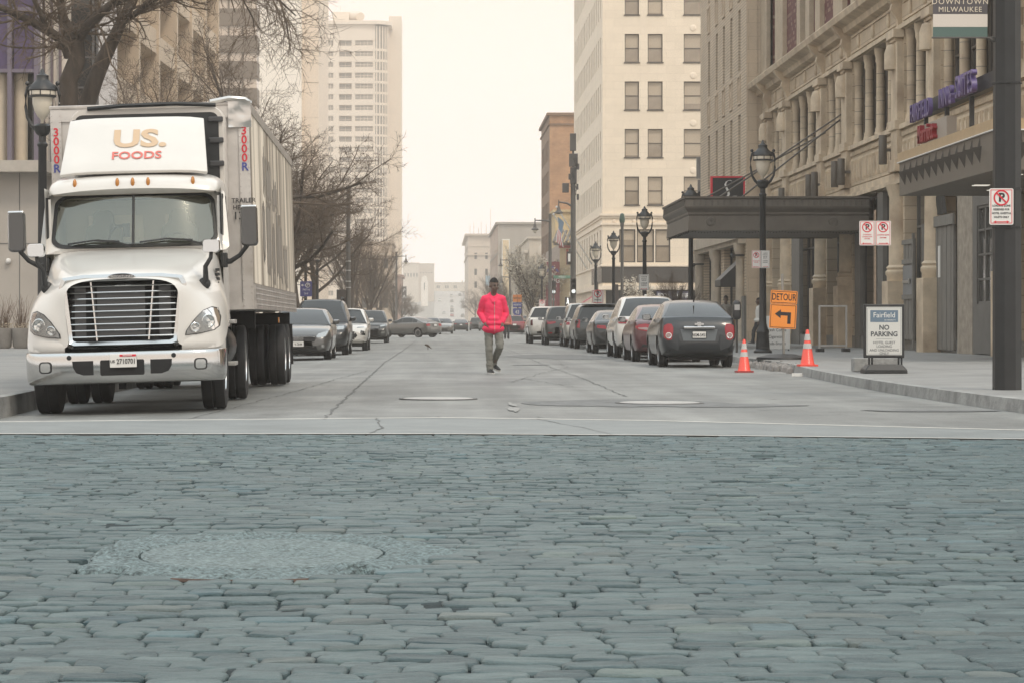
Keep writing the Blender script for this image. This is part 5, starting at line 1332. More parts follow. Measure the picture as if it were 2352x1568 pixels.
c.prism([(HX+a,z) for a,z in prof]+[(HX+.12,11.05)],52,Y1)
c.box(HX-.12,HX+.02,52,Y1,10.12,10.26); c.box(HX-.16,HX+.02,52,Y1,7.0,7.15); c.box(HX-.1,HX+.02,52,Y1,5.45,5.7); c.box(HX-.22,HX+.02,52,Y1,5.32,5.45)
c.build('cornice', M_terrap, hotel, world=True)
d = MB(); y = 52.2
while y < Y1: d.box(HX-.10,HX,y,y+.10,6.78,6.92); y += .2
d.build('dentil_band', M_terrap, hotel, world=True)
for py in PY:
    q = MB(); q.box(HX-.22,HX+.02,py-.5,py+.5,5.7,9.75); q.box(HX-.28,HX,py-.42,py+.42,9.75,9.85); q.box(HX-.36,HX,py-.6,py+.6,9.85,10.12); q.box(HX-.30,HX,py-.56,py+.56,5.7,6.1); q.box(HX-.30,HX,py-.54,py+.54,7.0,7.3)
    q.lathe([(.30,8.9),(.30,9.4),(.22,9.65),(.001,9.72)],12,0,Matrix.Translation((HX-.22,py,0)))
    q.build('pilaster', M_terrap, hotel, world=True, bevel=.02)
    q = MB(); q.loft([[(HX-a,py+dy,z) for dy in (-.17,.17)]+[(HX+.02,py+.17,z),(HX+.02,py-.17,z)] for a,z in ((.10,10.2),(.14,10.45),(.34,10.75),(.30,10.95),(.55,11.2),(.66,11.4))],0,True,True)
    q.build('bracket', M_terrap, hotel, world=True)
    q = MB(); q.lathe([(.42,.15),(.42,2.45),(.46,2.5),(.46,2.6),(.40,2.66),(.44,2.72),(.36,2.8),(.34,4.9),(.40,5.1),(.46,5.3)],16,0,Matrix.Translation((HX-.02,py,0))); q.box(HX-.5,HX+.02,py-.5,py+.5,.1,2.3)
    q.build('street_column', M_terrap, hotel, world=True)
for (a,b,c_,d_),n in zip(up,[2,3]*4):
    for k in range(n+1):
        wa = a+(b-a)*k/(n+1)+.16; wb = a+(b-a)*(k+1)/(n+1)-.16
        window(hotel,(HX,Y1,0),UR,(wa,wb,c_,d_),.37,M_wframe,M_wpane,fr=.07)
    for k in range(n+2):
        yy = Y1-(a+(b-a)*k/(n+1)); r_ = .145
        q = MB(); q.lathe([(.20,7.15),(.20,7.3),(.17,7.36),(.18,7.42),(r_,7.5),(r_*.94,9.6),(.17,9.68),(.16,9.78),(.20,9.95),(.21,10.1)],14,0,Matrix.Translation((HX+.22,yy,0)))
        for z in (7.9,8.35,8.8,9.25): q.lathe([(r_+.006,z),(r_+.006,z+.015)],14,1,Matrix.Translation((HX+.22,yy,0)),caps=False)
        q.build('colonette', [M_terrap, mat('joint_dark',(.14,.14,.135),.9)], hotel, world=True)
    # relief apron and frieze between the pilasters
    q = MB(); q.box(HX-.06,HX,Y1-b,Y1-a,5.75,6.7)
    m = max(3,int((b-a)/.55))
    for k in range(m):
        y0 = Y1-b+(b-a)*(k+.12)/m; y1 = Y1-b+(b-a)*(k+.88)/m
        q.box(HX-.12,HX-.06,y0,y0+.05,5.85,6.6); q.box(HX-.12,HX-.06,y1-.05,y1,5.85,6.6); q.box(HX-.10,HX-.06,y0+.12,y1-.12,5.95,6.5)
    q.build('apron_panel', M_terrap, hotel, world=True)
    q = MB(); q.box(HX-.05,HX,Y1-b,Y1-a,10.36,10.42); q.box(HX-.05,HX,Y1-b,Y1-a,10.92,10.98)
    m = max(2,int((b-a)/2.2))
    for k in range(m): q.ball((HX-.02,Y1-b+(b-a)*(k+.5)/m,10.66),(.10,.16,.26),10)
    q.build('frieze_panel', M_terrap, hotel, world=True)
# street level: shop windows, a recess with doors, boards
def shopfront(h, n, dep=.5, trans=.72, fm=None):
    a,b,c_,d_ = h
    for k in range(n):
        window(hotel,(HX,Y1,0),UR,(a+(b-a)*k/n,a+(b-a)*(k+1)/n,c_,d_),dep,fm or M_greyp,M_shop,bars=(('h',trans),),fr=.09,name='shop_window')
for i,h in enumerate(lo):
    if i in (0,1,2,3,4,6): shopfront(h,[3,4,3,4,3,4,4][i],.38)
q = MB()
for h in lo: q.box(HX-.02,HX+.5,Y1-h[1],Y1-h[0],.1,.56)
q.build('shop_plinth', mat('granite_grey',(.14,.14,.135),.4,var=.25,scale=30), hotel, world=True)
for a_,b_ in ((96.5,98.6),(91.5,92.6),(78.3,79.3),(82.6,83.6)): MB().box(HX-.05,HX+.1,a_,b_,.15,5.25).build('shop_pier', M_greyp, hotel, world=True)
M_board = mat('weathered_boards', (.135,.128,.115), .85, col2=(.22,.205,.18), scale=2.5, stretch=(1,9,.6), detail=7)
def boards(nm, ya, yb, z0, z1, m, n, mm=M_board):
    q = MB()
    for k in range(n):
        a = ya+(yb-ya)*k/n; b = ya+(yb-ya)*(k+1)/n
        q.box(HX-.10-.012*(k%2),HX-.02,a+.006,b-.006,z0,z1)
    return q.build(nm, mm, hotel, world=True)
boards('boarded_panel',73.0,74.5,.45,3.55,None,6)
boards('hoarding',67.3,70.0,.25,3.75,None,9)
q = MB(); q.box(HX-.13,HX-.09,73.0,74.5,1.85,2.75); q.build('patch_plate', mat('grey_plate',(.20,.205,.21),.5,var=.1), hotel, world=True)
q = MB(); q.box(HX-.17,HX-.13,73.2,74.4,2.22,2.30); q.box(HX-.2,HX-.13,73.2,73.3,2.18,2.34); q.build('door_bar', M_rim, hotel, world=True)
for a_ in [(HX-.15,HX-.10,72.9,74.6,z,z+.14) for z in (.5,1.72,2.8,3.4)]+[(HX-.17,HX-.1,72.75,72.9,.2,3.7),(HX-.17,HX-.1,67.1,70.4,3.75,4.05)]: MB().box(*a_).build('board_rail', M_board, hotel, world=True)
q = MB(); q.tube([(HX-.12,71.2,.2),(HX-.12,71.2,3.9)],.09,10); q.build('drain_pipe', M_greyp, hotel, world=True)
q = MB(); q.box(HX-.13,HX-.11,69.0,69.25,2.3,3.2); q.build('paper_notice', M_white, hotel, world=True)
q = MB(); q.loft([[(HX-.06+.05*math.sin(i*1.7+z*2),68.6+.16*i*(1+.5*(z-4)/1.2)+.1*math.sin(z*3),z) for i in range(8)] for z in (4.1,4.4,4.8,5.2,5.6)],0,True,False,False)
q.build('black_tarp', mat('black_tarp',(.02,.02,.02),.6), hotel, world=True)
q = MB(); q.box(HX-.08,HX,65.0,66.9,.1,5.3); q.build('stucco_pier', mat('stucco',(.30,.26,.21),.9,var=.25,scale=3,bump=.6,bscale=30), hotel, world=True)
q = MB(); q.box(HX-.14,HX-.02,60.8,64.7,.2,1.5); q.box(HX-.14,HX-.02,60.8,64.7,4.1,5.3); q.box(HX-.14,HX-.02,64.2,64.7,1.5,4.1)
q.build('painted_panel', M_greyp, hotel, world=True)
for k in range(4): window(hotel,(HX-.12,Y1,0),UR,(Y1-64.2+k*.85,Y1-64.2+(k+1)*.85,1.5,4.1),.02,M_greyp,M_shop,bars=(('h',.25),('h',.5),('h',.75)),fr=.07,name='gridded_window')
for yy,z in ((98.9,5.6),(91.6,5.7),(90.2,5.7),(85.6,5.8),(84.2,5.8),(76.3,6.0),(61.4,5.2)):
    q = MB(); q.lathe([(.12,0),(.13,.02),(.13,.9),(.12,.92)],14,0,Matrix.Translation((HX-.42,yy,z))); q.box(HX-.42,HX-.1,yy-.04,yy+.04,z+.4,z+.5); q.build('wall_light', M_canopy, hotel, world=True)
# ---- dark entrance canopy on posts
cn = thing('entrance_canopy', 'long dark bronze entrance canopy hung on rods over the pavement', 'canopy', (11.4,84,0))
cx0,cx1,cy0,cy1,zc0,zc1 = 8.35,HX-.05,80.8,88.4,4.08,5.18
q = MB()
pf = [(0,zc0+.12),(-.06,zc0),(-.02,zc0+.5),(-.06,zc0+.55),(-.06,zc0+.62),(-.16,zc0+.74),(-.18,zc0+.80),(-.14,zc0+1.04),(-.2,zc0+1.08),(-.2,zc0+1.14)]
def rect(o): return [(cx0-o,cy0-o),(cx1,cy0-o),(cx1,cy1+o),(cx0-o,cy1+o)]
q.loft([[(x,y,z) for x,y in rect(-o)] for o,z in pf],0,False,True)
q.box(cx0+.25,cx1,cy0+.25,cy1-.25,zc0+.02,zc0+.1); q.build('canopy_body', M_canopy, cn, world=True)
q = MB(); 
for k in range(30):
    x = cx0+.1+k*.2; q.box(x,x+.07,cy0-.19,cy0-.15,zc0+.83,zc0+1.02)
for k in range(36):
    y = cy0+.05+k*.21; q.box(cx0-.19,cx0-.15,y,y+.07,zc0+.83,zc0+1.02)
for x in (cx0+.7,cx1-1.2): q.lathe([(.16,0),(.15,.03),(.05,.05),(.001,.03)],16,0,Matrix.Translation((x,cy0-.035,zc0+.3))@Matrix.Rotation(PI/2,4,'X'))
q.build('canopy_ornament', mat('canopy_relief',(.10,.09,.076),.5,var=.2,scale=5), cn, world=True)
q = MB()
for k in range(60): q.ball((cx0+.1+k*.1,cy0-.02,zc0-.02-.05*abs(math.sin(k*.42))),.018,6)
for k in range(70): q.ball((cx0-.02,cy0+.1+k*.11,zc0-.02-.05*abs(math.sin(k*.42))),.018,6)
q.build('light_string', M_black, cn, world=True)
for (a,b) in (((9.4,82.2,5.2),(HX,85.6,8.5)),((10.2,82.6,5.2),(HX,87.0,8.3)),((9.0,86.5,5.2),(HX-.2,89.0,8.0))):
    MB().tube([a,b],.03,6).build('stay_rod', M_canopy, cn, world=True)
sg = thing('swan_sign', 'square black sign with red edge and a white curved swan stroke above the dark canopy', 'sign', (10.5,88.2,5.46))
q = MB().box(-.56,.56,-.12,.12,0,.82); q.build('sign_box', M_ink, sg)
q = MB(); 
for a in ((-.62,-.56,0,.88),(.56,.62,0,.88),(-.56,.56,.82,.88)): q.box(a[0],a[1],-.15,.15,a[2],a[3])
q.build('red_edge', M_red, sg)
q = MB(); q.loft([[(x-wd,-.125,z) ,(x+wd,-.125,z+.01),(x+wd,-.14,z+.01),(x-wd,-.14,z)] for x,z,wd in ((.14,.70,.01),(.05,.73,.03),(-.05,.68,.03),(-.10,.58,.03),(-.06,.46,.035),(.0,.34,.045),(.03,.22,.04),(-.02,.12,.05),(-.15,.05,.02))],0,True,True); q.loft([[(x,-.13,z),(x,-.13,z+wd)] for x,z,wd in ((-.1,.06,.02),(.05,.08,.06),(.2,.13,.03),(.34,.16,.005))],0,False,False,False)
q.build('swan_stroke', M_white, sg)
# ---- hotel canopy with pyramids, and the lettering standing on it
c2_ = thing('hotel_canopy', 'taupe box canopy with a tan cap and a row of small pyramids along its edge', 'canopy', (13,56,0))
M_taupe = mat('taupe_panel', (.135,.115,.092), .55, var=.06, scale=1)
q = MB().box(11.6,HX-.05,50.5,61.0,4.2,5.03); q.build('canopy_body', M_taupe, c2_, world=True)
q = MB().box(11.56,HX-.05,50.45,61.05,5.03,5.27); q.build('cap_band', mat('tan_cap',(.42,.30,.17),.5,var=.08), c2_, world=True)
q = MB().box(11.54,11.60,50.4,61.06,5.02,5.045); q.box(11.6,14,50.42,50.46,5.02,5.045); q.build('white_trim', M_white, c2_, world=True)
for k in range(12):
    y = 51.9+k*.76; q = MB(); b_ = [(11.6,y-.16,4.78),(11.6,y+.16,4.78),(11.6,y,4.42)]
    q.add(b_+[(11.42,y,4.76),(11.6,y,5.0),(11.6,y-.025,4.76),(11.6,y+.025,4.76),(11.54,y,4.76)],[(0,1,3),(1,2,3),(2,0,3),(5,7,4),(7,6,4)]); q.build('pyramid', mat('pyramid_dark',(.06,.052,.044),.5), c2_, world=True)
for k in range(3):
    x = 12.15+k*.9; q = MB(); q.add([(x-.25,50.5,4.78),(x+.25,50.5,4.78),(x,50.5,4.42),(x,50.3,4.76),(x,50.5,5.0),(x-.03,50.5,4.76),(x+.03,50.5,4.76),(x,50.45,4.76)],[(0,1,3),(1,2,3),(2,0,3),(5,7,4),(7,6,4)]); q.build('pyramid', mat('pyramid_dark',(.06,.052,.044),.5), c2_, world=True)
for x,y in ((12.2,52),(13.2,52.6),(12.4,56),(13.2,58)): MB().box(x,x+.35,y,y+.35,4.185,4.199).build('soffit_lamp', mat('soffit_lamp',(.8,.75,.65),.4,emit=.8), c2_, world=True)
ls = thing('roof_letters', 'purple and red channel letters reading FAIRFIELD INN & SUITES on top of the taupe canopy', 'sign', (11.9,56.5,5.27))
M_purp = mat('letter_purple', (.095,.065,.20), .4); M_lred = mat('letter_red', (.27,.01,.018), .4)
for txt,size,y0,z,m,dp in (('FAIRFIELD',.62,61.0,.96,M_purp,.05),('INN &',.62,57.5,1.02,M_purp,.05),('SUITES',.70,55.6,1.1,M_purp,.06),('Marriott',.62,60.0,.36,M_lred,.06)):
    text('letters', txt, size, m, ls, (0,y0-56.5,z), M=MXn, depth=dp, bold=.012, align='LEFT', width=.80, spacing=1.12)
q = MB(); q.box(.06,.30,.55,3.3,.08,.62); q.build('letter_box', mat('letter_cabinet',(.34,.30,.26),.5), ls)
q = MB(); q.box(.20,.42,-4.0,4.3,.9,1.25)
for y in (-3.8,-1.2,1.5,4.0): q.box(.22,.32,y-.05,y+.05,-.02,1.25)
q.build('letter_frame', M_black, ls)
# ---- cream brick building with slit windows
B2X = 13.7
b2 = thing('slit_window_building', 'cream brick building with narrow slit windows between the hotel and the white tower', 'building', (B2X,118,0))
M_cbrick = brickmat('cream_ribbed_brick', (.62,.505,.37), (.55,.45,.335), (.34,.27,.2), .6, .14, 'y', .02, .75, .12)
wy_ = [123.0,119.6,116.6,113.6,110.5]; hs = []
for zb_,zt_ in ((7.8,10.5),(12.5,15.3),(17.2,19.6)): hs += [(127-y-.42,127-y+.42,zb_,zt_) for y in wy_]
w = MB(); facade(w,(B2X,127,0),UR,19,21,hs+[(1.5,9.2,.5,4.6),(10.5,17.8,.5,4.6)],.35); shellbox(w,B2X,34,108,127,0,21,1,('L',)); w.box(B2X+.5,B2X+.52,108,127,0,21)
w.build('wall', [M_cbrick, brickmat('cream_block',(.54,.44,.33),(.50,.41,.31),(.38,.31,.23),1.2,.6,'x',.01,.75,.12)], b2, world=True)
for h in hs: window(b2,(B2X,127,0),UR,h,.3,M_wframe,M_wpane)
for y in wy_:
    q = MB()
    for z in (5.9,10.85,15.6): 
        q.box(B2X-.06,B2X,y-.5,y+.5,z+.1,z+.2); q.box(B2X-.06,B2X,y-.5,y+.5,z+1.35,z+1.45); q.box(B2X-.05,B2X,y-.45,y-.37,z+.2,z+1.35); q.box(B2X-.05,B2X,y+.37,y+.45,z+.2,z+1.35); q.ball((B2X,y,z+.78),(.05,.14,.28),8)
    q.build('relief_panel', mat('cream_relief',(.54,.44,.33),.7,var=.1,scale=3), b2, world=True)
q = MB(); q.box(B2X-.5,B2X+.02,108.2,126.8,4.75,5.3); q.box(B2X-.35,B2X+.02,108.2,126.8,4.55,4.75)
for y in (126.4,125.7,118.9,118.2,109.0): q.lathe([(.3,.15),(.26,.6),(.22,.7),(.2,4.0),(.3,4.3),(.32,4.6)],12,0,Matrix.Translation((B2X-.15,y,0)))
q.build('shop_entablature', mat('pale_terracotta',(.50,.43,.34),.65,var=.15,scale=2), b2, world=True)
for a,b in ((1.5,4.0),(4.0,6.6),(6.6,9.2),(10.5,13),(13,15.4),(15.4,17.8)): window(b2,(B2X,127,0),UR,(a,b,.5,4.6),.3,M_black,M_shop,bars=(('h',.78),),fr=.08,name='shop_window')
q = MB(); q.box(B2X-.12,B2X+.02,108.02,109.0,.1,2.2); q.build('granite_base', mat('granite_grey',(.14,.14,.135),.4), b2, world=True)
q = MB(); q.add([(B2X,109.4,3.9),(B2X,111.6,3.9),(B2X-1.0,111.6,2.95),(B2X-1.0,109.4,2.95),(B2X-1.0,111.6,2.65),(B2X-1.0,109.4,2.65),(B2X,109.4,2.65),(B2X,111.6,2.65)],[(0,1,2,3),(3,2,4,5),(0,3,5,6),(1,7,4,2)]); 
aw = q.build('awning', M_black, b2, world=True)
for y in (108.7,125.4):
    q = MB(); q.ball((B2X-.55,y,4.0),.12,10); q.box(B2X-.5,B2X,y-.03,y+.03,4.0,4.08); q.build('camera_dome', M_black, b2, world=True)
# ---- white office building
b3 = thing('white_office_building', 'tall cream white stone office building with paired sash windows on the far corner', 'building', (22,208,0))
M_wstone = brickmat('white_stone', (.80,.69,.55), (.76,.655,.52), (.66,.56,.44), 1.5, .68, 'x', .014, .6, .05)
M_wstoney = brickmat('white_stone_side', (.80,.69,.55), (.76,.655,.52), (.62,.53,.42), 1.5, .68, 'y', .014, .6, .05)
M_blindp = mat('blind_pane', (.30,.245,.185), .12, spec=.8, var=.15, scale=.6); M_blind = mat('window_blind', (.46,.385,.295), .3)
rows = [11.15+4.09*k for k in range(6)]; H3 = 36
cols = [(15.92,17.15),(17.9,19.18),(21.0,22.6),(24.4,25.6),(26.4,27.6),(29.4,31),(32.6,33.8)]
hs = [(a-14,b-14,z,z+2.43) for z in rows for a,b in cols]
big = [(1.45,2.85,6.2,9.05),(2.95,4.45,6.2,9.05),(4.55,5.85,6.2,9.05),(7.7,8.7,6.2,9.05),(8.8,9.8,6.2,9.05),(11.7,13,6.2,9.05),(13.1,14.4,6.2,9.05)]
w = MB(); facade(w,(14,208,0),UF,26,H3,hs+big,.3); shellbox(w,14,40,208,252,0,H3,1,('F','L')); w.box(14.6,39.9,208.6,208.62,0,H3,1)
sl = [(252-y-.45,252-y+.45,z,z+2.43) for z in rows for y in np.arange(210.6,251,2.55)]
st_ = [(252-y-.6,252-y+.6,6.0,9.05) for y in np.arange(210.8,251,3.8)]
facade(w,(14,252,0),UR,44,H3,sl+st_,.3,1); w.box(14.5,14.52,208.6,251.9,0,H3,1)
w.build('wall', [M_wstone, M_wstoney], b3, world=True)
rs = random.Random(3)
for h in hs: window(b3,(14,208,0),UF,h,.22,M_wframe,M_blindp,fr=.07,blind=rs.choice([.55,.5,.62,.8,.95]),bm=M_blind,sill=True)
for h in big: window(b3,(14,208,0),UF,h,.25,M_wframe,M_blindp,fr=.10,blind=rs.choice([.5,.3,.6]),bm=M_blind)
q = MB()
for h in sl+st_: q.quad((14.22,252-h[0],h[2]),(14.22,252-h[1],h[2]),(14.22,252-h[1],h[3]),(14.22,252-h[0],h[3]))
tag(q.build('side_panes', M_wpane, b3, world=True), kind='stuff')
q = MB()
for z,o in ((10.0,.12),(10.2,.25),(9.42,.15)): q.box(14-o,40,208-o,208,z,z+.2); q.box(14-o,14,208,252,z,z+.2)
q.box(13.85,40,207.85,208,5.85,6.02); q.box(13.85,14,208,252,5.85,6.02); q.box(13.6,40,207.4,208,3.85,4.2); q.box(13.5,14,208,252,3.85,4.2)
for x in np.arange(15,38,1.7): q.ball((x,207.98,9.75),(.16,.06,.16),10)
for z in [r-1.15 for r in rows]: 
    for x in (21.8,30.2): q.ball((x,207.99,z),(.3,.05,.3),12)
q.build('string_courses', mat('white_stone_trim',(.78,.67,.54),.6,var=.05), b3, world=True)
q = MB(); q.box(14.0,40,207.93,208,4.45,5.8); q.box(13.93,14,208,222,4.45,5.8); q.build('granite_band', mat('black_granite',(.055,.05,.046),.2,var=.2,scale=20), b3, world=True)
q = MB(); q.box(14.3,39.5,207.9,207.99,.15,3.8); q.build('shopfront', M_wpane, b3, world=True)
q = MB(); q.add([(18.6,207.3,3.7),(21.6,207.3,3.7),(21.6,206.6,2.95),(18.6,206.6,2.95),(18.6,207.9,2.95),(21.6,207.9,2.95),(18.6,207.9,3.7),(21.6,207.9,3.7)],[(0,1,2,3),(0,3,4,6),(1,7,5,2),(0,6,7,1)]); ao = q.build('shop_awning', mat('navy_awning',(.05,.05,.085),.7), b3, world=True)
T_ = Matrix.Rotation(R(-43),4,'X')
t_ = text('awning_lettering','SODA ATM BEER',.62,M_white,ao,(20.1,206.90,3.33),M=Matrix.Rotation(R(47),4,'X'),bold=.02,width=.62)
q = MB(); q.add([(13.9,210,3.6),(13.9,216,3.6),(12.6,216,2.8),(12.6,210,2.8),(12.6,216,2.6),(12.6,210,2.6)],[(0,1,2,3),(3,2,4,5)]); q.build('red_awning', mat('awning_red',(.42,.09,.10),.7), b3, world=True)
for y,z in ((222,9.6),(228,9.2)): q = MB(); q.tube([(13.95,y,z-3.2),(10.6,y-3,z+1.9)],.07,6); q.ball((10.6,y-3,z+1.9),.12,8); q.build('flag_pole', M_white, b3, world=True)
fl = thing('flag', 'red striped flag with a blue field drooping from a slanted pole on the white building', 'flag', (10.9,225.2,10.6))
q = MB(); n_ = 10
g_ = [[(.05+.5*u+.12*math.sin(v*5+u*2), -.3*u, .3-2.6*v*.9-.55*u) for u in np.linspace(0,1,8)] for v in np.linspace(0,1,14)]
for i in range(13):
    for j in range(7): q.add([g_[i][j],g_[i][j+1],g_[i+1][j+1],g_[i+1][j]],[(0,1,2,3)],0 if i < 6 else (1 if j%2 else 2),True)
q.build('flag_cloth', [mat('flag_blue',(.16,.24,.33),.8),mat('flag_red',(.5,.08,.09),.8),M_white], fl)
# ---- buildings further up the right side
def block(name, label, x0, x1, y0, y1, H, mf, ms, holes=(), side=(), depth=.25, pane=None, cornice=None, cm=None, grp=None, right=True, fm=None, solid_side=True, zoff=0):
    b = thing(name, label, 'building', ((x0+x1)/2,y0,zoff), 0, grp)
    w = MB(); facade(w,(x0,y0,zoff),UF,x1-x0,H,[h for h in holes],depth)
    if right:
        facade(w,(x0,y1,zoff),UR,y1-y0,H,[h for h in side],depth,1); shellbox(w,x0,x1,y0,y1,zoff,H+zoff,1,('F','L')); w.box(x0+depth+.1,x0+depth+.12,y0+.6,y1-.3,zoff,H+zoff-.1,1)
    else:
        facade(w,(x1,y0,zoff),UL,y1-y0,H,[h for h in side],depth,1); shellbox(w,x0,x1,y0,y1,zoff,H+zoff,1,('F','R')); w.box(x1-depth-.12,x1-depth-.1,y0+.6,y1-.3,zoff,H+zoff-.1,1)
    if holes: w.box(x0+.4,x1-.4,y0+depth+.1,y0+depth+.12,zoff,H+zoff-.1,1)
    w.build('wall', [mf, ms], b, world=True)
    for h in holes: window(b,(x0,y0,zoff),UF,h,depth-.03,fm or M_wframe,pane or M_wpane,fr=.08)
    for h in side:
        if right: window(b,(x0,y1,zoff),UR,h,depth-.03,fm or M_wframe,pane or M_wpane,fr=.08)
        else: window(b,(x1,y0,zoff),UL,h,depth-.03,fm or M_wframe,pane or M_wpane,fr=.08)
    if cornice:
        q = MB()
        for z,o,t in cornice: q.box(x0-o,x1+o,y0-o,y1+o,z+zoff,z+t+zoff)
        q.build('cornice', cm or mf, b, world=True)
    return b
M_obrick = brickmat('orange_brick', (.42,.235,.125), (.36,.19,.10), (.40,.27,.17), .5, .16, 'x', .02, .85, .25)
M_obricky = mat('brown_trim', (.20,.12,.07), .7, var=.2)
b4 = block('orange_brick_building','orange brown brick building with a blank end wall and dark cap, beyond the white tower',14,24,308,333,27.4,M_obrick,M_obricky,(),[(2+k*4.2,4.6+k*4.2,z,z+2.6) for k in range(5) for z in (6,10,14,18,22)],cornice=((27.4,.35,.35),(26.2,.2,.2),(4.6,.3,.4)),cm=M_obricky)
M_ybrick = brickmat('yellow_brick', (.60,.50,.32), (.55,.45,.28), (.5,.42,.3), .5, .18, 'x', .015, .8, .12)
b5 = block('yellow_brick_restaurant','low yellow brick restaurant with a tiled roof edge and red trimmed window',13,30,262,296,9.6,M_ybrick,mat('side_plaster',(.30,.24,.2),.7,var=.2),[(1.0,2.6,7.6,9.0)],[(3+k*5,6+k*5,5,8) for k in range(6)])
q = MB()
for k in range(26): q.tube([(12.3+k*.45,260.9,9.7),(12.9+k*.45,263.5,11.0)],.16,8)
q.box(12.4,24,261.2,263.5,9.45,9.68); q.build('tile_roof', mat('roof_tile',(.20,.17,.14),.7,var=.25,scale=2), b5, world=True)
q = MB(); q.box(13.7,15.9,261.9,262.0,7.3,7.55); q.box(13.7,13.95,261.9,262.0,7.55,9.0); q.box(15.65,15.9,261.9,262.0,7.55,9.0); q.box(12.9,20,261.9,262.0,9.1,9.4); q.build('red_trim', mat('trim_red',(.40,.09,.08),.6), b5, world=True)
q = MB(); q.add([(13,266,4.0),(13,284,4.0),(11.4,284,2.8),(11.4,266,2.8),(11.4,284,2.5),(11.4,266,2.5),(13,266,2.5)],[(0,1,2,3),(3,2,4,5),(0,3,5,6)]); q.build('maroon_awning', mat('awning_maroon',(.24,.06,.07),.7), b5, world=True)
ks = thing('restaurant_sign', 'tall maroon hanging sign lettered KING with a blue zigzag roof motif', 'sign', (12.2,261.2,2.6))
q = MB().box(-.75,.75,-.12,.12,.2,5.0); q.build('sign_panel', mat('sign_maroon',(.23,.055,.065),.5), ks)
q = MB(); q.prism([(-.7,3.9),(-.45,4.3),(-.3,4.1),(0,4.6),(.3,4.1),(.45,4.3),(.7,3.9),(.5,3.9),(0,4.35),(-.5,3.9)],-.15,-.125); q.build('zigzag', M_blue, ks)
for tx,sz,z in (('THE',.42,3.6),('KING',.78,2.95),('AND',.5,2.35),('1988',.3,.9)): text('sign_lettering',tx,sz,M_white,ks,(0,-.13,z),bold=.01,width=.8)
b5b = block('tan_stone_building','rough tan stone building rising behind the tiled restaurant roof',14.2,26,297,307,14.6,mat('tan_stone',(.52,.40,.22),.85,var=.25,scale=.7,bump=.5,bscale=3),mat('tan_stone',(.5,.4,.25)),cornice=((14.6,.3,.3),))
M_pale = mat('pale_limestone', (.55,.49,.41), .7, var=.08, scale=.4)
b6 = block('classical_bank','pale classical bank with a heavy cornice and a columned street front',13.4,30,362,424,13.8,M_pale,M_pale,(),[(3+k*7,6+k*7,2,8) for k in range(8)],cornice=((9.3,1.3,.3),(8.8,.8,.5),(13.6,.3,.3)))
q = MB()
for k in range(10): q.lathe([(.7,.2),(.6,.6),(.5,7.6),(.7,8.4)],12,0,Matrix.Translation((12.9,366+k*6,0)))
for k in range(20): q.lathe([(.2,9.6),(.35,10.2),(.2,11.2),(.3,11.5)],8,0,Matrix.Translation((12.9,364+k*2.9,0)))
q.box(12.6,13.2,362,424,11.5,11.9); q.ball((15.5,361.9,11.6),(1.0,.25,1.2),12); q.build('street_columns', M_pale, b6, world=True)
M_gw = mat('grey_render', (.38,.35,.31), .7, var=.05, scale=.2)
b7 = block('grey_office_block','plain grey office block with one tall pale framed panel on its end wall',11.6,34,480,556,20.6,M_gw,mat('terracotta_side',(.45,.35,.28),.7,var=.2,scale=.3),[(4.4,5.3,15.4,16.3)],[(4+k*9,7+k*9,3+z,6+z) for k in range(7) for z in (0,5,10)],cornice=((20.6,.5,.4),(15.0-.2,.1,.25)),cm=M_gw)
q = MB(); q.box(12.3,13.9,479.6,480,6,17.6); q.build('panel_frame', M_white, b7, world=True); q = MB(); q.box(12.5,13.7,479.5,479.6,6.2,17.4); q.build('pale_panel', mat('panel_cream',(.68,.55,.36),.6), b7, world=True)
q = MB(); q.box(16.2,16.5,479.8,480,0,20.5); q.build('downpipe', M_gw, b7, world=True)
b8 = block('aerial_topped_block','pale high block bristling with roof aerials, farthest on the right side',8.9,30,760,860,29,mat('pale_render',(.56,.48,.40),.7,var=.06,scale=.15),mat('pale_render',(.5,.4,.3)),[(2+k*3.4,2.8+k*3.4,z,z+2) for k in range(2) for z in (6,12,16,21)],[],cornice=((28.4,1.0,.6),(22.2,.4,.4),(25,.2,.3)))
q = MB()
for k,(x,h) in enumerate(((9.5,2.5),(10.7,3.6),(12.2,2.0),(13,3.8),(14.6,3),(16,8),(17,2.6))): q.box(x,x+.12,762,762.1,29,29+h)
q.build('roof_aerials', M_gw, b8, world=True)
q = MB().box(14.4,16.3,759.8,759.95,12.6,15.8); q.build('blue_mural', mat('mural_blue',(.28,.44,.55),.7), b8, world=True)
sb = thing('sky_bridge', 'pale covered bridge spanning the far hill road between two buildings', 'bridge', (-6,1500,hill(1500)))
sbh = [(((px-1010)*1500/F+38)-.45,((px-1010)*1500/F+38)+.45,1.2,3.0) for px in (989.6,1004.4,1008.6,1023.8,1028.8,1043.4,1047.6,966)]
zb9 = 21.2
w = MB(); facade(w,(-38,1500,zb9),UF,66,4.6,sbh,.3); w.box(-38,28,1500.35,1508,zb9,zb9+4.5); w.build('bridge_wall', M_pale, sb, world=True)
for h in sbh: window(sb,(-38,1500,zb9),UF,h,.25,M_wframe,M_wpane,bars=())
q = MB(); q.box(-38,28,1499.6,1508.4,zb9+4.6,zb9+5.0); q.box(-38,28,1499.7,1508.3,zb9-.5,zb9); q.build('bridge_edges', M_pale, sb, world=True)
q = MB(); q.box(-40,-30,1500,1512,hill(1500),zb9-.5); q.box(22,28,1500,1512,hill(1500),zb9-.5); q.build('bridge_piers', M_pale, sb, world=True)
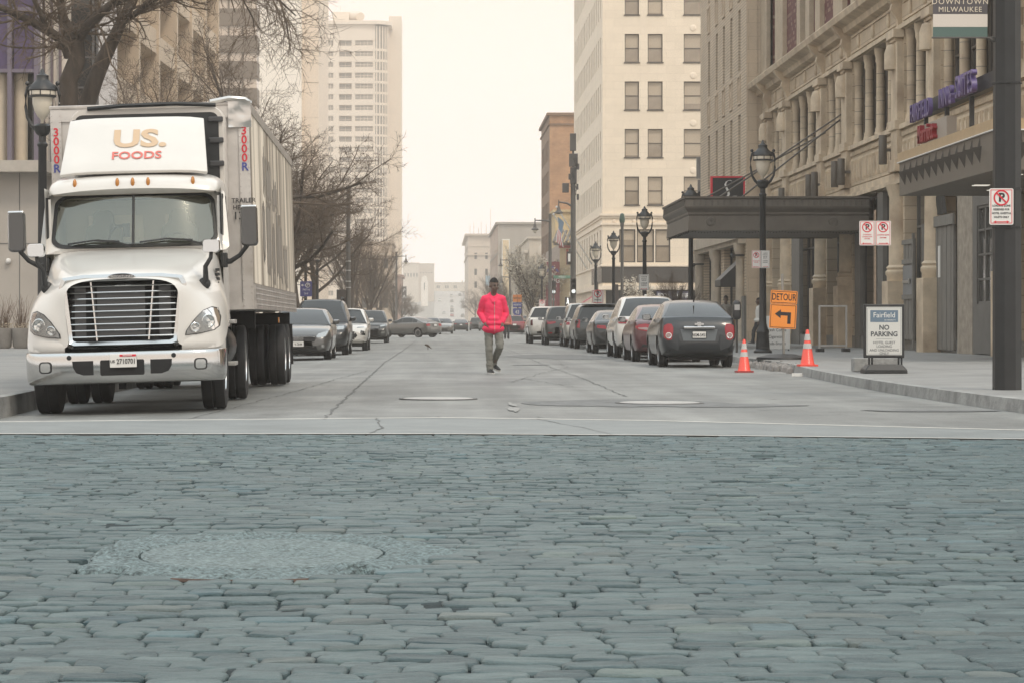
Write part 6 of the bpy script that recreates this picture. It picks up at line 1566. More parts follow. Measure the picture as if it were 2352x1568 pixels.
# ================================================================ buildings on the left side
# ---- purple panelled block
M_grw = mat('grey_stucco_wall', (.40,.365,.325), .8, var=.07, scale=.5, bump=.15, bscale=12)
M_cream = mat('cream_column', (.58,.49,.37), .6, var=.06)
bp_ = thing('purple_panel_building', 'building with dark purple panels over cream columns and a blank grey wall below', 'building', (-16,84,0))
s84 = F/84.0
X = lambda px, y: (px-1010)*y/F
Z = lambda py, y: 1-(py-742)*y/F
q = MB(); q.box(-30,X(92,84),84,87,0,Z(398,84)); q.build('lower_wall', M_grw, bp_, world=True)
q = MB(); q.box(-30,X(112,83.6),83.2,86.5,Z(398,84),Z(372,84)); q.build('ledge', mat('stone_ledge',(.42,.38,.33),.7,var=.1), bp_, world=True)
q = MB(); q.box(-30,X(82,85),84.95,85.3,Z(372,85),Z(160,85)); q.build('recessed_glass', M_wpane, bp_, world=True)
for px in (5,48): MB().lathe([(.24,Z(372,84)),(.24,Z(158,84))],16,0,Matrix.Translation((X(px,84.5),84.5,0))).build('column', M_cream, bp_, world=True)
for a,b,c_,d_ in ((-200,18,30,160),(32,84,30,160),(-200,18,-220,18),(32,84,-220,18)):
    q = MB(); q.box(X(a,84),X(b,84),84.0,84.6,Z(d_,84),Z(c_,84)); q.build('purple_panel', mat('panel_purple',(.075,.05,.115),.45,var=.06), bp_, world=True)
q = MB(); 
for px in (25,86): q.box(X(px-6,84),X(px+4,84),83.8,84.3,Z(372,84),Z(-220,84))
q.box(-30,X(92,84),83.85,84.2,Z(30,84),Z(18,84)); q.box(-30,X(92,84),83.82,84.2,Z(168,84),Z(160,84)); q.build('mullions', mat('mullion_mauve',(.15,.125,.16),.5), bp_, world=True)
q = MB()
for py in (560,): q.box(-30,X(92,84),83.985,84,Z(py+1,84),Z(py-1,84))
for px in (45,): q.box(X(px,84)-.012,X(px,84)+.012,83.985,84,0,Z(398,84))
q.build('wall_joints', mat('joint_dark',(.14,.14,.135),.9), bp_, world=True)
q = MB(); q.ball((X(18,83.8),83.9,Z(600,84)),.10,10); q.build('globe_light', M_white, bp_, world=True)
# ---- slatted white block and dark glass stair tower
M_tanw = mat('tan_concrete', (.56,.455,.345), .75, var=.08, scale=.35, dirt=(.46,.37,.28), dscale=.25)
bs = thing('slatted_building', 'bright slatted wall with a dark glass stair tower beside the purple panels', 'building', (-15,98,0))
q = MB(); q.box(X(88,97),X(155,97),97,104,0,24); q.build('pale_wall', mat('pale_wall',(.74,.66,.57),.7,var=.05), bs, world=True)
for px in (101,120,139): MB().box(X(px,97)-.04,X(px,97)+.05,96.8,97,0,24).build('slat', mat('slat_plum',(.13,.10,.11),.5), bs, world=True)
q = MB(); q.box(X(155,98),X(224,98),98,104,0,24); q.build('glass_tower', M_wpane, bs, world=True)
q = MB()
for py in (-60,60,130,200,270): q.box(X(155,98),X(224,98),97.93,98,Z(py+4,98),Z(py,98))
for px in (155,212,222): q.box(X(px,98),X(px+5,98),97.9,98,0,24)
q.build('tower_mullions', mat('mullion_grey',(.11,.105,.10),.5), bs, world=True)
# ---- concrete building with deep angled bays
bb_ = thing('concrete_bay_building', 'tan concrete building with tall fins and deep slanted window bays', 'building', (-14.4,128,0))
FX = -14.2; fy = [100,106,114.5,122.6,131,139,147,155.5]
q = MB(); q.box(-40,FX-1.6,100.5,155.5,0,27); q.build('core_wall', M_tanw, bb_, world=True)
for y in fy: MB().box(FX-1.6,FX,y-.28,y+.28,0,27).build('fin', M_tanw, bb_, world=True, bevel=.02)
for a,b in zip(fy,fy[1:]):
    a+=.28; b-=.28
    for k in range(7):
        z0 = 1.2+3.65*k
        # spandrel box whose underside slants; dark glass recessed between
        q = MB(); q.add([(FX-1.6,a,z0+1.9),(FX-1.6,b,z0+1.9),(FX-.35,a,z0+2.45),(FX-.12,b,z0+2.45),(FX-.35,a,z0+3.65),(FX-.12,b,z0+3.65),(FX-1.6,a,z0+3.65),(FX-1.6,b,z0+3.65)],[(0,1,3,2),(2,3,5,4),(4,5,7,6),(0,2,4,6),(1,7,5,3)]); q.build('spandrel', M_tanw, bb_, world=True)
        m = a+(b-a)*.55
        g_ = MB(); g_.quad((FX-1.55,m,z0),(FX-1.55,b,z0),(FX-1.55,b,z0+1.9),(FX-1.55,m,z0+1.9)); g_.box(FX-1.58,FX-1.5,m-.05,m+.05,z0,z0+1.9)
        g_.build('window', M_wpane, bb_, world=True)
# ---- dark banded slab, white slab, round bayed tower
M_taup = mat('taupe_cladding', (.15,.112,.078), .6, var=.05, scale=.1)
bd = thing('banded_office_slab', 'dark taupe office slab with thin ribbon windows', 'building', (-26,322,0))
xa,xb = X(508,322),X(589,322)
q = MB(); q.box(xa-8,xb,322.3,326,0,48); q.build('ribbon_glass', mat('ribbon_glass',(.55,.45,.36),.15,spec=.8,var=.1,scale=.2), bd, world=True)
for a,b in ((20,60),(82,121),(141,330),(-40,0),(-110,-60)):
    for c_ in ([a] if b-a < 100 else [a,a+62,a+124]):
        q = MB(); q.box(xa-8,xb+.1,322,326.2,Z(min(b,c_+40) if b-a>100 else b,322),Z(c_,322)); q.build('cladding_band', M_taup, bd, world=True)
q = MB(); q.box(xa-8,xb+.1,322,326.2,0,Z(290,322)); q.build('cladding_base', M_taup, bd, world=True)
q = MB()
for px in (525,557): q.box(X(px,322)-.12,X(px,322)+.12,322.1,322.3,0,48)
q.build('ribbon_mullions', M_taup, bd, world=True)
bw_ = thing('blank_white_slab', 'blank white slab wall rising between the dark office and the round tower', 'building', (-26,430,0))
q = MB(); q.box(X(588,430),X(692,430),430,470,0,66); q.build('white_wall', mat('white_panel',(.82,.75,.66),.6,var=.03,scale=.1), bw_, world=True)
q = MB(); q.box(X(668,432),X(732,432),432,470,0,70); q.build('cream_wall', mat('cream_panel',(.70,.58,.46),.6,var=.03,scale=.1), bw_, world=True)
q = MB()
for py in (30,75,190,270,350): q.box(X(668,432),X(732,432),431.95,432,Z(py,432)-.06,Z(py,432))
for py in (110,128,215): q.box(X(588,430),X(668,430),429.95,430,Z(py,430)-.05,Z(py,430))
q.build('panel_joints', mat('joint_pale',(.5,.42,.33),.8), bw_, world=True)
TY_ = 690.0
tw = thing('round_bay_tower', 'tall pale apartment tower with a glazed round corner bay and a slab roof', 'building', (-25,TY_,0))
M_tw = mat('tower_white', (.72,.62,.51), .6, var=.04, scale=.05); M_tp = mat('tower_pane', (.26,.215,.17), .15, spec=.8, var=.3, scale=.3)
x0,x1,x2 = X(730,TY_),X(862,TY_),X(893,TY_)
ztop = Z(52,TY_)
fl_z = [Z(102+26*k-0.0,TY_) for k in range(24)]       # window heads, floor by floor
cols_ = [(733,768),(800,828),(836,855.5)]
holes = []
fl_z = []
py = 93.0; k = 0
while py < 690: fl_z.append(py); py += 24.8 if k < 7 else 23.6; k += 1
for p_ in fl_z:
    for a,b in ((733,766),(778.5,808),(815,857)): holes.append((X(a,TY_)-x0, X(b,TY_)-x0, Z(p_+12.5,TY_), Z(p_,TY_)))
w = MB(); facade(w,(x0,TY_,0),UF,x1-x0,ztop-.5,holes,1.2); shellbox(w,x0,x1,TY_,TY_+26,0,ztop-.5,0,('F',)); w.box(x0+.2,x1-.2,TY_+1.25,TY_+1.3,0,ztop-1)
w.build('wall', M_tw, tw, world=True)
for i,h in enumerate(holes[:96]):
    bal = i%3 == 1
    window(tw,(x0,TY_,0),UF,h,1.0 if bal else .35,M_tw,M_tp,bars=(('v',.2),('v',.8)) if not bal and i%3==0 else (('v',.3),('v',.5),('v',.7),('h',.5)) if i%3==2 else (('h',.35),('v',.5)),fr=.12,name='balcony_glazing' if bal else 'window')
# round bay
cxb = X(865,TY_); rb = X(892,TY_)-cxb; arc = lambda r_,n=14: [(cxb+r_*math.sin(a),TY_+rb*1.2-r_*1.2*math.cos(a)) for a in np.linspace(-.25,PI/2,n)]
q = MB(); ar = arc(rb-.12); q.loft([[(x,y,0) for x,y in ar],[(x,y,ztop-1) for x,y in ar]],0,True,False,False); q.box(x1-.2,cxb+rb-.6,TY_+rb*1.2,TY_+26,0,ztop-1,1); q.build('bay_glass', [M_tp,M_tw], tw, world=True)
for i,p_ in enumerate(fl_z):
    q = MB(); a1 = arc(rb); a2 = arc(rb-.35); za = Z(p_+20.5+ (4.5 if i<7 else 3.5)-.2,TY_); zb_ = Z(p_+19,TY_)
    q.loft([[(x,y,za) for x,y in a1],[(x,y,zb_) for x,y in a1],[(x,y,zb_) for x,y in a2],[(x,y,za) for x,y in a2],[(x,y,za) for x,y in a1]],0,True,False,False); q.build('bay_floor_band', M_tw, tw, world=True)
for k,(x,y) in enumerate(arc(rb+.02,8)): MB().box(x-.16,x+.16,y-.16,y+.16,0,ztop-1).build('bay_mullion', M_tw, tw, world=True)
q = MB(); q.box(X(893,TY_+14),X(922,TY_+14),TY_+14,TY_+30,0,Z(38,TY_+14)); q.build('side_slab', mat('tower_pink',(.71,.61,.50),.6,var=.03,scale=.1), tw, world=True)
q = MB(); a1 = arc(rb+.9,16); out = [(x0-.5,TY_-.8)]+a1+[(cxb+rb+.9,TY_+24),(x0-.5,TY_+24)]
q.loft([[(x,y,ztop-.6) for x,y in out],[(x,y,ztop+.4) for x,y in out]],0,False,True); q.build('roof_slab', M_tw, tw, world=True)
q = MB(); q.box(X(762,TY_),X(800,TY_),TY_+6,TY_+16,ztop,Z(22,TY_)); q.box(X(775,TY_),X(832,TY_),TY_+5,TY_+6,ztop,Z(42,TY_)); q.tube([(X(800,TY_),TY_+8,Z(30,TY_)),(X(824,TY_),TY_+6,Z(30,TY_)),(X(826,TY_),TY_+5,Z(34,TY_))],1.3,12); q.box(X(779,TY_),X(780,TY_),TY_+8,TY_+8.2,ztop,Z(5,TY_)); q.build('roof_plant', M_tw, tw, world=True)
# ---- smaller buildings up the left side
M_tan2 = mat('tan_render', (.45,.36,.27), .75, var=.1, scale=.3)
block('corniced_corner_building','old tan corner building with a heavy bracketed cornice, under the round tower',-19,-9.6,488,520,17.0,M_tan2,M_tan2,[(1+k*2.2,2+k*2.2,z,z+2) for k in range(4) for z in (4,8,12)],[(2+k*4,3.5+k*4,z,z+2) for k in range(7) for z in (4,8,12)],cornice=((14.5,.7,.8),(17,.3,.4)),right=False)
br_ = block('russet_building','small russet brick building with a dark vertical sign, left side of the street',-16,-9.7,612,640,13.2,mat('russet_brick',(.28,.17,.13),.8,var=.15),mat('russet_brick',(.28,.17,.13)),[(1,2.2,8,10),(3.4,4.6,8,10)],cornice=((12.6,.5,.6),),right=False)
q = MB(); q.box(-9.6,-8.4,611.6,611.9,3.0,10.2); q.build('vertical_sign', M_ink, br_, world=True)
for i,ch in enumerate('PARK'): text('sign_lettering',ch,1.3,M_white,br_,(-9.0+12.85,-.45,9.2-1.6*i))
block('flat_topped_hall','broad pale flat topped hall stepping up at the far left end of the street',X(925,1400),X(962,1400),1400,1440,23.2,M_pale,M_pale,[(1.0+k*1.7,1.8+k*1.7,15,17) for k in range(5)],cornice=((22.6,.3,.6),),right=False,zoff=hill(1400)-.5)
block('upper_storey_hall','pale block with a row of small windows beside the flat topped hall',X(961,1410),X(997,1410),1410,1450,23.0,mat('warm_limestone',(.50,.43,.36),.7,var=.08,scale=.2),M_pale,[(1.0+k*1.6,1.6+k*1.6,17.2,17.9) for k in range(5)],cornice=((22.4,.2,.6),),right=False,zoff=hill(1400)-.5)
wt = thing('white_gable_house', 'narrow white gabled house front below the sky bridge', 'building', (X(975,1330),1330,hill(1330)))
q = MB(); q.prism([(-1.9,0),(1.9,0),(1.9,14),(1.5,14.2),(1.5,16),(0,17),(-1.5,16),(-1.5,14.2),(-1.9,14)],0,8); q.build('house_front', mat('white_render',(.78,.73,.66),.6), wt); q = MB(); q.box(-.25,.25,-.1,.0,9,13); q.build('slit_window', M_wpane, wt)
# ================================================================ street lamps
M_iron = mat('black_iron', (.018,.019,.020), .45, var=.2, scale=3)
M_pole = mat('grey_pole', (.085,.08,.073), .55, var=.12, scale=1.5)
M_globe = mat('lamp_globe', (.62,.56,.46), .25, spec=.6)
def harp_lamp(name, label, x, y, group='harp street lamps'):
    t = thing(name, label, 'street lamp', (x,y,.15), 0, group)
    q = MB(); q.lathe([(.26,0),(.26,.06),(.20,.12),(.17,.55),(.19,.6),(.13,.75),(.105,.85),(.085,4.45),(.11,4.48),(.11,4.52),(.075,4.56),(.075,4.68),(.13,4.72),(.17,4.8),(.19,4.88),(.13,4.93),(.001,4.94)],14); q.build('post', M_iron, t)
    for s in (-1,1):
        q = MB(); q.tube([(s*.10,0,4.80),(s*.22,0,4.90),(s*.31,0,5.06),(s*.345,0,5.28),(s*.345,0,5.52),(s*.31,0,5.68),(s*.22,0,5.72)],[.05,.04,.034,.03,.03,.03,.028],8); q.ball((s*.31,0,5.76),.05,8); q.build('harp_arm', M_iron, t)
    q = MB(); q.lathe([(.24,5.50),(.27,5.52),(.27,5.60)],16,1,caps=False); q.lathe([(.28,5.60),(.30,5.62),(.28,5.68),(.16,5.80),(.13,5.84),(.13,5.92),(.06,5.96),(.02,6.06),(.001,6.07)],16,0)
    for k in range(8):
        a = 2*PI*k/8; q.box(.262*math.cos(a)-.012,.262*math.cos(a)+.012,.262*math.sin(a)-.012,.262*math.sin(a)+.012,5.50,5.61)
    q.lathe([(.235,5.47),(.285,5.48),(.285,5.505),(.235,5.51)],16); q.build('lamp_roof', [M_iron,M_globe], t)
    q = MB(); q.lathe([(.21,5.48),(.205,5.35),(.17,5.2),(.10,5.08),(.05,5.03),(.02,4.94)],16); q.build('globe', M_globe, t)
    return t
L0 = harp_lamp('street_lamp','black harp lamp at the left kerb beside the lorry',-8.15,49.6)
def lamp_copy(label, x, y):
    c = copy_tree(L0); c.location = (x,y,.15); c['label'] = label; return c
for lb,x,y in (('black harp lamp carrying two parking plates, beside the detour sign',9.22,69),('black harp lamp whose top peers over the dark entrance canopy',9.45,91),
 ('harp lamp before the white building, tallest of the three there',9.15,108),('harp lamp second of the three before the white building',9.85,137),('harp lamp third and smallest of the three before the white building',10.0,155),
 ('harp lamp in front of the classical bank cornice',9.0,213),('harp lamp left of the flowering tree, behind the walking man',9.8,289),('harp lamp beside the maroon restaurant sign, far right kerb',11.5,300),('small far harp lamp standing lowest beside the detour route plates',11.0,340),
 ('harp lamp just past the lorry tail, carrying a blue parking sign',-8.1,146),('harp lamp second past the lorry tail, before the dark trees',-7.9,156),('harp lamp in front of the fan of straight branches, left side',-7.5,219),('small harp lamp low on the left before the bare trees',-7.4,300),('farthest small harp lamp on the left side',-6.3,332)):
    lamp_copy(lb,x,y)
def arm_lamp(label, x, y, h, side, low=None, grp='tall arm street lights'):
    t = thing('arm_light', label, 'street light', (x,y,.1), 0, grp)
    q = MB(); q.lathe([(.22,0),(.22,.4),(.16,.5),(.13,h*.5),(.11,h),(.001,h+.02)],12); q.build('pole', M_pole, t)
    for z,l in [(h-.5,1.15)]+([(low,1.0)] if low else []):
        q = MB(); q.tube([(0,0,z-.1),(side*.3,0,z-.02),(side*l,0,z)],[.08,.06,.045],8); q.tube([(side*l,0,z+.18),(side*l,0,z-.3)],[.035,.05],8); a_ = q.build('arm', M_pole, t)
        q = MB(); q.lathe([(.05,.0),(.10,-.1),(.14,-.3),(.30,-.42),(.30,-.46),(.18,-.5)],14,0,Matrix.Translation((side*l,0,z-.25))); q.lathe([(.17,-.5),(.15,-.62),(.06,-.72),(.001,-.74)],14,1,Matrix.Translation((side*l,0,z-.25)),caps=False); q.build('lantern', [M_pole,M_globe], a_)
    return t
arm_lamp('grey pole with a bell lantern on an arm over the left pavement',-5.2,290,9.4,1)
arm_lamp('grey pole with two bell lanterns before the grey office block',8.7,300,9.2,-1,low=6.6)
arm_lamp('grey pole with bell lantern just left of the orange brick building',8.4,184,9.2,-1)
# ---- signals
M_sig = mat('signal_housing', (.045,.035,.03), .5); M_lit = mat('lit_signal', (.95,1,.95), .3, emit=1.4); M_amb = mat('dark_amber', (.16,.085,.02), .3); M_dred = mat('dark_red_lens', (.10,.025,.02), .3)
def signal_head(parent, x, y, z, facing=-1, lit=True):
    t = MB().box(x-.19,x+.19,y-.12,y+.12,z-.55,z+.55); h = t.build('signal_head', M_sig, parent, bevel=.03)
    for k,m in enumerate((M_dred,M_amb,M_lit if lit else M_sig)):
        zz = z+.36-.36*k
        MB().lathe([(.135,0),(.12,.03),(.001,.05)],18,0,Matrix.Translation((x,y+facing*.12,zz))@Matrix.Rotation(-facing*-PI/2,4,'X') if facing<0 else Matrix.Translation((x,y+.12,zz))@Matrix.Rotation(-PI/2,4,'X')).build('lens', m, h)
        q = MB(); q.loft([[(x+.15*math.cos(a),y+facing*.12,zz+.15*math.sin(a)) for a in np.linspace(-.3,PI+.3,12)],[(x+.15*math.cos(a),y+facing*.36,zz+.15*math.sin(a)-.02) for a in np.linspace(-.1,PI+.1,12)]],0,True,False,False); q.build('visor', M_sig, h)
t = thing('signal_pole', 'tall signal pole loaded with radio boxes, green lamp lit, before the white building', 'traffic light', (9.27,168,.05))
q = MB(); q.lathe([(.28,0),(.28,.5),(.22,.6),(.19,5),(.17,10.6),(.001,10.65)],14); q.build('pole', M_pole, t)
q = MB(); q.tube([(0,0,9.0),(-.4,0,9.25),(-1.0,0,9.35)],[.09,.07,.05],8); q.tube([(-1.0,0,9.5),(-1.0,0,9.0)],[.035,.05],8); ar_ = q.build('arm', M_pole, t)
q = MB(); q.lathe([(.05,0),(.12,-.2),(.16,-.35),(.32,-.5),(.32,-.54),(.001,-.6)],14,0,Matrix.Translation((-1.0,0,9.1))); q.build('lantern', M_pole, ar_)
M_radio = mat('radio_grey', (.065,.06,.055), .5, var=.15)
for (a,b,c_,d_) in ((-.22,.2,12.9,14.1),(-.28,.32,11.8,12.7),(-.2,.24,10.6,11.75),(-.75,-.3,10.0,10.65),(.22,.36,10.2,10.6),(.2,.42,11.6,12.0),(.25,.4,9.5,9.9),(-.32,-.14,10.9,11.3)): MB().box(a,b,-.2,.2,c_,d_).build('radio_box', M_radio, t, bevel=.03)
q = MB(); q.tube([(0,0,10.5),(0,0,13.2)],.07,8)
for k in range(7): q.tube([(rnd.uniform(-.2,.2),-.2,9.8+k*.3),(rnd.uniform(-.35,.35),-.28,10.2+k*.3),(rnd.uniform(-.2,.2),-.2,10.8+k*.3)],.02,5)
q.build('cables', M_black, t); MB().box(-.45,-.12,-.15,.15,5.0,5.9).build('side_signal', M_sig, t); MB().box(-.36,-.2,-.17,-.15,5.2,5.75).build('walk_lens', M_white, t)
signal_head(t, 0, -.35, 3.5)
q = MB(); q.box(-.2,.2,-.25,-.15,2.95,3.05); q.box(-.2,.2,-.25,-.15,3.95,4.05); q.build('bracket', M_pole, t)
t = thing('signal_pole', 'short signal post with its green lamp lit in front of the maroon restaurant sign', 'traffic light', (9.7,206,.05))
q = MB(); q.lathe([(.15,0),(.08,.2),(.07,4.6),(.001,4.62)],10); q.build('pole', M_pole, t); signal_head(t,0,-.2,3.95)
t = thing('walk_signal', 'black pedestrian signal showing a white walking figure', 'pedestrian light', (10.9,206,.05))
q = MB(); q.lathe([(.12,0),(.06,.2),(.055,2.4),(.001,2.42)],10); q.build('pole', M_pole, t); MB().box(-.24,.24,-.1,.12,2.0,3.15).build('signal_box', M_sig, t, bevel=.03)
q = MB(); q.lathe([(.001,-.02),(.05,-.02),(.05,.0),(.001,0)],10,0,Matrix.Translation((0,-.11,3.02))@Matrix.Rotation(PI/2,4,'X')); q.prism([(-.05,2.94),(.05,2.94),(.07,2.76),(.10,2.58),(.05,2.58),(0,2.72),(-.06,2.58),(-.11,2.58),(-.05,2.76)],-.12,-.10); q.build('walking_figure', M_lit, t)
t = thing('street_name_sign', 'green street name plate on a short arm by the restaurant sign', 'street sign', (10.4,205.6,4.9)); MB().box(-.75,.75,-.02,.02,-.13,.13).build('plate', mat('sign_green',(.10,.20,.14),.5), t); text('lettering','WELLS',.2,M_white,t,(0,-.025,0)); MB().tube([(-.7,0,0),(-.7,0,-4.8)],.04,6).build('pole', M_pole, t)
for lb,x,y in (('pair of signal heads seen from behind, on a grey pole before the granite band',12.2*.75+.0,163),):
    t = thing('signal_pole', lb, 'traffic light', (X(1429,163),163,.05)); q = MB(); q.lathe([(.16,0),(.12,.3),(.10,7.4),(.13,7.5),(.13,7.7),(.001,7.75)],12); q.build('pole', M_pole, t)
    q = MB(); q.lathe([(.16,7.7),(.2,7.9),(.12,8.3),(.001,8.35)],10); q.build('sensor', mat('sensor_green',(.05,.09,.07),.5), t); 
    for dx in (-.45,.45): signal_head(t,dx,0,3.0,1,False)
    q = MB(); q.box(-.4,.4,-.05,.05,2.5,2.58); q.box(-.4,.4,-.05,.05,3.4,3.48); q.build('bracket', M_pole, t)
t = thing('radio_pole', 'pole with stacked radio boxes rising behind the black swan sign', 'utility pole', (X(1607,192),192,.05)); q = MB(); q.tube([(0,0,0),(0,0,12)],.17,10); q.build('pole', M_pole, t)
for (a,b,c_,d_) in ((-.25,.2,12.4,14.1),(-.15,.2,11.2,12.3),(-.2,.24,9.6,11.1),(-.9,-.45,10.0,10.6),(-.95,-.4,8.7,9.5),(.25,.4,11.3,12.2)): MB().box(a,b,-.2,.2,c_,d_).build('radio_box', M_radio, t, bevel=.03)
t = thing('tall_pole', 'tall plain grey pole with a dark signal head, in the bare trees on the left', 'utility pole', (X(800,156),156,.05)); q = MB(); q.lathe([(.2,0),(.16,.5),(.14,5),(.12,9.6),(.001,9.62)],12); q.build('pole', M_pole, t)
for z in (3.2,3.6,4.3,4.9): MB().lathe([(.165,z),(.165,z+.06)],12).build('band', M_rim, t)
q = MB().box(-.75,-.15,-.2,.2,1.9,3.1); q.build('signal_box', M_sig, t, bevel=.03); MB().tube([(-.45,0,2.9),(0,0,2.95)],.04,6).build('bracket', M_pole, t)
# ================================================================ signs
def no_parking(mb, x, y, z, r, red, ink):
    mb.disc((x,y-.004,z),r*.80,r,26,red); c = math.cos(R(45)); L = r*.86; w = r*.10
    mb.add([(x-L*c-w*c,y-.006,z+L*c-w*c),(x-L*c+w*c,y-.006,z+L*c+w*c),(x+L*c+w*c,y-.006,z-L*c+w*c),(x+L*c-w*c,y-.006,z-L*c-w*c)],[(3,2,1,0)],red)
    mb_text(mb,'P',r*1.5,(x+.02*r,y-.003,z),ink,bold=.035,depth=.0005)
def arrow(mb, x, y, z, w, mi, left=True, right=True):
    h = w*.09; mb.box(x-w*.5,x+w*.5,y-.004,y-.002,z-h*.35,z+h*.35,mi)
    if left: mb.add([(x-w*.62,y-.005,z),(x-w*.4,y-.005,z-h),(x-w*.4,y-.005,z+h)],[(0,1,2)],mi)
    if right: mb.add([(x+w*.62,y-.005,z),(x+w*.4,y-.005,z-h),(x+w*.4,y-.005,z+h)],[(2,1,0)],mi)
SM = [M_white, M_red, M_ink]
def plate_sign(parent, x, y, z, w, h, lines, circle=True, red=True, lr=(True,True)):
    q = MB(); q.add([(a,y,b) for a,b in rrect(x-w/2,x+w/2,z-h/2,z+h/2,w*.07)],[tuple(range(20))]); p = q.build('sign_plate', M_white, parent); sd_ = p.modifiers.new('t','SOLIDIFY'); sd_.thickness = .004; sd_.offset = 0
    q = MB(); 
    e = w*.03; W2 = w/2-w*.05; H2 = h/2-w*.05
    for a,b,c_,d_ in ((-W2,W2,-H2,-H2+e),(-W2,W2,H2-e,H2),(-W2,-W2+e,-H2+e,H2-e),(W2-e,W2,-H2+e,H2-e)): q.quad((x+a,y-.004,z+c_),(x+b,y-.004,z+c_),(x+b,y-.004,z+d_),(x+a,y-.004,z+d_),2 if not red else 1)
    if circle: no_parking(q,x,y-.002,z+h*.24,w*.33,1,2)
    for t_,sz,dz,mi in lines: mb_text(q,t_,sz,(x,y-.005,z+dz),mi,bold=.02,depth=.0005,width=.85)
    if lr: arrow(q,x,y-.002,z-h*.42,w*.55,1,*lr)
    q.build('sign_face', SM, p); return p
# big black corner pole with banner and hotel loading sign
t = thing('banner_pole', 'massive black street pole at the right edge, in front of the taupe canopy', 'pole', (7.25,30.9,.15))
q = MB(); q.prism([(.16*math.cos(2*PI*(k+.5)/8)*1.08,.16*math.sin(2*PI*(k+.5)/8)*1.08) for k in range(8)],-9,0,Matrix.Rotation(PI/2,4,'X')@Matrix.Scale(1,4)); 
q = MB(); q.loft([[(r_*math.cos(2*PI*(k+.5)/8),r_*math.sin(2*PI*(k+.5)/8),z) for k in range(8)] for r_,z in ((.185,0),(.178,3),(.165,9))],0,False,True); q.build('post', M_iron, t)
q = MB()
for z in (2.06,2.55,3.9): q.lathe([(.195,z),(.195,z+.02)],8)
q.build('straps', M_black, t)
s1 = thing('hotel_loading_sign', 'white no parking plate with red circle, LOADING ZONE RESERVED FOR HOTEL GUESTS & VALETS ONLY', 'sign', (X(2300,30.6),30.6,Z(475,30.6)))
plate_sign(s1,0,0,0,.305,.46,[('LOADING ZONE',.036,.01,2),('RESERVED FOR',.036,-.038,2),('HOTEL GUESTS &',.036,-.086,2),('VALETS ONLY',.036,-.134,2)])
bn = thing('street_banner', 'hanging street banner lettered DOWNTOWN MILWAUKEE above white and green stripes', 'banner', (X(2205,30.9),30.9,Z(85,30.9)))
q = MB(); q.box(-.345,.35,-.006,.006,.29,1.2,0); q.build('banner_cloth', mat('banner_grey',(.10,.09,.095),.8), bn); q = MB(); q.box(-.345,.35,-.006,.006,.125,.288); q.build('white_stripe', mat('banner_white',(.62,.56,.5),.8), bn); q = MB(); q.box(-.345,.35,-.006,.006,.0,.123); q.build('green_stripe', mat('banner_green',(.095,.145,.13),.8), bn)
text('banner_lettering','DOWNTOWN',.098,mat('banner_cream',(.66,.58,.46),.7),bn,(0,-.009,.445),spacing=1.22,depth=.001); text('banner_lettering','MILWAUKEE',.092,mat('banner_cream',(.66,.58,.46),.7),bn,(0,-.009,.345),spacing=1.12,depth=.001)
q = MB(); q.tube([(-.36,0,-.012),(.62,0,-.012)],.012,6); q.tube([(.36,0,-.012),(.42,0,-.05),(.5,0,-.06)],.02,6); q.build('banner_rod', M_pole, bn)
# double loading zone plates on a thin post
s2 = thing('double_loading_sign', 'pair of no parking loading zone plates with red arrows on a thin rusty post', 'sign', (X(2010,46.5),46.5,.17))
q = MB(); q.tube([(0,.02,0),(0,.02,3.0)],.025,6); q.build('post', mat('rusty_post',(.20,.15,.11),.7,var=.3,scale=8), s2)
zc = Z(536,46.5)-.17
plate_sign(s2,-.153,0,zc,.30,.47,[('TO DRIVEWAY',.030,-.03,1),('LOADING ZONE',.030,-.07,1),('ANYTIME',.030,-.11,1)],lr=(True,False)); plate_sign(s2,.153,0,zc,.30,.47,[('LOADING ZONE',.036,-.035,1),('ANYTIME',.036,-.09,1)],lr=(False,True))
# plates on the harp lamp
s3 = thing('lamp_parking_plates', 'two small parking plates side by side on the black lamp behind the detour sign', 'sign', (X(1747,68.7),68.7,Z(596,68.7)))
plate_sign(s3,-.125,0,0,.25,.50,[('LOADING ZONE',.03,-.05,1),('ANYTIME',.03,-.09,1)],lr=(True,False)); plate_sign(s3,.13,0,0,.25,.50,[('2 HOUR',.045,.17,2),('PARKING',.04,.12,2),('8AM-6PM',.035,.07,2),('MON-FRI',.035,.03,2),('2 HOUR',.045,-.04,2),('PARKING',.04,-.09,2)],circle=False,red=False,lr=(False,True))
s4 = thing('time_limit_sign', 'tall narrow parking hours plate on the lamp before the white building', 'sign', (X(1479,107.5),107.5,Z(649,107.5)))
plate_sign(s4,0,0,0,.45,.70,[('2 HOUR',.09,.24,2),('PARKING',.07,.15,2),('8AM-6PM',.06,.08,2),('2 HOUR',.09,-.04,2),('PARKING',.07,-.13,2)],circle=False,red=False)
s5 = thing('curb_parking_sign', 'white kerbside plate with a no parking circle above the silver SUV', 'sign', (X(1373,128),128,.15)); MB().tube([(0,.02,0),(0,.02,3.0)],.03,6).build('post', M_pole, s5)
plate_sign(s5,-.0,0,Z(682,128)-.15,.62,.72,[('NO',.1,-.05,2),('PARKING',.1,-.17,2)])
MB().box(-.18,.22,-.004,.0,Z(712,128)-.15-.2,Z(712,128)-.15+.2).build('lower_plate', M_white, s5)
s6 = thing('distant_parking_sign', 'small square plate with a slanted no parking circle beyond the white pickup', 'sign', (X(1245,168),168,.15)); MB().tube([(0,.02,0),(0,.02,1.9)],.03,6).build('post', M_pole, s6); plate_sign(s6,0,0,Z(697,168)-.15,.42,.46,[],lr=None)
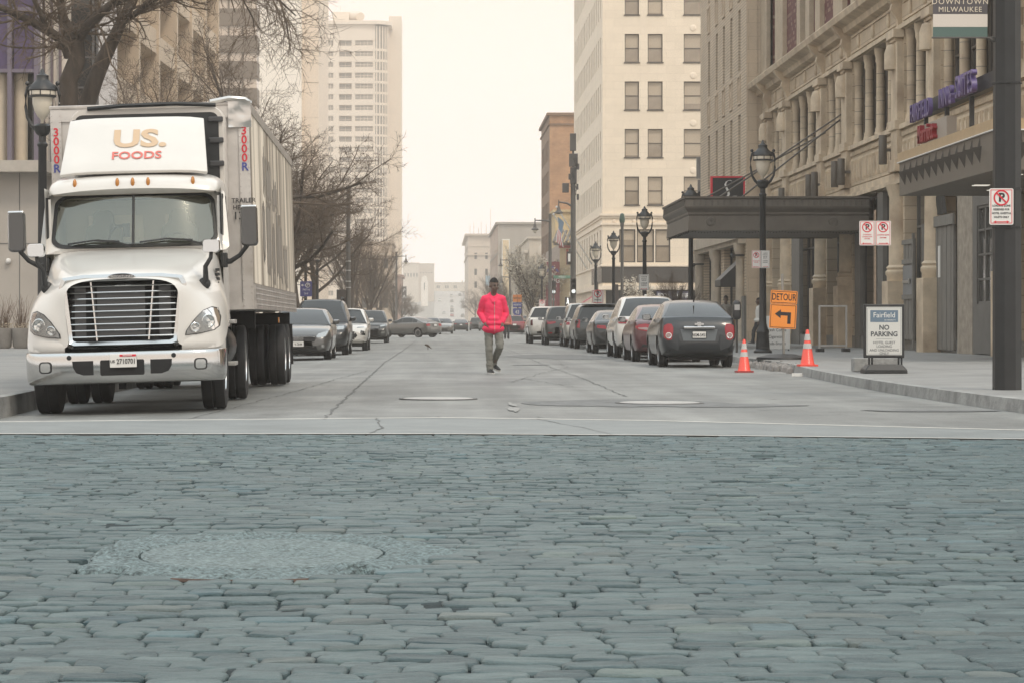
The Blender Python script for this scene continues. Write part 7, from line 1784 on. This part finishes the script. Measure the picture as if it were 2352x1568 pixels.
s7 = thing('route_sign', 'stacked orange, blue and yellow route plates reading NORTH 43', 'sign', (X(1188,232),232,.15)); MB().tube([(0,.02,0),(0,.02,3.6)],.04,6).build('post', M_pole, s7)
for nm,a,b,m,tx,sz in (('orange_plate',2.85,3.55,mat('sign_orange_far',(.75,.25,.06),.5),'DETOUR',.22),('blue_plate',2.35,2.8,M_blue,'NORTH',.24),('shield_plate',1.45,2.3,M_blue,'43',.5),('yellow_plate',.65,1.38,mat('sign_yellow',(.78,.5,.08),.5),'TRUCK',.2)):
    q = MB()
    if nm == 'shield_plate': q.prism([(-.42,2.2),(-.2,2.28),(0,2.22),(.2,2.28),(.42,2.2),(.40,1.8),(.25,1.58),(0,1.45),(-.25,1.58),(-.40,1.8)],-.01,.01)
    else: q.box(-.42,.42,-.01,.01,a,b)
    p_ = q.build(nm, m, s7); text('lettering',tx,sz,M_white if m is M_blue else M_ink,p_,(0,-.016,(a+b)/2),bold=.02,width=.8)
s8 = thing('parking_direction_sign', 'blue sign with a white arrow and circled P pointing left, beside the lorry tail', 'sign', (X(703,145.4),145.4,Z(664,145.4)))
q = MB(); q.add([(a,0,b) for a,b in rrect(-.36,.36,-.46,.46,.06)],[tuple(range(20))]); q.build('sign_panel', mat('sign_violet',(.055,.055,.20),.5), s8)
q = MB(); q.disc((.1,-.01,.22),.11,.145,20); mb_text(q,'P',.2,(.105,-.012,.22),0,bold=.02,depth=.001); q.box(-.27,-.1,-.012,-.01,.205,.235); q.add([(-.3,-.012,.22),(-.2,-.012,.14),(-.2,-.012,.30)],[(0,1,2)]); mb_text(q,'747 N',.17,(0,-.012,-.06),0,depth=.001); mb_text(q,'3rd',.17,(0,-.012,-.28),0,depth=.001); q.build('sign_marks', M_white, s8)
MB().tube([(-.36,.03,.25),(-1.6,.03,.25)],.02,6).build('bracket', M_pole, s8)
# detour sign on a rubber base
M_or = mat('detour_orange', (.92,.30,.035), .45, coat=.2)
dt = thing('detour_sign', 'orange DETOUR sign with a black bent arrow on a black rubber base', 'sign', (X(1797,57),57,.155), R(0))
s57 = F/57
q = MB(); q.lathe([(.001,0),(.62,0),(.60,.05),(.3,.12),(.1,.13),(.001,.13)],24,0,Matrix.Scale(1.0,4)); q.build('rubber_base', M_black, dt)
q = MB(); q.tube([(.03,0,.1),(.0,0,2.0)],.03,8); q.build('post', mat('post_galvanised',(.33,.31,.28),.5,metal=.3,var=.2,scale=6), dt)
tl = Matrix.Rotation(R(3.0),4,'Y')
def panel(nm, x0,x1,z0,z1, m=M_or):
    q = MB(); q.add([tl@Vector((a,-.05,b)) for a,b in rrect(x0,x1,z0,z1,.03)],[tuple(range(20))]); p = q.build(nm, m, dt); sd_ = p.modifiers.new('t','SOLIDIFY'); sd_.thickness = .006; sd_.offset = 0; return p
z0 = Z(755,57)-.155; z1 = Z(699,57)-.155; z2 = Z(668,57)-.155
pa = panel('arrow_panel',-.36,.27,z0,z1-.005); pt = panel('title_panel',-.36,.27,z1+.005,z2)
def frame(mb, x0,x1,z0,z1,t,y,mi=0):
    for a in ((x0,x1,z0,z0+t),(x0,x1,z1-t,z1),(x0,x0+t,z0+t,z1-t),(x1-t,x1,z0+t,z1-t)): mb.quad((a[0],y,a[2]),(a[1],y,a[2]),(a[1],y,a[3]),(a[0],y,a[3]),mi)
q = MB(); frame(q,-.34,.25,z0+.02,z1-.025,.012,-.056); zm = (z0+z1)/2
q.add([(x,-.057,zm+z) for x,z in ((.06,-.17),(.14,-.17),(.14,.10),(-.10,.10),(-.10,.16),(-.24,.05),(-.10,-.05),(-.10,.02),(.06,.02))],[(0,1,2,8),(8,2,3,7),(4,5,6)],0); q.v = [tuple(tl@Vector(p)) for p in q.v]; q.build('bent_arrow', M_ink, pa)
q = MB(); frame(q,-.34,.25,z1+.025,z2-.02,.012,-.056); mb_text(q,'DETOUR',.225,(-.045,-.057,(z1+z2)/2),0,bold=.012,depth=.0005,width=.64); q.v = [tuple(tl@Vector(p)) for p in q.v]; q.build('title_lettering', M_ink, pt)
# pavement advertising boards
nb = thing('no_parking_board', 'black framed pavement board reading NO PARKING HOTEL GUEST LOADING AND UNLOADING ONLY', 'sign board', (X(2030,41),41,.155))
q = MB(); q.loft([[(x*f,y*f,z) for x,y in ((-.36,-.24),(.36,-.24),(.36,.24),(-.36,.24))] for f,z in ((1,0),(1,.06),(.78,.15))],0,False,True); q.build('ballast_base', M_black, nb, bevel=.02)
for x in (-.25,-.2,.25,.3): MB().tube([(x,0,.1),(x,0,.3)],.018,6).build('spring_leg', M_black, nb)
q = MB(); q.box(-.345,.345,-.03,.03,.26,1.16); q.build('frame', M_black, nb, bevel=.012)
q = MB(); q.box(-.30,.30,-.034,-.031,.31,1.115); fc_ = q.build('poster', mat('poster_white',(.60,.60,.57),.45), nb)
q = MB(); q.box(-.235,.235,-.037,-.035,.86,1.06,0); q.build('blue_panel', mat('poster_blue',(.13,.19,.25),.5), fc_)
q = MB(); frame(q,-.285,.285,.325,1.10,.006,-.0355); q.box(-.14,.14,-.036,-.0352,.575,.58); q.build('border_lines', mat('poster_grey',(.25,.27,.28),.5), fc_)
text('board_lettering','Fairfield',.125,M_white,fc_,(0,-.038,.975),depth=.0005,width=.95); text('board_lettering','BY MARRIOTT',.03,M_white,fc_,(.1,-.038,.892),depth=.0005)
M_pt = mat('poster_ink', (.07,.08,.09), .6)
for tx,sz,z,bo in (('NO',.115,.765,.03),('PARKING',.115,.655,.03),('HOTEL GUEST',.062,.515,.003),('LOADING',.062,.452,.003),('AND UNLOADING',.062,.389,.003),('ONLY',.062,.335,.003)): text('board_lettering',tx,sz,M_pt,fc_,(0,-.036,z),bold=bo,depth=.0005,width=.95)
t = thing('concrete_block', 'rough grey concrete block behind the base of the no parking board', 'block', (X(2005,42.3),42.3,.16)); b_ = MB().box(-.36,.42,-.15,.15,0,.24).build('block_body', M_kerb, t, bevel=.02)
fb_ = thing('coffee_board', 'white pavement board reading Fresh Coffee Cigarettes Soda-Snacks behind the detour post', 'sign board', (X(1783,74),74,.16))
q = MB(); q.box(-.42,.42,-.03,.03,.05,1.05); pb = q.build('board', M_white, fb_, bevel=.01)
for s in (-1,1): MB().tube([(s*.38,.02,0),(s*.38,.02,1.0)],.02,6).build('leg', M_black, fb_)
for i,tx in enumerate(('Fresh Coffee','Cigarettes','Soda-Snacks')): text('board_lettering',tx,.13,M_ink,pb,(0,-.033,.62-.2*i),depth=.0005,width=.9)
t = thing('barrier_frame', 'empty grey metal sign frame standing in front of the dark entrance', 'frame', (X(1913,71),71,.16))
for a in ((-.42,-.37,.08,1.36),(.37,.42,.08,1.36),(-.37,.37,1.31,1.36),(-.37,.37,.16,.21)): MB().box(a[0],a[1],-.03,.03,a[2],a[3]).build('frame_bar', M_rim, t)
for s in (-1,1): MB().box(s*.38-.1,s*.38+.1,-.2,.2,0,.1).build('foot', M_black, t)
# cones
M_cone = mat('cone_orange', (.80,.075,.045), .4, coat=.2); M_refl = mat('cone_band', (.50,.49,.47), .4)
def cone(label, x, y, z, h, bm):
    t = thing('traffic_cone', label, 'traffic cone', (x,y,z), 0, 'orange traffic cones')
    k = h/.71; rad = lambda zz: .135-(.135-.028)*(zz-.04)/.67
    MB().prism(rrect(-.19,.19,-.19,.19,.04),0,.035,Matrix.Rotation(PI/2,4,'X')).build('base', bm, t)
    q = MB(); q.lathe([(rad(.04)+.02,.03),(rad(.05),.055),(rad(.71),.70),(.02,.71),(.001,.71)],24); q.build('cone_body', M_cone, t)
    for a,b in ((.34,.44),(.50,.62)): MB().lathe([(rad(a)+.003,a),(rad(b)+.003,b)],24,caps=False).build('reflective_band', M_refl, t)
    t.scale = (k,k,k); return t
cone('orange cone on the road beside the slate sedan',6.22,49.4,.0,.67,mat('cone_base_red',(.30,.03,.03),.5))
cone('orange cone up on the pavement under the detour sign',7.3,48.0,.152,.72,M_cone)
# parking meter
t = thing('parking_meter', 'grey domed parking meter by the right kerb behind the slate sedan', 'parking meter', (8.6,70,.15)); MB().tube([(0,0,0),(0,0,1.0)],.035,8).build('post', M_pole, t)
q = MB(); q.loft([[(x*f,y*f,z) for x,y in rrect(-.12,.12,-.08,.08,.05)] for f,z in ((.6,.95),(.95,1.0),(1,1.1),(1,1.35),(.85,1.45),(.4,1.5))],0,True,True); q.build('meter_head', mat('meter_black',(.02,.021,.023),.35,coat=.4), t); MB().box(-.075,.075,-.09,-.08,1.22,1.38).build('meter_window', M_rim, t)
# rubble by the kerb, a scrap of litter
g = MB(); rs = random.Random(8)
for k in range(120):
    x = 6.95+abs(rs.gauss(0,.45)); y = 52.5+rs.gauss(0,1.8); s_ = rs.uniform(.03,.11); 
    ico = [(rs.uniform(.6,1.1)*math.cos(a)*s_,rs.uniform(.6,1.1)*math.sin(a)*s_) for a in np.linspace(0,5.5,6)]
    g.loft([[(x+a,y+b,0) for a,b in ico],[(x+a*.8,y+b*.8,.05+s_*.6) for a,b in ico],[(x+a*.3,y+b*.3,.06+s_) for a,b in ico]],0,False,True)
tag(g.build('rubble', mat('rubble_grey',(.23,.22,.21),.9,var=.35,scale=6)), kind='stuff')
t = tag(MB().loft([[(x,y,z) for x,y in ((-.1,-.05),(.08,-.06),(.12,.05),(-.06,.07))] for z in (0,.06)],0,False,True).build('paper_scrap', M_white, loc=(6.72,45.5,.005)),'crumpled white scrap lying against the kerb below the orange cone','litter')
# little bird in the road
t = thing('bird', 'small dark bird standing in the open road left of the walking man', 'bird', (X(982,91),91,0)); q = MB(); q.loft([[(x+r_*math.cos(a),r_*.9*math.sin(a),z+r_*.9*math.sin(a+1.57)*.0+r_*math.sin(a)*0) if False else (x,r_*math.cos(a),z+r_*math.sin(a)) for a in np.linspace(0,2*PI,9)[:-1]] for x,z,r_ in ((-.12,.19,.008),(-.07,.185,.035),(0,.165,.05),(.06,.13,.042),(.11,.08,.02),(.16,.04,.008))],0,True,True); q.tube([(0,.015,.13),(.005,.015,0)],.006,5); q.tube([(0.02,-.015,.13),(.025,-.015,0)],.006,5); q.build('bird_body', mat('bird_brown',(.09,.07,.055),.8), t)
# planters on the left
for i,px in enumerate((8,48)):
    t = thing('planter', ['grey concrete planter of bare twigs at the left edge','grey concrete planter of bare twigs nearest the lorry'][i], 'planter', (X(px,81),81,.15), 0, 'concrete planters')
    MB().lathe([(.20,0),(.27,.08),(.31,.55),(.33,.62),(.33,.68),(.28,.68),(.27,.6),(.001,.6)],18).build('pot', mat('planter_concrete',(.24,.225,.205),.8,var=.15,scale=3), t)
    q = MB()
    for k in range(60):
        a = rs.uniform(0,6.28); r_ = rs.uniform(0,.2); p = Vector((r_*math.cos(a),r_*math.sin(a),.6)); pts = [p]; d = Vector((rs.gauss(0,.25),rs.gauss(0,.25),1)).normalized(); L = rs.uniform(.3,1.3)
        for j in range(4): d = (d+Vector((rs.gauss(0,.15),rs.gauss(0,.15),.1))).normalized(); p = p+d*L/4; pts.append(p)
        q.tube(pts,[.008,.007,.006,.005,.003],3,caps=False)
    for k in range(200): p = Vector((rs.gauss(0,.14),rs.gauss(0,.14),.64+rs.random()*.18)); s_ = .02; q.add([p,p+Vector((s_*2,0,s_)),p+Vector((s_,s_,2*s_))],[(0,1,2)],1)
    q.build('twigs', [mat('twig_brown',(.13,.09,.065),.9),mat('dry_flowers',(.36,.30,.22),.9,var=.3,scale=20)], t)
# ================================================================ bare trees
M_bark = mat('tree_bark', (.072,.056,.044), .95, var=.3, scale=7, bump=.9, bscale=16, stretch=(1,1,.25)); M_twig = mat('twig_bark', (.125,.092,.066), .95)
def rvec(r_, s_): return Vector((r_.gauss(0,s_),r_.gauss(0,s_),r_.gauss(0,s_)))
def branch(tr, cr, p, d, L, r_, lev, rg, P):
    n = max(3,int(3+2*(lev < 3))); pts = [p.copy()]; rad = [r_]; dirs = []
    for i in range(n):
        d = (d+rvec(rg,P['wob'])+Vector((0,0,P['up'][min(lev,4)]))).normalized(); p = p+d*L/n; pts.append(p.copy()); dirs.append(d.copy()); rad.append(r_*(1-.55*(i+1)/n) if lev < P['max'] else max(r_*(1-.8*(i+1)/n),.003))
    if lev >= 3: cr.twig(pts,rad)
    else: (tr if lev <= 1 else cr).tube(pts,rad,[9,7,5][lev],caps=lev < 2)
    if lev >= P['max']: return
    k = P['kids'][lev]; f0 = P['first'][lev]
    for j in range(k):
        f = f0+(1-f0)*(j+rg.random()*.9)/k; f = min(f,.999); i = int(f*n); q = pts[i].lerp(pts[i+1],f*n-i); rr0 = rad[i]+(rad[i+1]-rad[i])*(f*n-i)
        a = rg.uniform(*P['ang'][lev]); ax = dirs[i].orthogonal().normalized(); ax.rotate(Matrix.Rotation(j*2.4+rg.uniform(-.6,.6),3,dirs[i])); nd = dirs[i]*math.cos(a)+ax*math.sin(a)
        branch(tr,cr,q,nd,L*P['len'][lev]*rg.uniform(.65,1.15)*(1.1-.35*f),max(rr0*P['thin'][lev],.006),lev+1,rg,P)
def tree_meshes(seed, P, H, r_):
    rg = random.Random(seed); tr = MB(); cr = MB(); branch(tr,cr,Vector((0,0,0)),Vector((rg.gauss(0,.05),rg.gauss(0,.05),1)).normalized(),H,r_,0,rg,P); return tr.mesh('trunk',M_bark), cr.mesh('crown',M_twig)
PS = dict(max=5,kids=[7,7,7,6,4],first=[.5,.2,.15,.12,.15],ang=[(.5,1.0),(.4,.9),(.4,1.0),(.4,1.1),(.4,1.2)],len=[1.05,.62,.58,.52,.55],thin=[.62,.55,.5,.5,.6],wob=.16,up=[.05,.05,.04,.02,.0])
PU = dict(max=4,kids=[12,10,8,5],first=[.2,.2,.15,.15],ang=[(.25,.7),(.2,.5),(.2,.5),(.2,.6)],len=[1.25,.55,.5,.45],thin=[.5,.5,.5,.5],wob=.06,up=[.05,.06,.05,.02,.0])
TM_ = [tree_meshes(21,PS,4.6,.24), tree_meshes(34,PS,4.8,.22), tree_meshes(57,PS,4.2,.25), tree_meshes(5,PU,3.2,.14)]
def tree(label, k, x, y, s_, rz, group='bare trees along the left pavement', z=.15, nm='bare_tree'):
    t = thing(nm, label, 'tree', (x,y,z), rz, group); t.scale = (s_,s_,s_); link('trunk',TM_[k][0],t); link('crown',TM_[k][1],t); return t
for a in (('bare tree whose crown shows between the lorry roof and the concrete bays',0,-9.3,84,1.15,.4),('bare tree rising straight above the trailer tail corner',1,-8.0,97,1.4,2.0),('bare spreading tree right behind the trailer, low limbs over the grey sedan',2,-8.2,116,1.3,4.4),
 ('bare tree close behind the trailer side, between its neighbours',1,-8.8,106,1.3,3.6),('bare tree under the tower, set back from the kerb',2,-9.2,127,1.35,.2),('bare tree set back before the blank cream wall',0,-9.4,150,1.25,1.7),('bare tree with thick leaning trunk beside the first two far lamps',0,-8.0,137,1.12,3.3),('bare tree behind the second pair of lamps',1,-8.0,161,1.12,5.0),('fan shaped bare tree of straight fine branches nearest the tall grey pole',3,-7.0,196,1.55,0),('fan shaped bare tree of straight fine branches behind the other fan tree',3,-6.8,226,1.35,2.1),
 ('bare tree before the corniced corner building',2,-7.2,262,.9,2.6),('low bare tree below the russet building',3,-6.2,330,1.05,1.0),('low bare tree left of the turning sedan',3,-7.6,300,1.15,4.0),('farther low bare tree at the left of the road',0,-6.2,400,.62,4.6),('last low bare tree at the left before the hill',1,-6.0,520,.75,3.0),('bare tree on the left at the foot of the hill',2,-8,700,.9,1.0)): tree(*a)
for a in (('bare sapling by the right kerb, hiding the shop under the white building',3,11.2,116,.5,1.0),('second bare sapling nearer the slit window building',3,12.1,121,.42,2.6),('bare tree at the right kerb behind the walking man',2,8.6,330,.8,1.7),('bare tree farther up the right kerb left of the walking man',1,9.2,470,.95,.3),('bare tree before the aerial topped block',0,9.5,640,1.1,2.2),('bare tree at the right foot of the hill',2,13,860,1.3,3.9),('bare tree at the far right of the road before the grey block',3,10.2,420,1.5,5.0)): tree(*a,group='bare trees along the right pavement')
# flowering trees
tr_, cr_ = TM_[3]
pt_ = MB(); rs = random.Random(12); cv = [v.co for v in cr_.vertices]
for k in range(5200):
    p = cv[rs.randrange(len(cv))]; s_ = rs.uniform(.03,.075); a = rvec(rs,1).normalized()*s_; b = a.orthogonal().normalized()*s_; p = p+rvec(rs,.05); pt_.quad(p-a-b*.7,p+a-b*.6,p+a+b*.7,p-a+b*.6)
blm = pt_.mesh('blossom', mat('white_blossom',(.66,.60,.50),.9,var=.1))
for lb,x,y,s_,rz in (('white flowering tree behind the walking man, left of the harp lamps',9.0,236,1.25,.5),('white flowering tree under the harp lamps near the restaurant sign',10.2,262,1.15,2.5)):
    t = tree(lb,3,x,y,s_,rz,'flowering trees on the right pavement',nm='flowering_tree'); link('blossom',blm,t)
t = tree('white blossoming shrub before the shop under the white building',3,12.6,150,.55,.5,'flowering trees on the right pavement',nm='flowering_tree'); link('blossom',blm,t)
# the big honey locust behind the lorry, limb by limb
bt = thing('honey_locust', 'big old bare tree with twin stems and heavy limbs rising behind the lorry', 'tree', (-8.9,60,.15))
tr_ = MB(); cr_ = MB(); rg = random.Random(77)
def W60(px, py, dy=0): 
    v = at(px,py,60.0); return Vector((v.x+8.9, dy, v.z-.15))
limbs = [([(200,800,0),(203,500,0),(172,330,.0),(158,241,0),(157,187,0),(176,140,0),(176,92,0)],[.42,.36,.27,.24,.23,.22,.19]),
 ([(204,520,.2),(196,300,.5),(190,241,.6),(208,180,.7),(230,119,.9),(252,72,1.0),(266,36,1.1),(290,-10,1.2),(320,-80,1.3),(335,-170,1.4)],[.27,.24,.22,.21,.19,.16,.14,.12,.1,.05]),
 ([(160,130,0),(150,98,-.2),(119,78,-.5),(83,58,-.8),(36,38,-1.2),(-10,20,-1.5),(-80,-5,-1.7)],[.15,.13,.115,.10,.085,.07,.04]),
 ([(170,95,0),(150,55,.2),(139,36,.3),(134,0,.4),(120,-60,.5),(100,-140,.6)],[.15,.13,.12,.10,.08,.04]),
 ([(178,95,0),(202,66,-.3),(234,43,-.6),(274,16,-.9),(324,-2,-1.1),(400,-34,-1.4),(480,-52,-1.6),(545,-34,-1.7),(600,-8,-1.8),(650,22,-1.9),(690,60,-2.0)],[.14,.125,.115,.105,.095,.08,.065,.05,.04,.03,.015]),
 ([(266,40,1.1),(300,24,.8),(350,-10,.5),(430,-60,.3),(520,-70,.1),(590,-46,0),(640,-10,-.1),(660,60,-.2),(668,120,-.2)],[.09,.08,.07,.06,.05,.04,.03,.022,.012]),
 ([(120,78,-.5),(104,40,-.8),(88,0,-1.0),(70,-60,-1.1)],[.07,.06,.05,.03]),
 ([(545,-34,-1.7),(570,20,-1.6),(592,60,-1.6),(598,110,-1.5)],[.03,.022,.016,.008])]
PT = dict(max=3,kids=[0,7,6,4],first=[.2,.1,.15,.2],ang=[(.5,1.1)]*4,len=[.7,.6,.55,.5],thin=[.6,.5,.5,.6],wob=.2,up=[0,.0,-.02,-.02,0])
for L_,rd in limbs:
    P_ = [W60(a,b,c_) for a,b,c_ in L_]; tr_.tube(P_,rd,12)
    tot = len(P_)-1
    for i in range(tot):
        for j in range(4 if rd[i] < .17 else 1 if rd[i] < .22 else 0):
            f = rg.random(); q = P_[i].lerp(P_[i+1],f); d0 = (P_[i+1]-P_[i]).normalized(); ax = d0.orthogonal().normalized(); ax.rotate(Matrix.Rotation(rg.uniform(0,6.28),3,d0)); a_ = rg.uniform(.5,1.1)
            branch(tr_,cr_,q,d0*math.cos(a_)+ax*math.sin(a_),rg.uniform(.8,1.9),min(.035,rd[i]*.4),2,rg,dict(PT,max=4,kids=[0,0,6,4],first=[.1]*5,ang=[(.5,1.1)]*5,len=[.6]*5,thin=[.55]*5))
tr_.build('trunk', M_bark, bt); cr_.build('crown', M_twig, bt)
# woods on the far hill
g = MB(); rs = random.Random(31)
for x0,x1,zt in ((-46,-12,12),(14,44,14),(-120,-46,10),(44,120,11)):
    for k in range(2600):
        x = rs.uniform(x0,x1); u = min((x-x0),(x1-x))/9; y = rs.uniform(1560,1640); h = min(1,.25+u)*zt*(rs.random()**.6)*(.8+.35*math.sin(x*.35)); p = Vector((x,y,hill(y)+h)); s_ = rs.uniform(.5,1.3); a = rvec(rs,1).normalized()*s_; b = a.orthogonal().normalized()*s_*.6; g.add([p-a,p+a,p+b],[(0,1,2)])
    for k in range(14): x = rs.uniform(x0,x1); g.tube([(x,1600,hill(1600)-1),(x,1600,hill(1600)+7)],.3,5)
tag(g.build('far_woods', mat('far_wood_brown',(.16,.13,.10),.95,var=.3,scale=.2)), kind='stuff')
